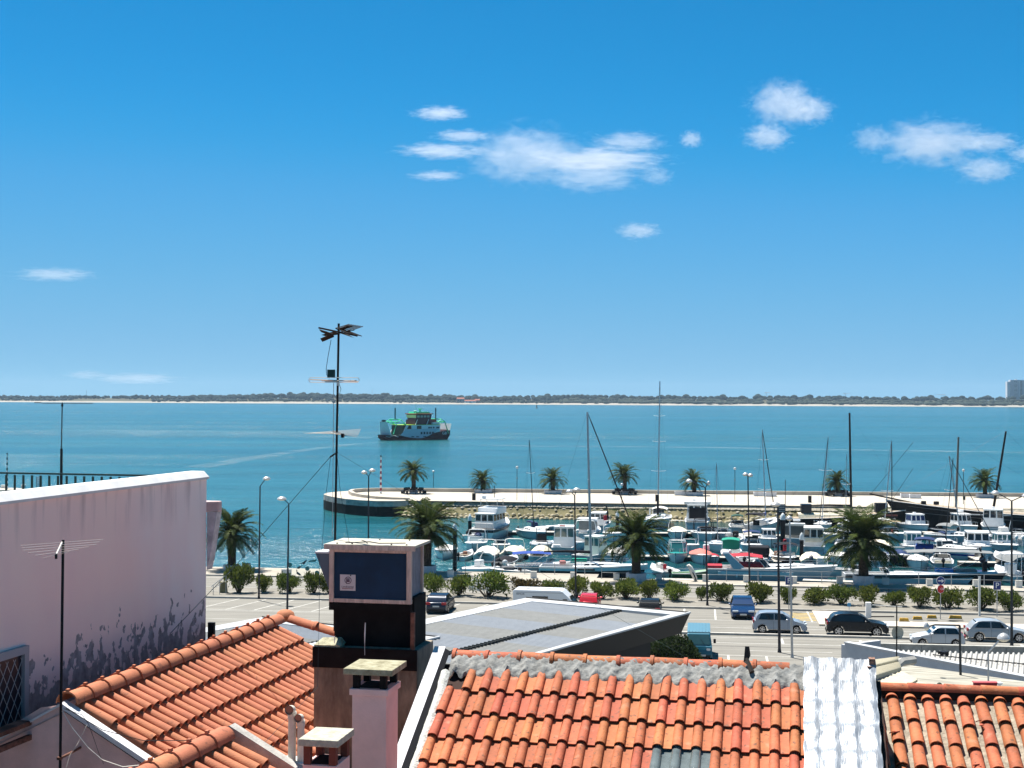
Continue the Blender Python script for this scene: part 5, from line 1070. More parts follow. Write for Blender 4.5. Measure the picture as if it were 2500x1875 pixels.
b = MBt('wooden_galleon', 'black wooden two-masted galleon with bowsprit pointing left', (2440,1296), 177, 27, 6.0, hm=blackhull, fb=2.1, br=2.0, tr=.7, rake=2.6); b.deck(.1,teak,1.2); spar = mat('pale_spar', (.16,.145,.125), .6); dspar = mat('dark_spar', (.03,.022,.018), .6)
b.tub('bowsprit', [(11.5,0,3.6),(18.5,0,5.0)], .13, dspar); b.mast(b.uat(2334),2340,1067,spar,.2,(),None,navy,None,True,2.5); b.mast(b.uat(2425),2456,1053,dspar,.2,(),None,navy,None,True,2.3)
for k, (z, sgn) in enumerate(((1.55,1),(1.0,1))):
    lw = MB()
    for sg in (-1,1): lw.tube([(x+2.6*u**5*.7,sg*(b_*.98+.03),zz_*(.85-.22*k)) for x, b_, zz_, u in b.S], .05, 4)
    lw.build('wale', mat('wale_grey', (.16,.15,.14), .7), b.T)
b.tub('bow_stay', [(18.3,0,4.95),(12,0,13)], .03, darkmetal); b.tub('bow_stay', [(15,0,4.3),(12,0,9)], .03, darkmetal); b.box('bulwark_white', (1,2.98,2.3), (6,.05,.14), white)
for x in (8.5,10.5): b.box('deck_gear', (x,random.uniform(-1,1),3.2+.06*x), (.6,.6,.5), black, x)
MBt(mb_, 'cabin boat with dark grey rear canopy behind the white-capped pilings', (1950,1334), 82, 9.2, 3.2, hm=white, fb=1.05, boot=bluecv).deck(.5,white,.5).house(.42,.66,1.2,white,.7).box('rear_canopy', (-2.2,0,1.9), (2.6,2.7,1.25), mat('charcoal_canvas', (.05,.065,.07), .8), 0, .15).rail().box('transom_panel', (-4.65,0,.65), (.06,1.6,.7), hullblue).box('radar', (.4,0,2.85), (.5,.9,.2), white)
MBt(sb_, 'small white sailing boat with thin mast left of the wooden barge mast', (2012,1300), -100, 7, 2.4, fb=.8).deck(.4).trunk(.35,.75,.35).mast(.55,2022,1066,galv,.06,[(.6,.95)],(2.4,.7),whitecv,(darkmetal,.05)).rail()
MBt(mb_, 'white boat with blue hull left of the largest palm', (2030,1327), -85, 7.5, 2.7, hm=hullblue, fb=.9).deck(.5).screen(.52).rail().cover(.05,.4,.4,whitecv)
MBt(mb_, 'cream boxy cabin boat, stern on, between two pilings', (1990,1352), 88, 7.4, 2.9, fb=.9).deck(.45).house(.22,.62,1.9,offwhite,.85,glass,offwhite,.15,0,2,.3).box('rear_panel', (-2.15,0,1.5), (.05,1.9,.5), creamcv)
MBt(mb_, 'cream tarpaulin-covered motor boat with dark outboard left of largest palm', (1985,1388), 86, 6.0, 2.5).deck(.7).cover(0,.8,.75,creamcv).outboard(mat('outboard_grey', (.10,.10,.12), .3),0,1.25)
MBt(sb_, 'sailing boat behind the largest palm with black furled sail', (2168,1298), -85, 9, 3.0, hm=hullblue, fb=1.0).deck(.4).trunk(.35,.75,.4).mast(.55,2177,1076,galv,.08,[(.36,.9)],(3.2,.8),navy,(blackcv,.07)).rail()
MBt(mb_, 'white pilothouse boat with navy window band right of largest palm', (2244,1303), -75, 8.0, 2.9, fb=.9, boot=hullblue).deck(.55).house(.4,.66,1.35,white,.75,navy,white,.2,.1,1,.12).rail().box('radar', (-.2,0,2.5), (.4,.4,.25), white)
MBt(mb_, 'open boat with tan canopy and lifebuoy right of the largest palm', (2190,1322), -70, 7.2, 2.7, hm=hullblue).deck(.45).screen(.5).bimini(.25,.55,1.5,mat('tan_canvas', (.32,.25,.16), .8),.8).rail().box('lifebuoy', (1.6,-1.0,1.2), (.5,.1,.5), redcv, 0, .12).seats()
MBt(mb_, 'white pilothouse boat with teal windows right of the largest palm', (2238,1358), -90, 6.8, 2.6, fb=.85).deck(.5).house(.38,.66,1.55,white,.74,tealglass,white,.12,.05,2,.12).rail(.6,.4).box('mooring_tyre', (2.9,0,.9), (.1,.5,.5), black, 0, .15)
MBt(mb_, 'dark boat with royal blue bow cover, bow on', (2203,1383), -90, 6.4, 2.5, hm=hulldark, fb=.9, br=.5).deck(.55,white).cover(.15,.95,.55,navy).box('visor', (-.6,0,1.75), (.9,1.5,.06), greycv)
MBt(mb_, 'boat with dark blue frame canopy left of the grey awning boat', (2268,1366), 80, 6.2, 2.5).deck(.5).bimini(.05,.5,1.55,navy,.9).box('cockpit_curtain', (-1.4,0,1.2), (2.2,2.0,.7), bluecv, 0, .1).outboard()
MBt(mb_, 'white sports cruiser with black dodger before the galleon masts', (2330,1368), -60, 8.6, 3.0, hm=white, fb=1.0, boot=bluecv).deck(.45).trunk(.5,.85,.3).screen(.5,.6).arch(.3,1.1,blackcv,.08).seats(.1,blackcv).rail().fenders(2,-1,navy)
MBt(sb_, 'sailing boat with grey sprayhood and bare mast before the galleon', (2350,1332), -40, 8.4, 2.9, hm=hullblue, fb=.95).deck(.4).trunk(.35,.8,.4).bimini(.2,.45,1.2,greycv,.75,steel,.3).mast(.55,2317,1113,galv,.085,(),None,navy,(darkmetal,.05)).rail()
MBt(mb_, 'white cruiser with radar and flag in front of the galleon hull', (2362,1303), -75, 8.8, 3.0).deck(.45).house(.34,.62,1.5,white,.7,glass,white,.3,.1,2,.2).rail().box('radar', (-.4,0,2.75), (.8,.6,.3), white, 0, .1).tub('flag_staff', [(2.2,-.6,1.2),(2.2,-.6,5.0)], .03, darkmetal).box('flag', (2.0,-.6,4.7), (.5,.03,.5), mat('dark_flag', (.05,.055,.04), .8), .3)
MBt(mb_, 'tall white pilothouse boat with dark rear doors at the far right', (2440,1306), 80, 9.0, 3.3, fb=1.1).deck(.5,white,.5).house(.32,.64,2.0,white,.78,glass,white,.15,0,2,.3).rail().box('radar', (-.6,0,3.4), (.5,.5,.3), white, 0, .1)
MBt(mb_, 'white open fishing boat right of the tall pilothouse boat', (2468,1328), -70, 7.6, 2.8, fb=1.0, boot=hulldark).deck(.5).rail(.3,.55).box('console', (-.4,0,1.4), (.9,1.0,.8), offwhite, 0, .1)
MBt(mb_, 'big white cabin cruiser, bow on, with wide wrap windows', (2405,1368), -96, 9.2, 3.3, fb=1.15, br=.5, hm=white).deck(.5).house(.28,.6,1.5,white,.82,glass,white,.35,.1,3,.25).trunk(.6,.88,.25).rail(.55,.5).fenders(2,1)
MBt(mb_, 'pale blue-trimmed boat behind the tall right-hand lamp', (2466,1352), -80, 7.6, 2.7, hm=hullblue).deck(.5).house(.34,.58,1.2,white,.7,tealglass,white,.3,.1,2,.15).rail().mast(.6,2474,1245,white,.05,(),None,navy,None,False)
MBt(mb_, 'grey canvas covered boat at the right edge', (2484,1396), 100, 7.5, 2.9, hm=hulldark, fb=1.0).deck(.6).cover(.02,.7,1.0,greycv)
MBt(mb_, 'white centre-console boat with tall T-top at the right edge', (2482,1426), 100, 6.6, 2.5).deck(.5).box('console', (-.2,0,1.2), (1.0,1.0,1.1), white, 0, .1).box('t_top', (-.2,0,2.75), (2.2,2.0,.09), white, 0, .04).tub('t_top_leg', [(.3,-.8,.8),(.0,-.8,2.7)], .04, white).tub('t_top_leg', [(.3,.8,.8),(.0,.8,2.7)], .04, white).tub('t_top_leg', [(-1,-.8,.8),(-1,-.8,2.7)], .04, white).outboard()
# --- middle rows
MBt(mb_, 'bowrider with white arch and pale windscreen left of trawler stern', (1152,1347), -88, 6.4, 2.5, hm=hullgrey).deck(.5).screen(.55,.55,.85,mat('pale_screen', (.45,.52,.52), .2)).arch(.3,1.5)
MBt('dinghy', 'small open dinghy with outboard behind the blue box palm', (1128,1370), 80, 4.0, 1.8, fb=.5).deck(.75,white).outboard(black,0,.9).box('thwart', (0,0,.5), (.3,1.5,.08), teak).box('gear_bag', (.7,.2,.65), (.7,.5,.4), mat('brown_bag', (.25,.12,.08), .8), .3, .1)
MBt(mb_, 'white hull half hidden by the palm behind the blue box', (1076,1366), -85, 6.8, 2.6).deck(.5).cover(.05,.5,.4,whitecv)
MBt(mb_, 'white tarpaulin-covered cruiser, stern on, with white arch', (1182,1373), 88, 6.4, 2.6).deck(.6).cover(0,.72,.85,whitecv).arch(.45,1.5,offwhite,.045).outboard(greycv,0,1.0)
MBt(mb_, 'cream-covered cruiser, stern on, right of the white covered one', (1248,1371), 86, 6.4, 2.6).deck(.6).cover(0,.72,.8,creamcv).arch(.5,1.45,offwhite,.045).outboard(greycv,.4,1.0)
MBt(mb_, 'dark-topped centre-console boat behind the cream covered cruisers', (1315,1348), -88, 7.0, 2.6).deck(.4).tubes(.2).box('console', (-.2,0,1.3), (1.0,1.1,1.2), black, 0, .1).box('t_top', (-.1,0,2.65), (1.6,1.6,.08), white, 0, .03).tub('t_top_leg', [(.4,-.6,.8),(.3,-.6,2.6)], .04, black).tub('t_top_leg', [(.4,.6,.8),(.3,.6,2.6)], .04, black)
MBt(mb_, 'boat under square cream canopy above the blue bimini', (1316,1374), 88, 6.2, 2.5).deck(.6).cover(.1,.7,.95,creamcv).arch(.2,1.6,rubg,.04)
MBt(mb_, 'open boat under a wide royal blue bimini by the quay', (1305,1402), 10, 6.0, 2.4, hm=hullgrey).deck(.6).bimini(.08,.75,1.35,bluecv,1.0).outboard(hullgrey).seats()
MBt('inflatable_boat', 'white inflatable with slanted arch at the quay left', (1158,1407), -115, 5.2, 2.2, fb=.45).deck(.6).tubes(.24,white).arch(.2,1.5,white,.05,-.4).box('console', (-.2,0,.95), (.8,.8,.9), white, 0, .1).outboard(black)
MBt('jet_boat', 'small white striped jet boat beside the quay left of blue bimini', (1246,1412), -150, 3.8, 1.6, fb=.55).deck(.35,white).seats(.3,blackcv).box('cowl', (.5,0,.95), (1.2,.8,.3), rubg, 0, .12).screen(.55,.25,.6)
MBt(mb_, 'dark covered boat hidden between jet boat and blue bimini', (1230,1392), 80, 5.4, 2.2, hm=hulldark).deck(.6).cover(.05,.7,.5,blackcv).outboard()
MBt('pilothouse_boat', 'white pilothouse boat with tall green glass doors and pink flag', (1374,1354), 88, 7.2, 2.9, fb=.85).deck(.5,white,.4).house(.3,.62,2.1,white,.78,tealglass,white,.1,0,2,.25).box('stern_locker', (-3.2,.6,.8), (.6,.9,.7), white, 0, .08).box('flag', (-1.4,.2,3.1), (.03,.7,.35), coral).rail()
MBt('pilothouse_boat', 'green-tinted wheelhouse boat right of the yacht mast', (1450,1374), 60, 6.6, 2.6, hm=hullgrey).deck(.5,white,.4).house(.36,.66,1.8,mat('pale_green', (.45,.58,.53), .4),.75,tealglass,white,.15,0,2,.15).rail()
b = MBt(sb_, 'long sailing yacht with dark hull and green hatch cover alongside the quay', (1440,1412), 0, 11.2, 3.4, hm=hulldark, fb=1.15, br=.3, tr=.8, boot=None); b.deck(.33,white,.6,greycv).trunk(.36,.78,.38).rail(.05,.6).mast(b.uat(1442),1434,1006,galv,.15,[(.55,.9),(.75,.7)],(5.2,1.15),blackcv,(mat('furled_dark', (.05,.02,.025), .7),.08),True,None).box('green_cover', (-1.3,.2,1.75), (1.7,1.3,.35), greencv, 0, .15).box('crew_bag', (-3.2,.8,1.4), (.7,.5,.4), coral, .3, .1)
ws = MB()
for sg in (-1,): ws.rings([[(x+.6*u**5,sg*(b_+.02),z*.62) for x, b_, z, u in b.S],[(x+.6*u**5,sg*(b_+.02),z-.05) for x, b_, z, u in b.S]], False)
ws.build('topside_band', white, b.T); MB().box((-.4,-1.71,.92), (1.9,.05,.2)).build('hull_window', glass, b.T)
MBt(mb_, 'motor boat with teal foredeck and tall framed windscreen', (1652,1374), -92, 5.8, 2.3, hm=white).deck(.5,hullteal).arch(.42,1.45,white,.04).arch(.30,1.3,white,.035).screen(.5,1.0,.85,mat('sea_glass', (.05,.22,.22), .1)).rail()
MBt(mb_, 'white arch boat behind the teal-decked one', (1684,1352), -90, 6.0, 2.3).deck(.5).arch(.3,1.6).screen(.5,.5,.8,tealglass).box('tyre', (2.6,-.6,1.1), (.1,.6,.6), black, 0, .2)
MBt(mb_, 'boat with coral and red covers left of the motor cruiser', (1712,1378), -86, 6.2, 2.6, hm=white).deck(.55).cover(.05,.85,.55,coral).box('white_locker', (-1.8,.7,1.4), (.6,.7,.7), white, 0, .12)
MBt('rowing_boat', 'low boat with red canvas between coral boat and motor cruiser', (1737,1376), -80, 4.6, 1.8, fb=.5).deck(.5).cover(0,.9,.35,redcv)
MBt(sb_, 'small grey-decked sailing boat with thin bare mast right of long-armed lamp', (1752,1350), -80, 6.4, 2.5, hm=white).deck(.35,hullgrey).trunk(.35,.7,.3,hullgrey).mast(.55,1749,1131,galv,.055,(),None,navy,None,True).box('cockpit', (-1.6,.2,.9), (1.2,1.2,.4), blackcv, 0, .1)
MBt(mb_, 'boat with bright green canopy behind the motor cruiser', (1787,1368), 86, 6.0, 2.4).deck(.55).bimini(.1,.5,1.55,greencv,.85).box('green_curtain', (-1.3,0,1.6), (.06,1.9,1.0), greencv).outboard(white,0,.9)
MBt(mb_, 'white cuddy boat with blue framed canopy behind the lamp', (1838,1352), -88, 6.4, 2.5, hm=hullgrey).deck(.5).screen(.55,.5).bimini(.2,.5,1.55,navy,.8).rail()
MBt(mb_, 'white boat with black pram canopy, stern on, by motor cruiser', (1856,1384), 86, 6.4, 2.7).deck(.5,white,.4).box('pram_canopy', (-1.2,0,1.55), (2.6,2.3,1.1), blackcv, 0, .2).box('stern_bench', (-3.0,0,.7), (.4,2.0,.5), white)
b = MBt('motor_cruiser', 'long white motor cruiser with swept arch and red upholstery alongside the quay', (1872,1420), 0, 12.8, 3.7, hm=hullgrey, fb=1.3, br=.35, tr=.9, rake=1.2); b.deck(.48,white,.75).trunk(.5,.9,.28,white,.62,4); b.rail(.5,.5)
ar = MB()
for sg in (-1,1): ar.rings([[(-3.6,sg*1.75,1.3),(-2.4,sg*1.75,1.3),(-2.4,sg*1.7,1.5),(-3.6,sg*1.7,1.5)],[(-4.7,sg*1.55,2.9),(-4.0,sg*1.55,2.9),(-4.0,sg*1.45,3.0),(-4.7,sg*1.45,3.0)]])
ar.box((-4.35,0,2.97), (.7,3.0,.14)); ar.build('radar_arch', hullgrey, b.T, bevel=.03); b.screen(.53,.75,.85,glass,.9)
rs = MB(); rs.rings([[(-3.9,-1.3,2.55),(-3.9,0,2.75),(-3.9,1.3,2.55)],[(-2.0,-1.4,2.65),(-2.0,0,2.9),(-2.0,1.4,2.65)],[(-.4,-1.3,2.45),(-.4,0,2.65),(-.4,1.3,2.45)]], False); rs.build('red_canopy', redcv, b.T, 50); b.box('red_seat', (-1.6,0,1.6), (2.6,2.2,.4), redcv, 0, .12).box('red_seat', (-5.6,-.6,1.45), (1.8,2.0,.3), redcv, 0, .1).box('side_panel', (-1.2,-1.84,.85), (8.0,.04,.35), white).fenders(3,-1)
MBt(mb_, 'black-canopied boat with red sail bag and wooden locker', (1920,1384), -80, 6.6, 2.5, hm=hulldark).deck(.5).bimini(.4,.75,1.5,blackcv,.9).box('red_sail_bag', (-.8,.2,1.7), (.35,.35,1.9), redcv, .3, .12).box('wooden_locker', (-1.6,-.3,.95), (.8,.9,.5), woodb).box('tender_bow', (.6,0,1.2), (1.6,1.4,.35), whitecv, .4, .15)
MBt('inflatable_boat', 'dark red-trimmed inflatable by the white-capped piling', (1930,1404), -10, 4.0, 1.8, hm=hulldark, fb=.4).deck(.6).tubes(.2,mat('dark_red_tube', (.12,.02,.03), .5)).rail(.5,.4)
MBt(mb_, 'small white open boat with upright canopy left of largest palm', (2018,1409), 170, 5.4, 2.1).deck(.5).box('canvas_console', (.3,0,1.15), (1.0,1.5,1.5), whitecv, 0, .1).arch(.35,1.9,rubg,.03).outboard(black,0,.8)
MBt('rowing_boat', 'little white boat right behind the largest palm planter', (2097,1412), -110, 4.2, 1.8, fb=.5).deck(.5).screen(.5,.4).arch(.3,1.2,navy,.03)
MBt(mb_, 'white motor boat in the shade left under the largest palm', (2062,1382), -80, 5.8, 2.3).deck(.5).cover(.05,.6,.4,whitecv).rail()
MBt(mb_, 'white boat right behind the largest palm trunk', (2152,1386), 85, 6.0, 2.4).deck(.5).screen(.5).seats(.1,blackcv).arch(.2,1.6,white,.04)
b = MBt('speedboat', 'long low speedboat with dark side stripe and lettering alongside the quay', (2215,1428), 4, 13.0, 2.7, hm=white, fb=1.0, br=.1, tr=.9, rake=1.4); b.deck(.36,white,.45).seats(.14,blackcv).screen(.36,.4).trunk(.42,.85,.2,white,.5,2).rail(.0,.5) ; sd_ = MB(); sd_.rings([[(x+1.4*u**5*.6,-(b_*.98+.03),z*.58) for x, b_, z, u in b.S],[(x+1.4*u**5*.8,-(b_+.03),z*.86) for x, b_, z, u in b.S]], False); sd_.build('dark_stripe', hulldark, b.T); text('A', .6, mat('hull_lettering', (.03,.10,.12), .4), b.T, (2.0,-1.32,.33), (PI/2,0,0))
b = MBt(mb_, 'boat under a long grey awning with bright blue cover', (2330,1424), 2, 9.6, 2.8, hm=hulldark, fb=.8, br=.2); b.deck(.5,hullgrey,.3).bimini(.02,.9,2.3,greycv,1.1,steel,.1); b.box('blue_cover', (-.9,-.6,1.15), (1.7,1.0,.5), sky_b, 0, .1).box('grey_cover', (1.2,-.5,1.1), (2.2,1.0,.45), greycv, 0, .1); MB().ball((2.9,-.5,2.3), (.35,.3,.35), 10, 8).build('outboard_raised', mat('outboard_maroon', (.10,.05,.06), .3), b.T, True); b.tub('outboard_leg', [(2.6,-.5,3.5),(2.9,-.5,2.5),(3.6,-.5,1.3)], .1, black)
MBt('rowing_boat', 'low white boat at the bow of the awning boat', (2420,1416), 20, 5.0, 1.9, fb=.5).deck(.4).cover(.1,.5,.3,navy)
b = MBt('dinghy', 'round white dinghy with red life jacket right of the yacht bow', (1618,1408), 120, 3.8, 2.1, fb=.5); b.deck(.35,white).tubes(.2,white).box('white_bag', (.2,.2,.85), (.9,.8,.7), whitecv, .2, .2).box('life_jacket', (-.9,.3,.9), (.2,.4,.55), redcv, .2, .08)
MBt('rowing_boat', 'green rowing boat with outboard at the quay', (1683,1412), 5, 3.6, 1.6, hm=mat('green_hull', (.03,.13,.06), .4), fb=.45).deck(.6,mat('pale_green_deck', (.25,.4,.25), .5)).outboard(black,0,.7)
sc_ = px(1690,1419,.12); T = thing('curved_gangway', 'white curved hook-shaped float standing at the quay by green boat', 'float', sc_); k = sc_.y/F; MB().tube([((1678-1690)*k,.2,36*k),((1682-1690)*k,.15,38*k),((1686-1690)*k,.1,33*k),((1690-1690)*k,.05,22*k),((1697-1690)*k,0,8*k),((1699-1690)*k,0,0)], [.10,.16,.2,.22,.2,.12], 8).build('float', whitecv, T, 60); MB().tube([(.02,-.15,22*k),(.28,-.2,8*k),(.36,-.2,0)], .05, 5).build('strap', black, T)
# --- further boats filling the berths
MBt(mb_, 'white motor boat hidden behind the left fronds of the dark yacht palm', (1492,1322), -85, 6.6, 2.6).deck(.5).screen(.5).arch(.3,1.5).rail()
MBt(mb_, 'white cuddy boat low behind the dark yacht palm crown', (1502,1372), 85, 6.2, 2.4).deck(.5).cover(.05,.6,.5,whitecv).outboard()
MBt(mb_, 'pale covered boat left of the tallest yacht, under its bow', (1548,1312), -95, 6.4, 2.5, hm=hullgrey).deck(.6).cover(.1,.7,.5,greycv)
MBt(mb_, 'white cabin boat seen through the top left fronds of the largest palm', (2078,1318), -90, 7.4, 2.7).deck(.5).house(.36,.64,1.3).rail()
MBt(mb_, 'white sports boat seen through the top right fronds of the largest palm', (2128,1314), -88, 7.0, 2.6).deck(.5).screen(.5,.5).arch(.3,1.6).rail()
MBt(mb_, 'white hardtop boat behind the left of the largest palm crown', (2072,1352), 88, 7.0, 2.7).deck(.5).house(.32,.6,1.6,white,.75,glass,white,.2,0,2,.3).rail()
MBt(mb_, 'white open boat behind the middle of the largest palm crown', (2112,1350), -86, 6.4, 2.5).deck(.5).screen(.5).seats(.1)
MBt(mb_, 'white cruiser with cream cover behind the right of largest palm crown', (2158,1354), -84, 6.8, 2.6).deck(.6).cover(.05,.7,.6,creamcv).arch(.4,1.5)
MBt('dinghy', 'black dinghy with white rim before the galleon bow', (2296,1304), 170, 4.6, 1.9, hm=hulldark, fb=.5).deck(.3,black).outboard(black,0,.8)
MBt(mb_, 'white outboard boat at the right edge below the galleon', (2494,1332), 85, 6.4, 2.5).deck(.5).outboard(white,-.4,1.1).outboard(white,.4,1.1).screen(.5)
MBt(mb_, 'white cuddy boat between wide window cruiser and pale blue boat', (2438,1345), -85, 6.0, 2.4).deck(.5).screen(.55).rail().cover(.05,.4,.4,navy)
MBt(sb_, 'white sailing boat with thin mast right of the galleon fore mast', (2318,1346), -80, 7.4, 2.5).deck(.4).trunk(.35,.75,.35).mast(.55,2327,1118,darkmetal,.06,[(.6,.7)],(2.6,.7),navy,None).rail()
MBt(sb_, 'small sailing boat with thin grey mast beside the barge mast', (2070,1300), -95, 6.6, 2.3).deck(.4).trunk(.35,.75,.35).mast(.5,2067,1108,galv,.05,[(.55,.6)],None,navy,None).rail()
MBt(mb_, 'white motor boat with tan seats behind the grey awning', (2310,1392), 84, 6.4, 2.5).deck(.5).screen(.5).seats(.1,creamcv).outboard(black)
MBt(mb_, 'white covered boat left of the grey awning boat canopy', (2250,1392), -92, 6.0, 2.4).deck(.6).cover(.05,.75,.5,whitecv).rail()
MBt(mb_, 'small white boat between left pilings and covered cruisers', (1215,1352), -86, 5.4, 2.2).deck(.5).screen(.5,.4)
MBt(mb_, 'white boat with grey cover before the cabin cruiser stern', (1400,1345), -88, 6.0, 2.4, hm=hullgrey).deck(.55).cover(.05,.65,.5,greycv).rail()
MBt(mb_, 'white cuddy boat left of the black pram canopy boat', (1822,1388), 86, 5.8, 2.3).deck(.5).screen(.55).outboard(black)
MBt(mb_, 'white motor boat right of the sports boat with black arch', (1765,1322), -86, 6.0, 2.4).deck(.5).screen(.5).rail()
MBt(mb_, 'white boat moored behind the white cuddy boat with blue frame', (1880,1336), -88, 6.4, 2.5).deck(.5).house(.4,.62,1.1).rail()
# --- pontoons, pilings
ponm = mat('pontoon_deck', (.46,.43,.38), .9, var=.2, vscale=1.5); ponside = mat('pontoon_side', (.05,.05,.05), .8)
def pontoon(lab, x0, y0, x1, y1, w=1.6):
    a, c = px(x0,y0,WZ+.45), px(x1,y1,WZ+.45); d = c-a; L = d.length; T = thing('pontoon', lab, 'pontoon', a, math.atan2(d.y,d.x), 'floating pontoons'); n = max(2,int(L/3)); 
    me = MB().box((L/n/2,0,0), (L/n-.03,w,.10)).mesh('deck_panel', ponm)
    for i in range(n): link('deck_panel', me, T, (i*L/n,0,0))
    MB().box((L/2,0,-.28), (L,w*.9,.44)).build('float', ponside, T)
pontoon('long far pontoon behind the small sailing boat', 1240,1298,1415,1299,2.0); pontoon('far pontoon between tallest yacht and bowrider', 1590,1301,1700,1302,1.8); pontoon('far pontoon at the white yacht stern', 1752,1303,2010,1310,2.0); pontoon('finger pontoon below the far bowrider', 1822,1292,1826,1310,1.2)
pontoon('middle pontoon behind the covered cruisers', 1120,1352,1345,1354,1.8); pontoon('middle pontoon behind the coral covered boat', 1560,1357,1860,1362,1.8); pontoon('finger pontoon between black canopy boats', 1868,1340,1895,1372,1.3); pontoon('short pontoon by the twin pilings', 1925,1358,2060,1362,1.6)
pontoon('diagonal pontoon in front of the galleon bow', 2262,1298,2312,1316,1.5); pontoon('far right pontoon below the navy window boat', 2235,1309,2300,1311,1.5); pontoon('diagonal pontoon below the wide window cruiser', 2355,1348,2398,1368,1.5); pontoon('right pontoon behind the awning boat', 2340,1372,2480,1374,1.6); pontoon('pontoon by the pilothouse boat at far right', 2370,1300,2425,1320,1.4); pontoon('finger pontoon beside the trawler yacht bow', 1318,1297,1340,1284,1.0)
pontoon('near pontoon along the quay at the round dinghy', 1600,1414,1700,1416,1.4); pontoon('near pontoon under the small open boat', 1960,1416,2100,1421,1.4); pontoon('near pontoon under the left inflatable', 1080,1407,1230,1410,1.4)
pilm = mat('piling_black', (.014,.014,.015), .6, var=.3); capm = mat('piling_cap', (.62,.66,.66), .5)
def piling(lab, x, yb, yt, w, cap=True, strip=False):
    b_ = px(x, yb, WZ); k = b_.y/F; h = (yb-yt)*k; r = w*k/2; T = thing('mooring_piling', lab, 'piling', b_, 0, 'mooring pilings'); MB().lathe([(r,-1.5),(r,h-.5)], 12).build('pile', pilm, T, 40)
    if cap: MB().lathe([(r*1.05,h-.75),(r*1.05,h-.25),(r*.3,h+.1),(.02,h+.14)], 12).build('cap', capm, T, 40)
    else: MB().lathe([(r,h-.5),(r*.98,h),(.02,h)], 12).build('top', mat('piling_top', (.30,.28,.24), .9), T, 40)
    if strip: MB().lathe([(r*1.02,h-1.4),(r*1.02,h-1.25)], 12).build('band', white, T)
for a in (('white-capped piling left of the trawler yacht',1147,1320,1258,9),('white-capped piling behind the blue box palm',1110,1392,1280,10),('white-banded piling left of the dark yacht palm',1507,1310,1250,8,True,True),('tallest white-capped piling beside the thick dark lamp',1911,1345,1255,12),('white-capped piling left of the cream boxy boat',1957,1374,1303,10),('white-capped piling below the wide window cruiser',2404,1418,1353,13),('bare piling before the wooden barge stern',1994,1262,1225,7,False),('bare piling left of the galleon bowsprit',2249,1275,1227,7,False),('short piling right of the trawler yacht',1265,1300,1284,4,False),('piling in front of the covered hull behind palm',1111,1405,1330,9,False)): piling(*a)
T = thing('harbour_board', 'dark slatted information board behind the tallest piling', 'board', px(1908,1300,WZ)); k = T.location.y/F; MB().box((0,0,56*k), (17*k,.15,26*k)).build('panel', hulldark, T)
for z in (52,57,62,67): MB().box((0,-.09,z*k), (15*k,.03,1.3*k)).build('slat', offwhite, T)
MB().tube([(9*k,0,0),(9*k,0,128*k)], .05, 5).build('pole', darkmetal, T); MB().box((0,0,20*k), (.2,.2,44*k)).build('leg', hulldark, T)
# ================================================================ VEHICLES
def paintm(name, col, rough=.25): return mat(name, col, rough, .15, coat=.2, spec=.35)
tyre = mat('tyre', (.012,.012,.012), .85); rim = mat('alloy_rim', (.45,.46,.48), .3, .8); plate = mat('number_plate', (.6,.6,.58), .5); trim = mat('black_trim', (.02,.02,.02), .6); redl = mat('tail_light', (.35,.015,.02), .2); headl = mat('head_light', (.6,.64,.66), .1); gapm = mat('panel_gap', (.01,.01,.01), .8)
HATCH = dict(L=4.2, W=1.78, H=1.48, r=.32, wx=(.19,.81), belt=.93, low=[(.03,.22),(.0,.42),(.0,.72),(.02,.90),(.05,.93),(.70,.93),(.80,.87),(.93,.74),(.985,.62),(1.0,.48),(.99,.30),(.96,.20)], top=[(.05,.93),(.10,1.20),(.16,1.40),(.24,1.46),(.42,1.48),(.52,1.43),(.60,1.28),(.71,.93)], win=[((.12,.36),(.19,.36),.98,1.38),((.38,.60),(.38,.515),.98,1.39)])
SUV = dict(L=4.4, W=1.85, H=1.62, r=.37, wx=(.185,.80), belt=1.05, low=[(.03,.25),(.0,.45),(.0,.80),(.03,1.02),(.05,1.05),(.70,1.05),(.82,1.0),(.94,.90),(.99,.75),(1.0,.5),(.985,.33),(.96,.24)], top=[(.05,1.05),(.08,1.32),(.13,1.52),(.22,1.60),(.40,1.62),(.52,1.57),(.61,1.40),(.71,1.05)], win=[((.11,.37),(.20,.37),1.10,1.52),((.39,.61),(.39,.52),1.10,1.53)])
MPV = dict(L=3.9, W=1.7, H=1.55, r=.31, wx=(.17,.80), belt=.98, low=[(.03,.22),(.0,.40),(.0,.75),(.02,.95),(.04,.98),(.74,.98),(.84,.88),(.95,.72),(1.0,.5),(.985,.3),(.96,.2)], top=[(.04,.98),(.07,1.28),(.12,1.48),(.25,1.54),(.42,1.55),(.55,1.47),(.65,1.27),(.755,.98)], win=[((.10,.38),(.15,.38),1.02,1.44),((.40,.66),(.40,.55),1.02,1.45)])
SMALL = dict(L=3.6, W=1.6, H=1.38, r=.28, wx=(.18,.80), belt=.88, low=[(.03,.20),(.0,.40),(.0,.70),(.02,.86),(.04,.88),(.68,.88),(.78,.82),(.94,.68),(1.0,.52),(.99,.30),(.96,.18)], top=[(.04,.88),(.09,1.15),(.14,1.32),(.22,1.37),(.45,1.38),(.53,1.32),(.60,1.15),(.69,.88)], win=[((.11,.36),(.17,.36),.93,1.30),((.385,.62),(.385,.53),.93,1.30)])
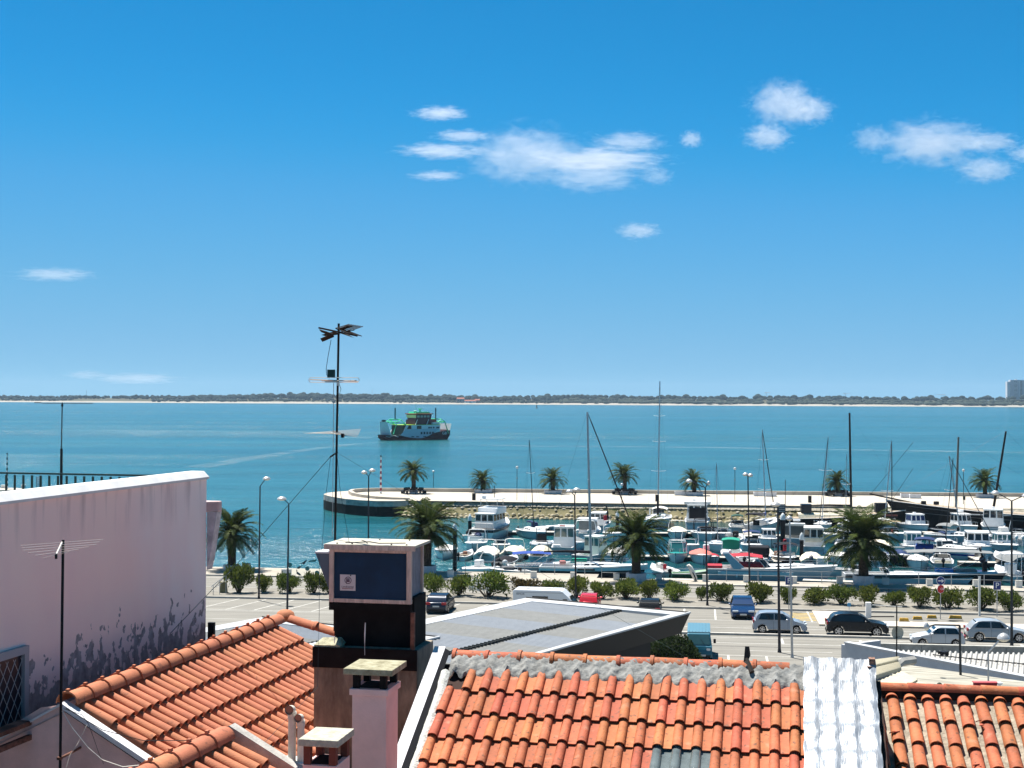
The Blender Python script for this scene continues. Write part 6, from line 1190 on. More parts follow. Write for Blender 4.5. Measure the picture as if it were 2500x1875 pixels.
def car(label, xy, hd, sp, pm, name='parked_car', zb=0, alongside=True, handle=True):
    L, W, H, r = sp['L'], sp['W'], sp['H'], sp['r']; p = px(*xy, zb); p = p+HV*(abs(math.sin(math.radians(hd)))*L*.5+abs(math.cos(math.radians(hd)))*W*.5)
    T = thing(name, label, 'car', p, math.radians(hd)-HA, 'parked cars'); X = lambda f: (f-.5)*L; bl = sp['belt']
    def hw(x, z, top=False):
        f = abs(x/L)*2; e = max(0, (f-.72)/.28); w = W/2*(1-.13*e*e)
        return w*(.965-.19*(z-bl)/(H-bl)) if top else w*(1-.03*max(0,(z-.6)/.5))
    low = [(X(a), b) for a, b in sp['low']]; bot = []
    for f in sp['wx'][::-1]:                               # wheel arches along the bottom edge, front to rear
        for i in range(9): a = PI*i/8; bot.append((X(f)+(r+.06)*math.cos(a), max(.19, r+(r+.06)*math.sin(a)*1.0)))
    poly = low+bot
    def solid(name, poly, m, top, bev):
        n = len(poly); vs = [(x,-hw(x,z,top),z) for x, z in poly]+[(x,hw(x,z,top),z) for x, z in poly]
        fs = [tuple(range(n-1,-1,-1)), tuple(range(n,2*n))]+[(i,(i+1)%n,n+(i+1)%n,n+i) for i in range(n)]
        mb = MB(); mb.add(vs, fs); me = mb.mesh(name, m); bm = bmesh.new(); bm.from_mesh(me); bmesh.ops.recalc_face_normals(bm, faces=bm.faces); bm.to_mesh(me); bm.free()
        me.polygons.foreach_set('use_smooth', [True]*len(me.polygons)); o = link(name, me, T, bevel=bev); 
        try: me.set_sharp_from_angle(angle=math.radians(35))
        except Exception: pass
        return o
    body = solid('body', poly, pm, False, .03); cab = solid('cabin', [(X(a), b) for a, b in sp['top']], pm, True, .03)
    for sg in (-1,1):
        for (b0,b1), (t0,t1), z0, z1 in sp['win']:
            q = [(X(b0),z0),(X(b1),z0),(X(t1),z1),(X(t0),z1)]; q = [(x, sg*(hw(x,z,True)+.012), z) for x, z in q]; MB().quad(*(q if sg < 0 else q[::-1])).build('side_window', glass, cab)
        if handle:
            for f in (.34,.58): MB().box((X(f),sg*(W/2+.005),bl-.12), (.18,.03,.035)).build('door_handle', pm, body)
        for f in (.375,.64): MB().box((X(f),sg*(W/2*.995),.62), (.012,.012,.6)).build('door_gap', gapm, body)
        MB().box((X(.5),sg*(W/2-.01),.25), (L*.44,.05,.10)).build('sill', trim, body)
        MB().ball((X(.625),sg*(W/2+.09),bl+.06), (.10,.11,.08), 8, 5).build('mirror', pm, body, True)
    t = sp['top']
    def pane(nm, a, b_, k0, k1):
        (xa,za), (xb,zb_) = (X(a[0]),a[1]), (X(b_[0]),b_[1]); d = Vector((xb-xa,0,zb_-za)); nrm = Vector((-d.z,0,d.x)).normalized(); nrm = nrm if nrm.z > 0 else -nrm; p0 = Vector((xa,0,za))+d*k0+nrm*.014; p1 = Vector((xa,0,za))+d*k1+nrm*.014; w0, w1 = hw(p0.x,p0.z,True)-.09, hw(p1.x,p1.z,True)-.08
        MB().quad((p0.x,-w0,p0.z),(p0.x,w0,p0.z),(p1.x,w1,p1.z),(p1.x,-w1,p1.z)).build(nm, glass, cab)
    pane('windscreen', t[-1], t[-3], .08, .97); pane('rear_window', t[0], t[2], .25, .95)
    for sg in (-1,1):
        xr, xf = X(.0), X(1.0); MB().box((xr+.03,sg*(W/2*.72),bl-.10), (.10,W*.22,.20)).build('tail_light', redl, body, bevel=.02); MB().box((xf-.10,sg*(W/2*.66),bl-.27), (.16,W*.24,.13)).build('head_light', headl, body, bevel=.03)
        for f in sp['wx']:
            wh = MB().tube([(0,-.10,0),(0,.10,0)], r, 18).build('wheel', tyre, T, 40, loc=(X(f),sg*(W/2-.12),r)); rm_ = MB().tube([(0,-.105,0),(0,.105,0)], r*.68, 16).build('rim', rim if name != 'van' else trim, wh, 40)
            sp_ = MB()
            for k in range(5): a = k*2*PI/5; sp_.add([(math.cos(a+.22)*r*.62,sg*.108,math.sin(a+.22)*r*.62),(math.cos(a+1.03)*r*.62,sg*.108,math.sin(a+1.03)*r*.62),(math.cos(a+.62)*r*.2,sg*.108,math.sin(a+.62)*r*.2)], [(0,1,2),(2,1,0)])
            sp_.build('spoke_gap', tyre, wh)
    MB().box((X(1.0)+.005,0,.42), (.03,.52,.11)).build('number_plate', plate, body); MB().box((X(0)-.005,0,.62), (.03,.52,.11)).build('number_plate', plate, body); MB().box((X(.995),0,.33), (.05,W*.6,.16)).build('grille', trim, body); MB().box((X(.005),0,.32), (.06,W*.75,.16)).build('rear_bumper', trim, body)
    return T
car('dark blue hatchback seen from behind, right of the blue box', (1064,1500), 90, HATCH, paintm('midnight_blue', (.008,.02,.045)))
car('bright red car roof right of the white motorhome', (1436,1496), 90, SMALL, paintm('signal_red', (.55,.02,.04)))
car('black car mostly hidden behind the grey pavilion roof', (1585,1514), 90, HATCH, paintm('black_paint', (.008,.008,.009)))
car('royal blue saloon facing the camera in the front bays', (1815,1514), -90, dict(HATCH, L=4.6, H=1.44, W=1.85), paintm('royal_blue', (.006,.032,.10)))
car('silver-blue compact people carrier parked side-on behind the twin posts', (1905,1548), 0, MPV, paintm('silver_blue', (.28,.32,.37)))
car('black crossover with bright alloy wheels parked side-on', (2095,1555), 0, SUV, paintm('black_paint', (.008,.008,.009)))
car('small white three-door car facing left behind the concrete wall', (2292,1581), 180, SMALL, paintm('white_paint', (.55,.56,.57)), handle=False)
car('silver hatchback cut by the right edge of the view', (2440,1568), 0, dict(HATCH, L=4.35, H=1.45), paintm('silver_paint', (.36,.38,.40)))
# blue van facing us
p = px(1706,1618,0)+HV*2.3; T = thing('van', 'teal-blue van with ribbed roof facing the camera beside the bush', 'van', p, -PI/2-HA); vb = paintm('teal_blue', (.015,.12,.18), .35); vg = paintm('van_roof', (.10,.22,.28), .45)
def vw(z): return .86 if z < 1.0 else .86-.16*(z-1.0)
prof = [(-2.2,.3),(2.25,.3),(2.3,.55),(2.22,1.0),(2.1,1.1),(1.75,1.78),(1.6,1.86),(-2.15,1.86)]; n = len(prof); mb = MB(); mb.add([(x,-vw(z),z) for x, z in prof]+[(x,vw(z),z) for x, z in prof], [tuple(range(n)), tuple(range(2*n-1,n-1,-1))]+[(i,n+i,n+(i+1)%n,(i+1)%n) for i in range(n)]); vbody = mb.build('body', vb, T, bevel=.05)
mb = MB(); mb.quad((2.115,-.72,1.15),(2.115,.72,1.15),(1.80,.66,1.74),(1.80,-.66,1.74)); mb.build('windscreen', mat('van_screen', (.04,.10,.11), .06, spec=.8), vbody)
MB().box((-.3,0,1.87), (3.9,1.5,.05)).build('roof', vg, T, bevel=.03)
for k in range(7): MB().box((-.3,-.63+k*.21,1.905), (3.7,.05,.03)).build('roof_rib', vg, T)
for sg in (-1,1):
    MB().box((2.20,sg*.62,.82), (.12,.28,.2)).build('head_light', headl, vbody, bevel=.04); MB().box((1.8,sg*1.02,1.35), (.1,.16,.28)).build('mirror', black, vbody, bevel=.03)
    MB().quad((1.6,sg*.805,1.2),(.7,sg*.805,1.2),(.7,sg*.75,1.7),(1.6,sg*.75,1.7)).build('side_window', glass, vbody)
    for x in (1.5,-1.4): MB().tube([(x,sg*.66,.31),(x,sg*.86,.31)], .31, 16).build('wheel', tyre, T)
MB().box((2.28,0,.40), (.06,1.5,.18)).build('bumper', trim, vbody); MB().box((2.31,.2,.48), (.03,.5,.11)).build('number_plate', plate, vbody); MB().box((2.235,0,.9), (.03,.9,.32)).build('front_panel', paintm('teal_panel', (.02,.22,.33)), vbody); MB().tube([(2.13,.35,1.16),(1.93,.1,1.5)], .012, 4).build('wiper', black, vbody)
# motorhome
p = px(1336,1514,0)+HV*1.1; T = thing('motorhome', 'long white motorhome behind the grey pavilion roof', 'motorhome', p, math.radians(-3)-HA); T.scale = (.88,.88,.88); mhw = paintm('motorhome_white', (.74,.76,.78), .35)
mb = MB(); mb.xprism([(-3.0,.4),(2.3,.4),(3.1,.45),(3.15,.95),(2.6,1.25),(1.85,2.05),(1.35,2.5),(1.1,2.58),(-2.9,2.58),(-3.05,2.45)], -1.08, 1.08); mbd = mb.build('body', mhw, T, bevel=.07)
MB().quad((2.55,-.9,1.33),(2.55,.9,1.33),(1.93,.85,2.02),(1.93,-.85,2.02)).build('windscreen', glass, mbd, loc=(.03,0,.02)); MB().quad((2.2,-1.09,1.3),(1.4,-1.09,1.3),(1.4,-1.09,1.85),(1.75,-1.09,1.85)).build('side_window', glass, mbd)
MB().box((-.6,-1.085,1.85), (1.4,.02,.4)).build('side_window', glass, mbd); MB().box((-1.9,0,2.62), (.5,.5,.1)).build('roof_vent', offwhite, mbd, bevel=.03); MB().box((.1,0,2.62), (.6,.5,.1)).build('roof_vent', offwhite, mbd, bevel=.03); MB().box((-.6,-1.085,2.35), (4.2,.02,.03)).build('awning_rail', galv, mbd); text('RIMOR', .24, mat('mh_letter', (.12,.13,.16), .5), mbd, (-2.35,-1.095,2.2), (PI/2,0,0))
for x in (2.0,-1.7):
    for sg in (-1,1): MB().tube([(x,sg*.9,.34),(x,sg*1.09,.34)], .34, 16).build('wheel', tyre, T)
# ================================================================ MID-GROUND BUILDINGS
sheetA = mat('grey_roof_sheet', (.25,.25,.235), .55, .15, var=.10, vscale=1.2); sheetB = mat('blue_grey_roof_sheet', (.255,.275,.30), .5, .15, var=.08, vscale=1.2); fasc = mat('white_fascia', (.45,.46,.47), .5); dkf = mat('dark_fascia', (.020,.020,.022), .6)
E1 = V(.84,-.54,0).normalized(); E2 = V(-.54,-.84,0).normalized()
def pavilion(lab, corner, L1, L2, zt, slope=.35, ncols=8):
    T = thing('pavilion', lab, 'building', V(corner.x,corner.y,0), math.atan2(E1.y,E1.x))      # local x = E1, local -y = E2
    fw = 1.1
    mb = MB(); ou = [(0,0),(L1,0),(L1,-L2),(0,-L2)]; inn = [(fw,-fw),(L1-fw*.6,-fw),(L1-fw*.3,-L2),(fw,-L2)]
    mb.rings([[(x,y,zt) for x, y in ou],[(x,y,zt) for x, y in inn],[(x,y,zt-.35) for x, y in inn]], True, False); mb.build('parapet', fasc, T)
    mb = MB(); mb.rings([[(x,y,zt-.002) for x, y in ou],[(.25,-.25,zt-1.15),(L1-.45,-.25,zt-1.15),(L1-.45,-L2,zt-1.15),(.25,-L2,zt-1.15)]][::-1], True, False); mb.quad((.25,-.25,zt-1.15),(L1-.45,-.25,zt-1.15),(L1-.45,-L2,zt-1.15),(.25,-L2,zt-1.15)); mb.build('fascia', dkf, T)
    MB().tube([(0,0,zt+.02),(L1,0,zt+.02)], .045, 4).build('edge_trim', dkf, T); MB().tube([(L1,-.05,zt+.02),(L1,-L2,zt+.02)], .07, 5).build('edge_trim', fasc, T)
    xm = L1*.64; pw = (L2-fw)/ncols
    for c in range(ncols):
        for (a, b_, zz0, off) in ((fw,xm-.15,zt-.12,0),(xm+.1,L1-fw*.45,zt-.22,1)):
            mb = MB(); y0 = -fw-c*pw; nr = 20; rows = []
            for i in range(nr*2+1):
                y = y0-pw*i/(nr*2); h = (0,.0,.11,.11)[i % 4]; rows.append([(a,y,zz0+h),(b_,y,zz0+h-.05)])
            mb.rings(rows[::-1], False); mb.build('roof_panel', sheetB if (c+off) % 2 == 0 else sheetA, T)
    mb = MB(); mb.box((xm-.02,-fw-(L2-fw)/2,zt-.10), (.26,L2-fw,.10))
    for i in range(int(L2/.35)): mb.box((xm-.02,-fw-i*.35,zt-.05), (.34,.12,.1))
    mb.build('gutter', mat('gutter_dark', (.03,.035,.035), .7), T)
    MB().prism([(1.5,-L2),(L1-1.5,-L2),(L1-1.5,-2),(1.5,-2)], 0, zt-1.2).build('wall', dkf, T)
pavilion('grey corrugated pavilion roof with black fascia behind the tiled ridge', px(1284,1459.5,5), 11.0, 26, 5); pavilion('second corrugated pavilion roof behind the left tiled roof', px(640,1507,5), 12, 22, 5)
# dark bush beside the pavilion
r = random.Random(31); T = thing('dense_bush', 'dark rounded bush beside the pavilion and the van', 'bush', px(1625,1632,0)); bl = MB(); dkl = leafmat('dark_bush_leaf', (.045,.07,.02), (.018,.032,.010), 3, .2)
for _ in range(5200):
    v = Vector((r.gauss(0,1),r.gauss(0,1),abs(r.gauss(0,1)))).normalized(); k = r.uniform(.82,1.03)*(1+.12*math.sin(5*v.x)*math.cos(4*v.y)); p = Vector((v.x*2.5*k,v.y*1.8*k,.1+v.z*1.95*k)); d = (v+Vector((r.uniform(-.7,.7),r.uniform(-.7,.7),r.uniform(-.4,.9)))).normalized(); s = d.cross(Vector((r.uniform(-1,1),r.uniform(-1,1),.2))).normalized(); l, w = r.uniform(.12,.24), r.uniform(.04,.07); bl.add([p,p+d*l*.5+s*w,p+d*l,p+d*l*.5-s*w],[(0,1,2,3)])
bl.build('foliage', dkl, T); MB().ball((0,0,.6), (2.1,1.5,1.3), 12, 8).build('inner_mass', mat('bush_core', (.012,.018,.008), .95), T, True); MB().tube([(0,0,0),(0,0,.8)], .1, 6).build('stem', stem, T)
# low white buildings at right
wr = mat('white_wall', (.50,.51,.53), .9, var=.08, vscale=2); fib = mat('weathered_fibre_roof', (.36,.34,.28), .95, var=.45, vscale=1.4, stretch=(.35,3.0,1), bump=.3); ccw = mat('stained_concrete_wall', (.36,.35,.32), .95, var=.35, vscale=1.2, bump=.3)
a = px(2062,1570,3.9); c = px(2540,1662,3.9); d = (c-a).normalized(); nl_ = (c-a).length; T = thing('white_building', 'low white building with sloping grey parapet and corrugated roof at right', 'building', V(a.x,a.y,0), math.atan2(d.y,d.x))
MB().prism([(0,0),(nl_,0),(nl_,.3),(0,.3)], 0, 3.9).build('parapet_wall', wr, T); MB().box((nl_/2,.15,3.94), (nl_,.42,.06)).build('coping', fasc, T); MB().box((-.12,1.4,1.9), (.25,2.8,3.8)).build('end_wall', wr, T)
mb = MB(); mb.tube([(.3,-.08,2.55),(3.0,-.08,2.35)], .035, 5); mb.box((.25,-.08,2.65), (.14,.12,.22)); mb.box((3.05,-.08,2.45), (.16,.12,.22)); mb.build('wall_pipe', wr, T)
wsht = mat('white_corrugated', (.40,.39,.365), .6, var=.08, vscale=1)
ivb = (Matrix.Translation(T.location) @ Matrix.Rotation(math.atan2(d.y,d.x), 4, 'Z')).inverted(); fa, fb_, na, nb = (ivb @ px(x,y,3.6) for x, y in ((2185,1591),(2570,1600),(2190,1594),(2570,1668)))
for k in range(5):
    mb = MB(); rows = []
    for i in range(25):
        f = (k+i/24)/5; h = V(0,0,(0,0,.11,.11)[i % 4]); rows.append([na+(nb-na)*f+h, fa+(fb_-fa)*f+h])
    mb.rings(rows, False); mb.build('roof_sheet', wsht, T)
MB().box(tuple((ivb @ px(2303,1597,3.7))), (.4,.4,.3)).build('roof_vent', black, T)
mb = MB()
for i in range(11): q0 = ivb @ px(2290+i*22,1600+i*2.2,3.75); mb.box(tuple(q0), (.62,.06,.04), .1)
mb.build('joint_strips', dkf, T)
a = px(2085,1592,0); b0 = pd(2096,1571,90); b1 = pd(2560,1582,88.6); d = b1-b0; T = thing('concrete_wall', 'long stained concrete wall behind the white building roof', 'wall', V(b0.x,b0.y,0), math.atan2(d.y,d.x)); n = 9; L_ = V(d.x,d.y,0).length/n
for i in range(n): MB().box((L_*(i+.5),0,b0.z/2), (L_-.02,.25,b0.z)).build('wall_panel', ccw, T)
MB().box((L_*n/2,0,b0.z+.03), (L_*n,.32,.06)).build('coping', concrete, T)
SZ = 6.0; a = px(2215,1640,SZ); T = thing('shed_roof', 'weathered grey fibre sheet roof in front of the white parapet', 'building', V(a.x,a.y,0), -.35)
q = [px(2185,1632,SZ),px(2215,1623,SZ),px(2560,1672,SZ),px(2560,1760,SZ),px(2120,1760,SZ)]; inv = (Matrix.Translation(T.location) @ Matrix.Rotation(-.35, 4, 'Z')).inverted(); ql = [inv @ V(p.x,p.y,SZ) for p in q]; mb = MB(); mb.prism([(p.x,p.y) for p in ql][::-1], SZ-.2, SZ); mb.build('roof_sheet', fib, T); MB().prism([(p.x*.98,p.y*.98) for p in ql][::-1], 0, SZ-.2).build('wall', wr, T)
a = pd(2110,1640,48); T = thing('plank_roof', 'cream corrugated stepped roof right of the silver membrane top', 'building', V(a.x,a.y,0), -.25); crm = mat('cream_sheet', (.46,.42,.31), .8, var=.12, vscale=2); inv = (Matrix.Translation(T.location) @ Matrix.Rotation(-.25, 4, 'Z')).inverted(); zt = 17.2-(1640-972)*48/F
def cs_(pts, nm='roof_sheet', dz=0, m=crm):
    P = [inv @ pd(x,y,d_) for x, y, d_ in pts]; P = [V(p.x,p.y,p.z+dz) for p in P]
    a, b_, c, d_ = P; n = 12; mb = MB(); rows = []
    for i in range(n*2+1): f = i/(2*n); h = V(0,0,.03 if i % 2 else 0); rows.append([a+(d_-a)*f+h, b_+(c-b_)*f+h])
    mb.rings(rows, False); mb.rings([[a-V(0,0,.12),b_-V(0,0,.12)],[a,b_]], False); mb.rings([[b_-V(0,0,.12),c-V(0,0,.12)],[b_,c]], False); o = mb.build(nm, m, T); o.data.update(); return o
cs_([(2090,1646,48),(2192,1621,52),(2196,1614,54),(2085,1628,51)], dz=.15); cs_([(2085,1672,45),(2200,1635,50),(2195,1622,52),(2085,1648,48)], dz=.08); cs_([(2085,1690,43),(2206,1678,45),(2240,1659,47),(2204,1638,50)]) ; cs_([(2200,1690,43),(2260,1690,43),(2275,1668,46),(2242,1660,47)], dz=-.06)
MB().prism([((inv @ pd(x,y,d_)).x, (inv @ pd(x,y,d_)).y) for x, y, d_ in ((2085,1690,43),(2258,1690,43),(2270,1668,46),(2190,1622,52),(2085,1630,51))], 0, zt-.8).build('wall', wr, T)
dr = pd(2196,1618,53); tb = MB(); tb.tube([inv @ pd(2230,1612,53), inv @ pd(2200,1616,52.5), inv @ pd(2188,1626,52), inv @ pd(2190,1640,50)], .16, 7); tb.build('edge_roll', ccw, T)
# satellite dish, red sign, vent pipe
b_ = pd(2189,1615,56); T = thing('satellite_dish', 'round pale satellite dish on a thin pole before the black crossover', 'satellite dish', b_); k = 56/F; MB().tube([(0,0,-1.2),(0,0,(1615-1478)*k)], .025, 6).build('pole', black, T); dm = MB(); dm.rings([[(R_*math.cos(2*PI*j/24), z, R_*1.1*math.sin(2*PI*j/24)) for j in range(24)] for R_, z in ((.02,.0),(.12,-.01),(.20,-.03),(.235,-.055))], True, False); dm.build('dish', mat('dish_grey', (.42,.42,.37), .6, var=.1), T, loc=(.03,.06,(1615-1545)*k), rz=(0,0,.1)); MB().tube([(.03,0,(1615-1556)*k),(.06,-.25,(1615-1552)*k)], .012, 4).build('feed_arm', darkmetal, T)
b_ = pd(2405,1690,40); T = thing('shop_sign', 'dark red sign board behind the far-right tiled ridge', 'sign', b_); MB().box((0,0,.18), (.62,.10,.16)).build('board', mat('sign_dark_red', (.25,.012,.02), .5), T); MB().box((0,.02,.27), (.64,.2,.02)).build('top_edge', mat('sign_red_top', (.55,.1,.1), .5), T); MB().tube([(0,.05,-2),(0,.05,.1)], .03, 5).build('post', galv, T)
b_ = pd(2440,1690,41); T = thing('vent_pipe', 'short white vent pipe with flat cap right of the red sign', 'pipe', b_); MB().tube([(0,0,-.5),(0,0,.22)], .04, 8).build('pipe', white, T); MB().lathe([(.08,.22),(.09,.27),(.03,.29)], 10).build('cap', white, T)
b_ = pd(2296,1690,42); T = thing('clay_pots', 'dark heap of pots and cloth behind the far-right ridge', 'pots', b_); MB().ball((-.03,0,.16), (.10,.08,.12), 8, 6).build('pot', mat('dark_green_pot', (.04,.05,.04), .8), T, True); MB().ball((.12,0,.08), (.09,.07,.09), 8, 6).build('pot', mat('wine_pot', (.15,.03,.03), .8), T, True); MB().ball((.22,0,.09), (.05,.05,.08), 8, 6).build('pot', mat('dark_green_pot', (.04,.05,.04), .8), T, True)
# ================================================================ FERRY, FAR LANDMARKS, CLOUDS, AIR
mar = mat('maroon_hull', (.022,.003,.008), .7); fw = mat('ferry_white', (.82,.82,.82), .4, var=.06, vscale=.3); fbl = mat('ferry_pale_blue', (.50,.58,.64), .4); fgr = mat('ferry_green', (.04,.60,.28), .5); fgd = mat('ferry_lime', (.30,.55,.04), .6); fmr = mat('ferry_dark_red', (.10,.012,.02), .4); forg = mat('ferry_orange', (.75,.15,.05), .5); fwin = mat('ferry_window', (.02,.04,.06), .2)
fpos = px(1012,1073.5,WZ); FE = thing('ferry', 'maroon and white double-ended car ferry with green ramps crossing the estuary', 'ferry', fpos, math.radians(40)); FE.scale = (1,1,.80)
Lf, Bf = 37, 10.5                                # local x: towards the far right end
def fhull(u): return Bf/2*(1-abs(2*u-1)**5*.55)
R = []
for i in range(25):
    u = i/24; x = (u-.5)*Lf; e = abs(2*u-1); b_ = fhull(u); sh = 2.6+3.4*max(0,(u-.55)/.45)**.9*(1 if u < .97 else .9)+ .5*max(0,(.3-u)/.3); rz_ = -1.2+3.2*max(0,(e-.80)/.20)**1.4
    R.append([(x,-b_,sh),(x,-b_*.98,sh*.45),(x,-b_*.8,rz_),(x,b_*.8,rz_),(x,b_*.98,sh*.45),(x,b_,sh)])
mb = MB(); mb.rings(R, True); mb.build('hull', mar, FE, 40)
# pale wave-shaped side panel, both sides
for sg in (-1,1):
    mb = MB(); up, lo = [], []
    for i in range(30):
        u = .17+.60*i/29; x = (u-.5)*Lf; y = sg*(fhull(u)+.04); z0 = 3.2-2.2*math.sin(PI*min(1,max(0,(u-.17)/.62)))**.8+(3.2*max(0,(u-.5)/.27)**1.3 if u > .5 else 0); lo.append((x,y,max(.9,min(z0,6.0)))); up.append((x,y,6.2 if u > .27 else 3.0+3.2*max(0,(u-.19)/.08)))
    mb.rings([lo,up] if sg < 0 else [up,lo], False); mb.build('side_wave', fbl, FE)
# superstructure
def fbox(nm, u0, u1, hb, z0, z1, m, k=1.0): mb = MB(); x0, x1 = (u0-.5)*Lf, (u1-.5)*Lf; mb.rings([[(x0,-hb,z0),(x1,-hb,z0),(x1,hb,z0),(x0,hb,z0)],[(x0+(1-k)*3,-hb*k,z1),(x1-(1-k)*3,-hb*k,z1),(x1-(1-k)*3,hb*k,z1),(x0+(1-k)*3,hb*k,z1)]]); return mb.build(nm, m, FE)
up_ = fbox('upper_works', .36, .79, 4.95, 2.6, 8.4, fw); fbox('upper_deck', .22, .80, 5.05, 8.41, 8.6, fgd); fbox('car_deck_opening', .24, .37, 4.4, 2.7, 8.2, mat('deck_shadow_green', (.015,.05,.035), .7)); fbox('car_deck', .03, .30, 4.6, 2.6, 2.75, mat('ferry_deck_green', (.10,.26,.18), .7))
for u in (.22,.24):
    for sg in (-1,1): MB().tube([((u-.5)*Lf,sg*4.9,2.7),((u-.5)*Lf+2.4,sg*4.9,8.4)], .3, 5).build('brace', fw, FE)
fbox('deckhouse', .44, .76, 3.6, 8.6, 11.4, fmr); br = fbox('bridge', .46, .68, 3.4, 11.4, 14.4, fmr, 1.08); fbox('bridge_roof', .44, .70, 4.2, 14.4, 14.9, forg); fbox('bridge_top_rail', .46, .68, 2.9, 14.9, 15.8, fgr, .9)
for sg in (-1,1):
    for k in range(4): MB().box(((.485+k*.05-.5)*Lf, sg*3.62, 13.2), (1.3,.16,1.1)).build('bridge_window', mat('bridge_glass', (.42,.46,.38), .15), br)
    for k in range(5): MB().box(((.50+k*.043-.5)*Lf, sg*5.34, 3.9), (.9,.14,1.3)).build('window', fwin, up_)
    for u in (.62,.65,.69,.74,.765): MB().box(((u-.5)*Lf, sg*5.04, 6.9), (.8,.14,.9)).build('window', fwin, up_)
    for u in (.37,.44,.55,.66): MB().box(((u-.5)*Lf, sg*(fhull(u)+.06), 1.9), (1.6,.06,.5)).build('freeing_port', fwin, up_)
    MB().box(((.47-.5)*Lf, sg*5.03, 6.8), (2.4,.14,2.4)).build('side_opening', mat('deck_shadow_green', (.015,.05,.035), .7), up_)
    MB().tube([((.60-.5)*Lf,sg*4.2,8.6),((.64-.5)*Lf,sg*3.7,11.6)], .18, 5).build('stair', fw, FE); MB().tube([((.43-.5)*Lf,sg*4.2,8.6),((.47-.5)*Lf,sg*3.7,11.4)], .18, 5).build('stair', fw, FE)
MB().quad(((.46-.5)*Lf-.3,-3.6,12.4),((.46-.5)*Lf-.3,3.6,12.4),((.46-.5)*Lf-.5,3.8,14.0),((.46-.5)*Lf-.5,-3.8,14.0)).build('bridge_window', mat('bridge_glass', (.42,.46,.38), .15), br)
# ramps and gantries
for u, s in ((.10,1),(.93,-1)):
    x = (u-.5)*Lf
    g = MB()
    for sg in (-1,1): g.tube([(x,sg*4.4,3.5),(x+s*2,sg*4.3,10.2),(x+s*7,sg*4.2,8.6)], .28, 5); g.tube([(x+s*2,sg*4.3,10.2),(x+s*4,sg*4.2,11.6),(x+s*7,sg*4.2,8.6)], .22, 5)
    g.tube([(x+s*4,-4.2,11.6),(x+s*4,4.2,11.6)], .3, 5); g.tube([(x+s*2,-4.3,10.2),(x+s*2,4.3,10.2)], .3, 5); g.build('ramp_gantry', fgr, FE); MB().tube([(x+s*4,0,11.6),(x+s*4,0,18.0)], .32, 6).build('signal_mast', mat('ferry_mast', (.05,.14,.16), .5), FE)
rp_ = MB(); rp_.add([(-.42*Lf,-4,2.8),(-.42*Lf,4,2.8),(-.49*Lf,1,10.5),(-.49*Lf,-4,10.5),(-.43*Lf,-4,2.8),(-.43*Lf,4,2.8),(-.5*Lf,1,10.5),(-.5*Lf,-4,10.5)], [(0,1,2,3),(7,6,5,4),(0,3,7,4),(1,5,6,2),(2,6,7,3)]); rp_.build('raised_ramp', fw, FE); MB().box((-.497*Lf,-2,10.9), (1.0,1.8,1.0)).build('ramp_head', black, FE)
mb = MB(); mb.add([(.44*Lf,-5,5.2),(.44*Lf,5,5.2),(.465*Lf,5,9.0),(.465*Lf,-5,9.0)], [(0,1,2,3),(3,2,1,0)]); mb.build('raised_ramp', fw, FE)
mb = MB(); mb.lathe([(.4,0),(.4,2.2),(1.2,2.4),(1.2,2.7)], 8, (.08*Lf,0,15.0)); mb.tube([(.02*Lf,0,15),(.02*Lf,0,20.5)], .1, 5); mb.ball((-.02*Lf,-1.5,16.2), (.8,.8,.4), 8, 5); mb.build('radar_mast', mat('ferry_radar_green', (.25,.55,.45), .5), FE)
for (u, z, sx) in ((.70,9.0,.8),(.75,9.2,1)): MB().box(((u-.5)*Lf,-4.4,9.3), (2.2*sx,1.0,1.3)).build('deck_locker', offwhite, FE)
text('GB', 2.3, white, FE, ((.86-.5)*Lf,-(fhull(.86)+.18),3.6), (PI/2,0,.10), ext=.03)
mb = MB(); mb.tube([((.02+.013*i-.5)*Lf, -(fhull(.02+.013*i)+.06), 2.3-.35*math.sin(i*.7)) for i in range(12)], .16, 4); mb.build('wave_stripe', white, FE)
# wake: broken foam film lying on the water
foam = mat('foam', (.34,.42,.44), .6); nt = foam.node_tree; b = nt.nodes['Principled BSDF']; tc = nt.nodes.new('ShaderNodeTexCoord'); n = nt.nodes.new('ShaderNodeTexNoise'); mp = nt.nodes.new('ShaderNodeMapping'); mp.inputs['Scale'].default_value = (.05,.12,1); n.inputs['Scale'].default_value = 3; n.inputs['Detail'].default_value = 8; nt.links.new(tc.outputs['Object'], mp.inputs[0]); nt.links.new(mp.outputs[0], n.inputs['Vector']); rmp = nt.nodes.new('ShaderNodeMapRange'); rmp.inputs[1].default_value = .40; rmp.inputs[2].default_value = .75; rmp.inputs[3].default_value = 0; rmp.inputs[4].default_value = .40; nt.links.new(n.outputs['Fac'], rmp.inputs[0]); nt.links.new(rmp.outputs[0], b.inputs['Alpha'])
def wake(pts, w0, w1, lab):
    P = [px(x,y,WZ+.06) for x, y in pts]; mb = MB(); rows = []; n = len(P)
    for i, p in enumerate(P): w = w0+(w1-w0)*i/(n-1); t = (P[min(i+1,n-1)]-P[max(i-1,0)]).normalized(); nn = V(-t.y,t.x,0)*w; rows.append([p-nn, p-nn*.4, p+nn*.4, p+nn])
    mb.rings(rows, False); tag(mb.build('wake', foam), lab, 'wake', kind='stuff')
wake([(945,1079),(900,1081),(850,1085.5),(800,1091),(740,1099),(680,1108),(600,1121),(520,1134),(480,1141)], 2.0, 4, 'pale foam wake trailing left from the ferry stern')
wake([(-60,1046.5),(100,1047.5),(250,1049),(400,1052.5),(560,1056),(680,1061.5),(800,1066),(900,1069)], 4, 4, 'older pale wake line crossing the water at left')
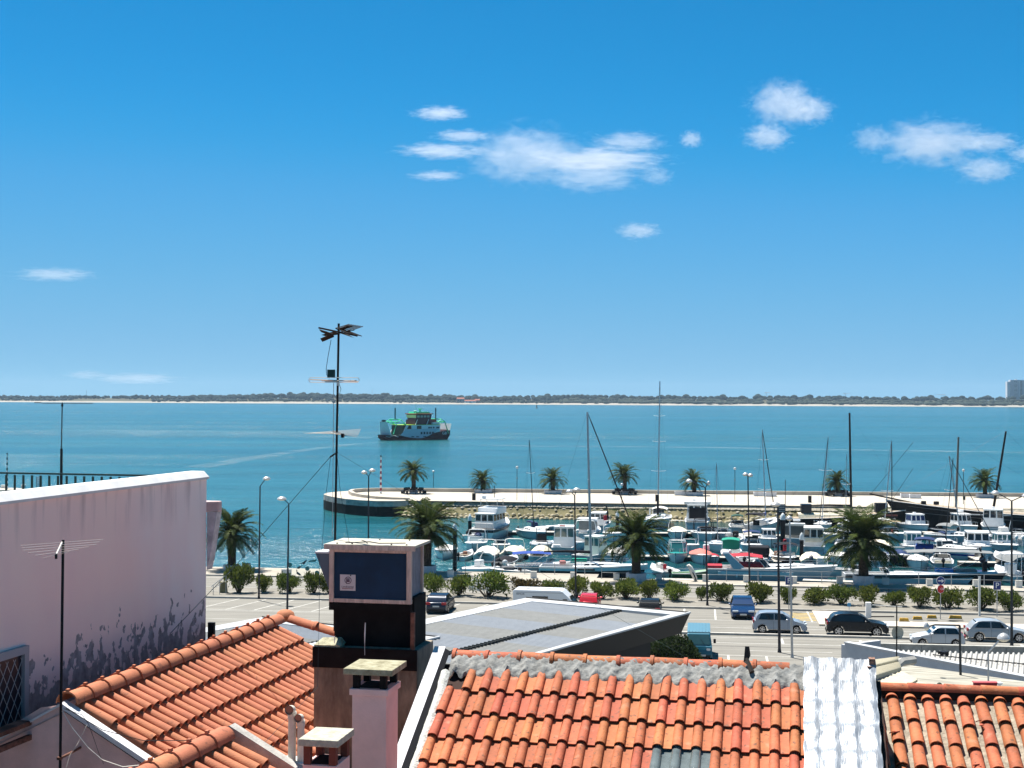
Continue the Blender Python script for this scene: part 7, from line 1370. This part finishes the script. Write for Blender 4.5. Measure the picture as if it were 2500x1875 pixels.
wake([(1180,1086),(1320,1089),(1500,1090),(1700,1092),(1950,1096),(2200,1100),(2560,1105)], 5, 5, 'pale wake line crossing the water at right')
# ---- far landmarks
def far_tower():
    o = px(2456,993.0,WZ); o = V(o.x+12, o.y+180, 6); k = o.y/F; T = thing('tower_block', 'white and grey high-rise on the opposite shore at the right edge', 'building', V((2456-1250)*k*1.0, o.y, 6), -.05); g = mat('tower_grey', (.46,.47,.50), .8); w_ = mat('tower_white', (.70,.72,.74), .7); h = 58
    MB().box((4.5,0,h/2-1.5), (7,16,h-3)).build('side_wing', w_, T); MB().box((32,0,h/2), (48,18,h)).build('core', g, T); MB().box((32,-.2,h+.6), (46,17,1.4)).build('roof_slab', w_, T); MB().box((24,-4,h+2), (5,5,3)).build('plant_room', w_, T)
    for i in range(16): MB().box((22,-9.3,4+i*3.3), (7.5,.8,1.7)).build('balcony', w_, T); MB().box((22,-9.15,5.6+i*3.3), (7.5,.4,1.5)).build('window', fwin, T); MB().box((36,-9.15,5.6+i*3.3), (5,.4,2.0)).build('window', fwin, T)
    MB().box((31,-9.4,h/2), (2,.8,h-4)).build('pilaster', w_, T)
far_tower()
def far_house(x, y, w, d, h, lab, m, rm_):
    o = px(x, y, 1.0); T = thing('far_house', lab, 'house', V(o.x,o.y+90,2), .1); MB().box((0,0,h/2), (w,d,h)).build('wall', m, T); mb = MB(); mb.add([(-w/2-.5,-d/2-.5,h),(w/2+.5,-d/2-.5,h),(w/2+.5,d/2+.5,h),(-w/2-.5,d/2+.5,h),(-w/2,0,h+3),(w/2,0,h+3)], [(0,1,5,4),(2,3,4,5),(1,2,5),(3,0,4)]); mb.build('roof', rm_, T)
    for k in range(3): MB().box((-w/3+k*w/3,-d/2-.05,h*.5), (w*.12,.1,h*.35)).build('window', fwin, T)
pkf = mat('far_pink_wall', (.46,.26,.23), .9); rrf = mat('far_roof', (.34,.12,.08), .9)
far_house(1121,984,18,10,9,'pink walled house among the far dunes', pkf, rrf); far_house(1145,985,26,8,4,'long low pale house right of the pink far house', offwhite, rrf); far_house(1163,985,12,8,6,'small pink house at the far wood edge', pkf, rrf)
for x, yt, lab in ((318,955,'faint radio mast above the far dunes'),(1010,949.5,'faint radio mast above the far wood behind ferry')):
    o = px(x,978,0); T = thing('radio_mast', lab, 'mast', V(o.x,3950,4)); hh = 17.2+(966-yt)*3950/F-4; mb = MB(); mb.tube([(0,0,0),(0,0,hh)], [.7,.35], 4); mb.build('lattice', galv, T); MB().box((0,0,hh*.8), (1.4,1.4,.4)).build('platform', galv, T)
for x, y0, dx, lab in ((1871,958,10,'faint construction crane above the far shore, left'),(2064,959,12,'faint construction crane above the far shore, middle'),(2302,961,-16,'faint construction crane above the far shore, right')):
    T = thing('tower_crane', lab, 'crane', V((x-1250)/F*4300,4300,4), 0, 'cranes beyond the far shore'); k = 4300/F; h = 17.2+(970.5-y0)*k-4; MB().tube([(0,0,0),(0,0,h)], .6, 4).build('tower', galv, T); MB().tube([(-dx*.35*k,0,h),(dx*k,0,h)], .5, 4).build('jib', galv, T); MB().box((-dx*.3*k,0,h-1), (2,2,2)).build('counterweight', concrete, T)
T = thing('buoy', 'tiny dark buoy on the open water', 'buoy', px(1310,996.5,WZ)); MB().lathe([(2.2,-.5),(2.4,.5),(1.0,1.2),(.7,4.5),(1.4,5),(.1,6)], 8).build('body', mat('buoy_dark', (.02,.06,.06), .6), T); MB().tube([(0,0,6),(0,0,7.5)], .2, 4).build('top_mark', black, T)
T = thing('far_jetty', 'low dark jetty with a moored barge on the left far shore', 'jetty', px(165,984.5,WZ+1)); MB().box((0,0,0), (110,5,1.6)).build('deck', mat('jetty_dark', (.05,.06,.07), .8), T)
for k in range(11): MB().tube([(-50+k*10,-2,-2),(-50+k*10,-2,1)], .5, 5).build('pile', black, T)
MB().box((-62,-6,1.2), (14,5,2)).build('barge', hulldark, T)
# ---- clouds: small real volumes high over the far shore
def cloud_mat(seed, dens, thr, sc):
    m = bpy.data.materials.new('cloud_vapour'); m.use_nodes = True; nt = m.node_tree; nt.nodes.remove(nt.nodes['Principled BSDF']); o = nt.nodes['Material Output']; v = nt.nodes.new('ShaderNodeVolumePrincipled'); v.inputs['Color'].default_value = (.96,.97,1,1); v.inputs['Anisotropy'].default_value = .45
    tc = nt.nodes.new('ShaderNodeTexCoord'); ln = nt.nodes.new('ShaderNodeVectorMath'); ln.operation = 'LENGTH'; nt.links.new(tc.outputs['Object'], ln.inputs[0])
    ad = nt.nodes.new('ShaderNodeVectorMath'); ad.operation = 'ADD'; ad.inputs[1].default_value = (seed*3.1, seed*1.7, seed*.9); nt.links.new(tc.outputs['Object'], ad.inputs[0])
    n = nt.nodes.new('ShaderNodeTexNoise'); n.inputs['Scale'].default_value = sc; n.inputs['Detail'].default_value = 7; n.inputs['Roughness'].default_value = .62; n.inputs['Distortion'].default_value = .5; nt.links.new(ad.outputs[0], n.inputs['Vector'])
    a = nt.nodes.new('ShaderNodeMath'); a.operation = 'MULTIPLY_ADD'; a.inputs[1].default_value = -.55; nt.links.new(ln.outputs['Value'], a.inputs[0]); nt.links.new(n.outputs['Fac'], a.inputs[2])
    r = nt.nodes.new('ShaderNodeMapRange'); r.inputs[1].default_value = thr; r.inputs[2].default_value = thr+.22; r.inputs[3].default_value = 0; r.inputs[4].default_value = dens; nt.links.new(a.outputs[0], r.inputs[0]); nt.links.new(r.outputs[0], v.inputs['Density']); nt.links.new(v.outputs[0], o.inputs['Volume']); return m
CD = 9000.0
sph = MB().ball((0,0,0), (1,1,1), 16, 10)
CL = [(1010,262,1140,292,1.0),(1060,318,1200,345,.6),(975,352,1180,385,.7),(1005,418,1130,440,.5),(1150,320,1420,440,1.0),(1300,365,1620,420,1.0),(1330,405,1560,465,.6),(1450,325,1620,370,.75),(1560,410,1645,450,.4),(1660,322,1715,358,.8),(1832,205,1990,300,1.1),(1920,240,2035,300,.9),(1818,305,1930,362,1.0),(2080,310,2180,370,.5),(2150,300,2400,400,1.15),(2330,325,2490,370,.8),(2330,385,2480,442,.9),(1505,545,1612,582,.8),(40,655,230,685,.35),(160,905,260,925,.25),(230,912,440,936,.25),(2460,355,2560,395,.7)]
for i, (x0, y0, x1, y1, dn) in enumerate(CL):
    c = pd((x0+x1)/2, (y0+y1)/2, CD+((i*37) % 11)*120); k = c.y/F; rx, rzz = (x1-x0)/2*k*1.5, (y1-y0)/2*k*1.7
    o = link('cloud', sph.mesh('cloud', cloud_mat(i+1, dn*.0040*(140/max(rzz,40)), .13, 4.0)), None, c); o.scale = (rx, max(rzz*1.3, rx*.45), rzz); o.rotation_euler = (0, 0, 0); tag(o, kind='structure')
# ---- air over the estuary
hz = MB().box((0,2700,32), (10600,6400,76)); hm = bpy.data.materials.new('haze_air'); hm.use_nodes = True; nt = hm.node_tree; nt.nodes.remove(nt.nodes['Principled BSDF']); pv = nt.nodes.new('ShaderNodeVolumePrincipled'); pv.inputs['Color'].default_value = (.62,.80,1.0,1); pv.inputs['Density'].default_value = 4.5e-5; pv.inputs['Anisotropy'].default_value = .2; nt.links.new(pv.outputs[0], nt.nodes['Material Output'].inputs['Volume']); hb_ = hz.build('haze', hm); tag(hb_, kind='stuff')
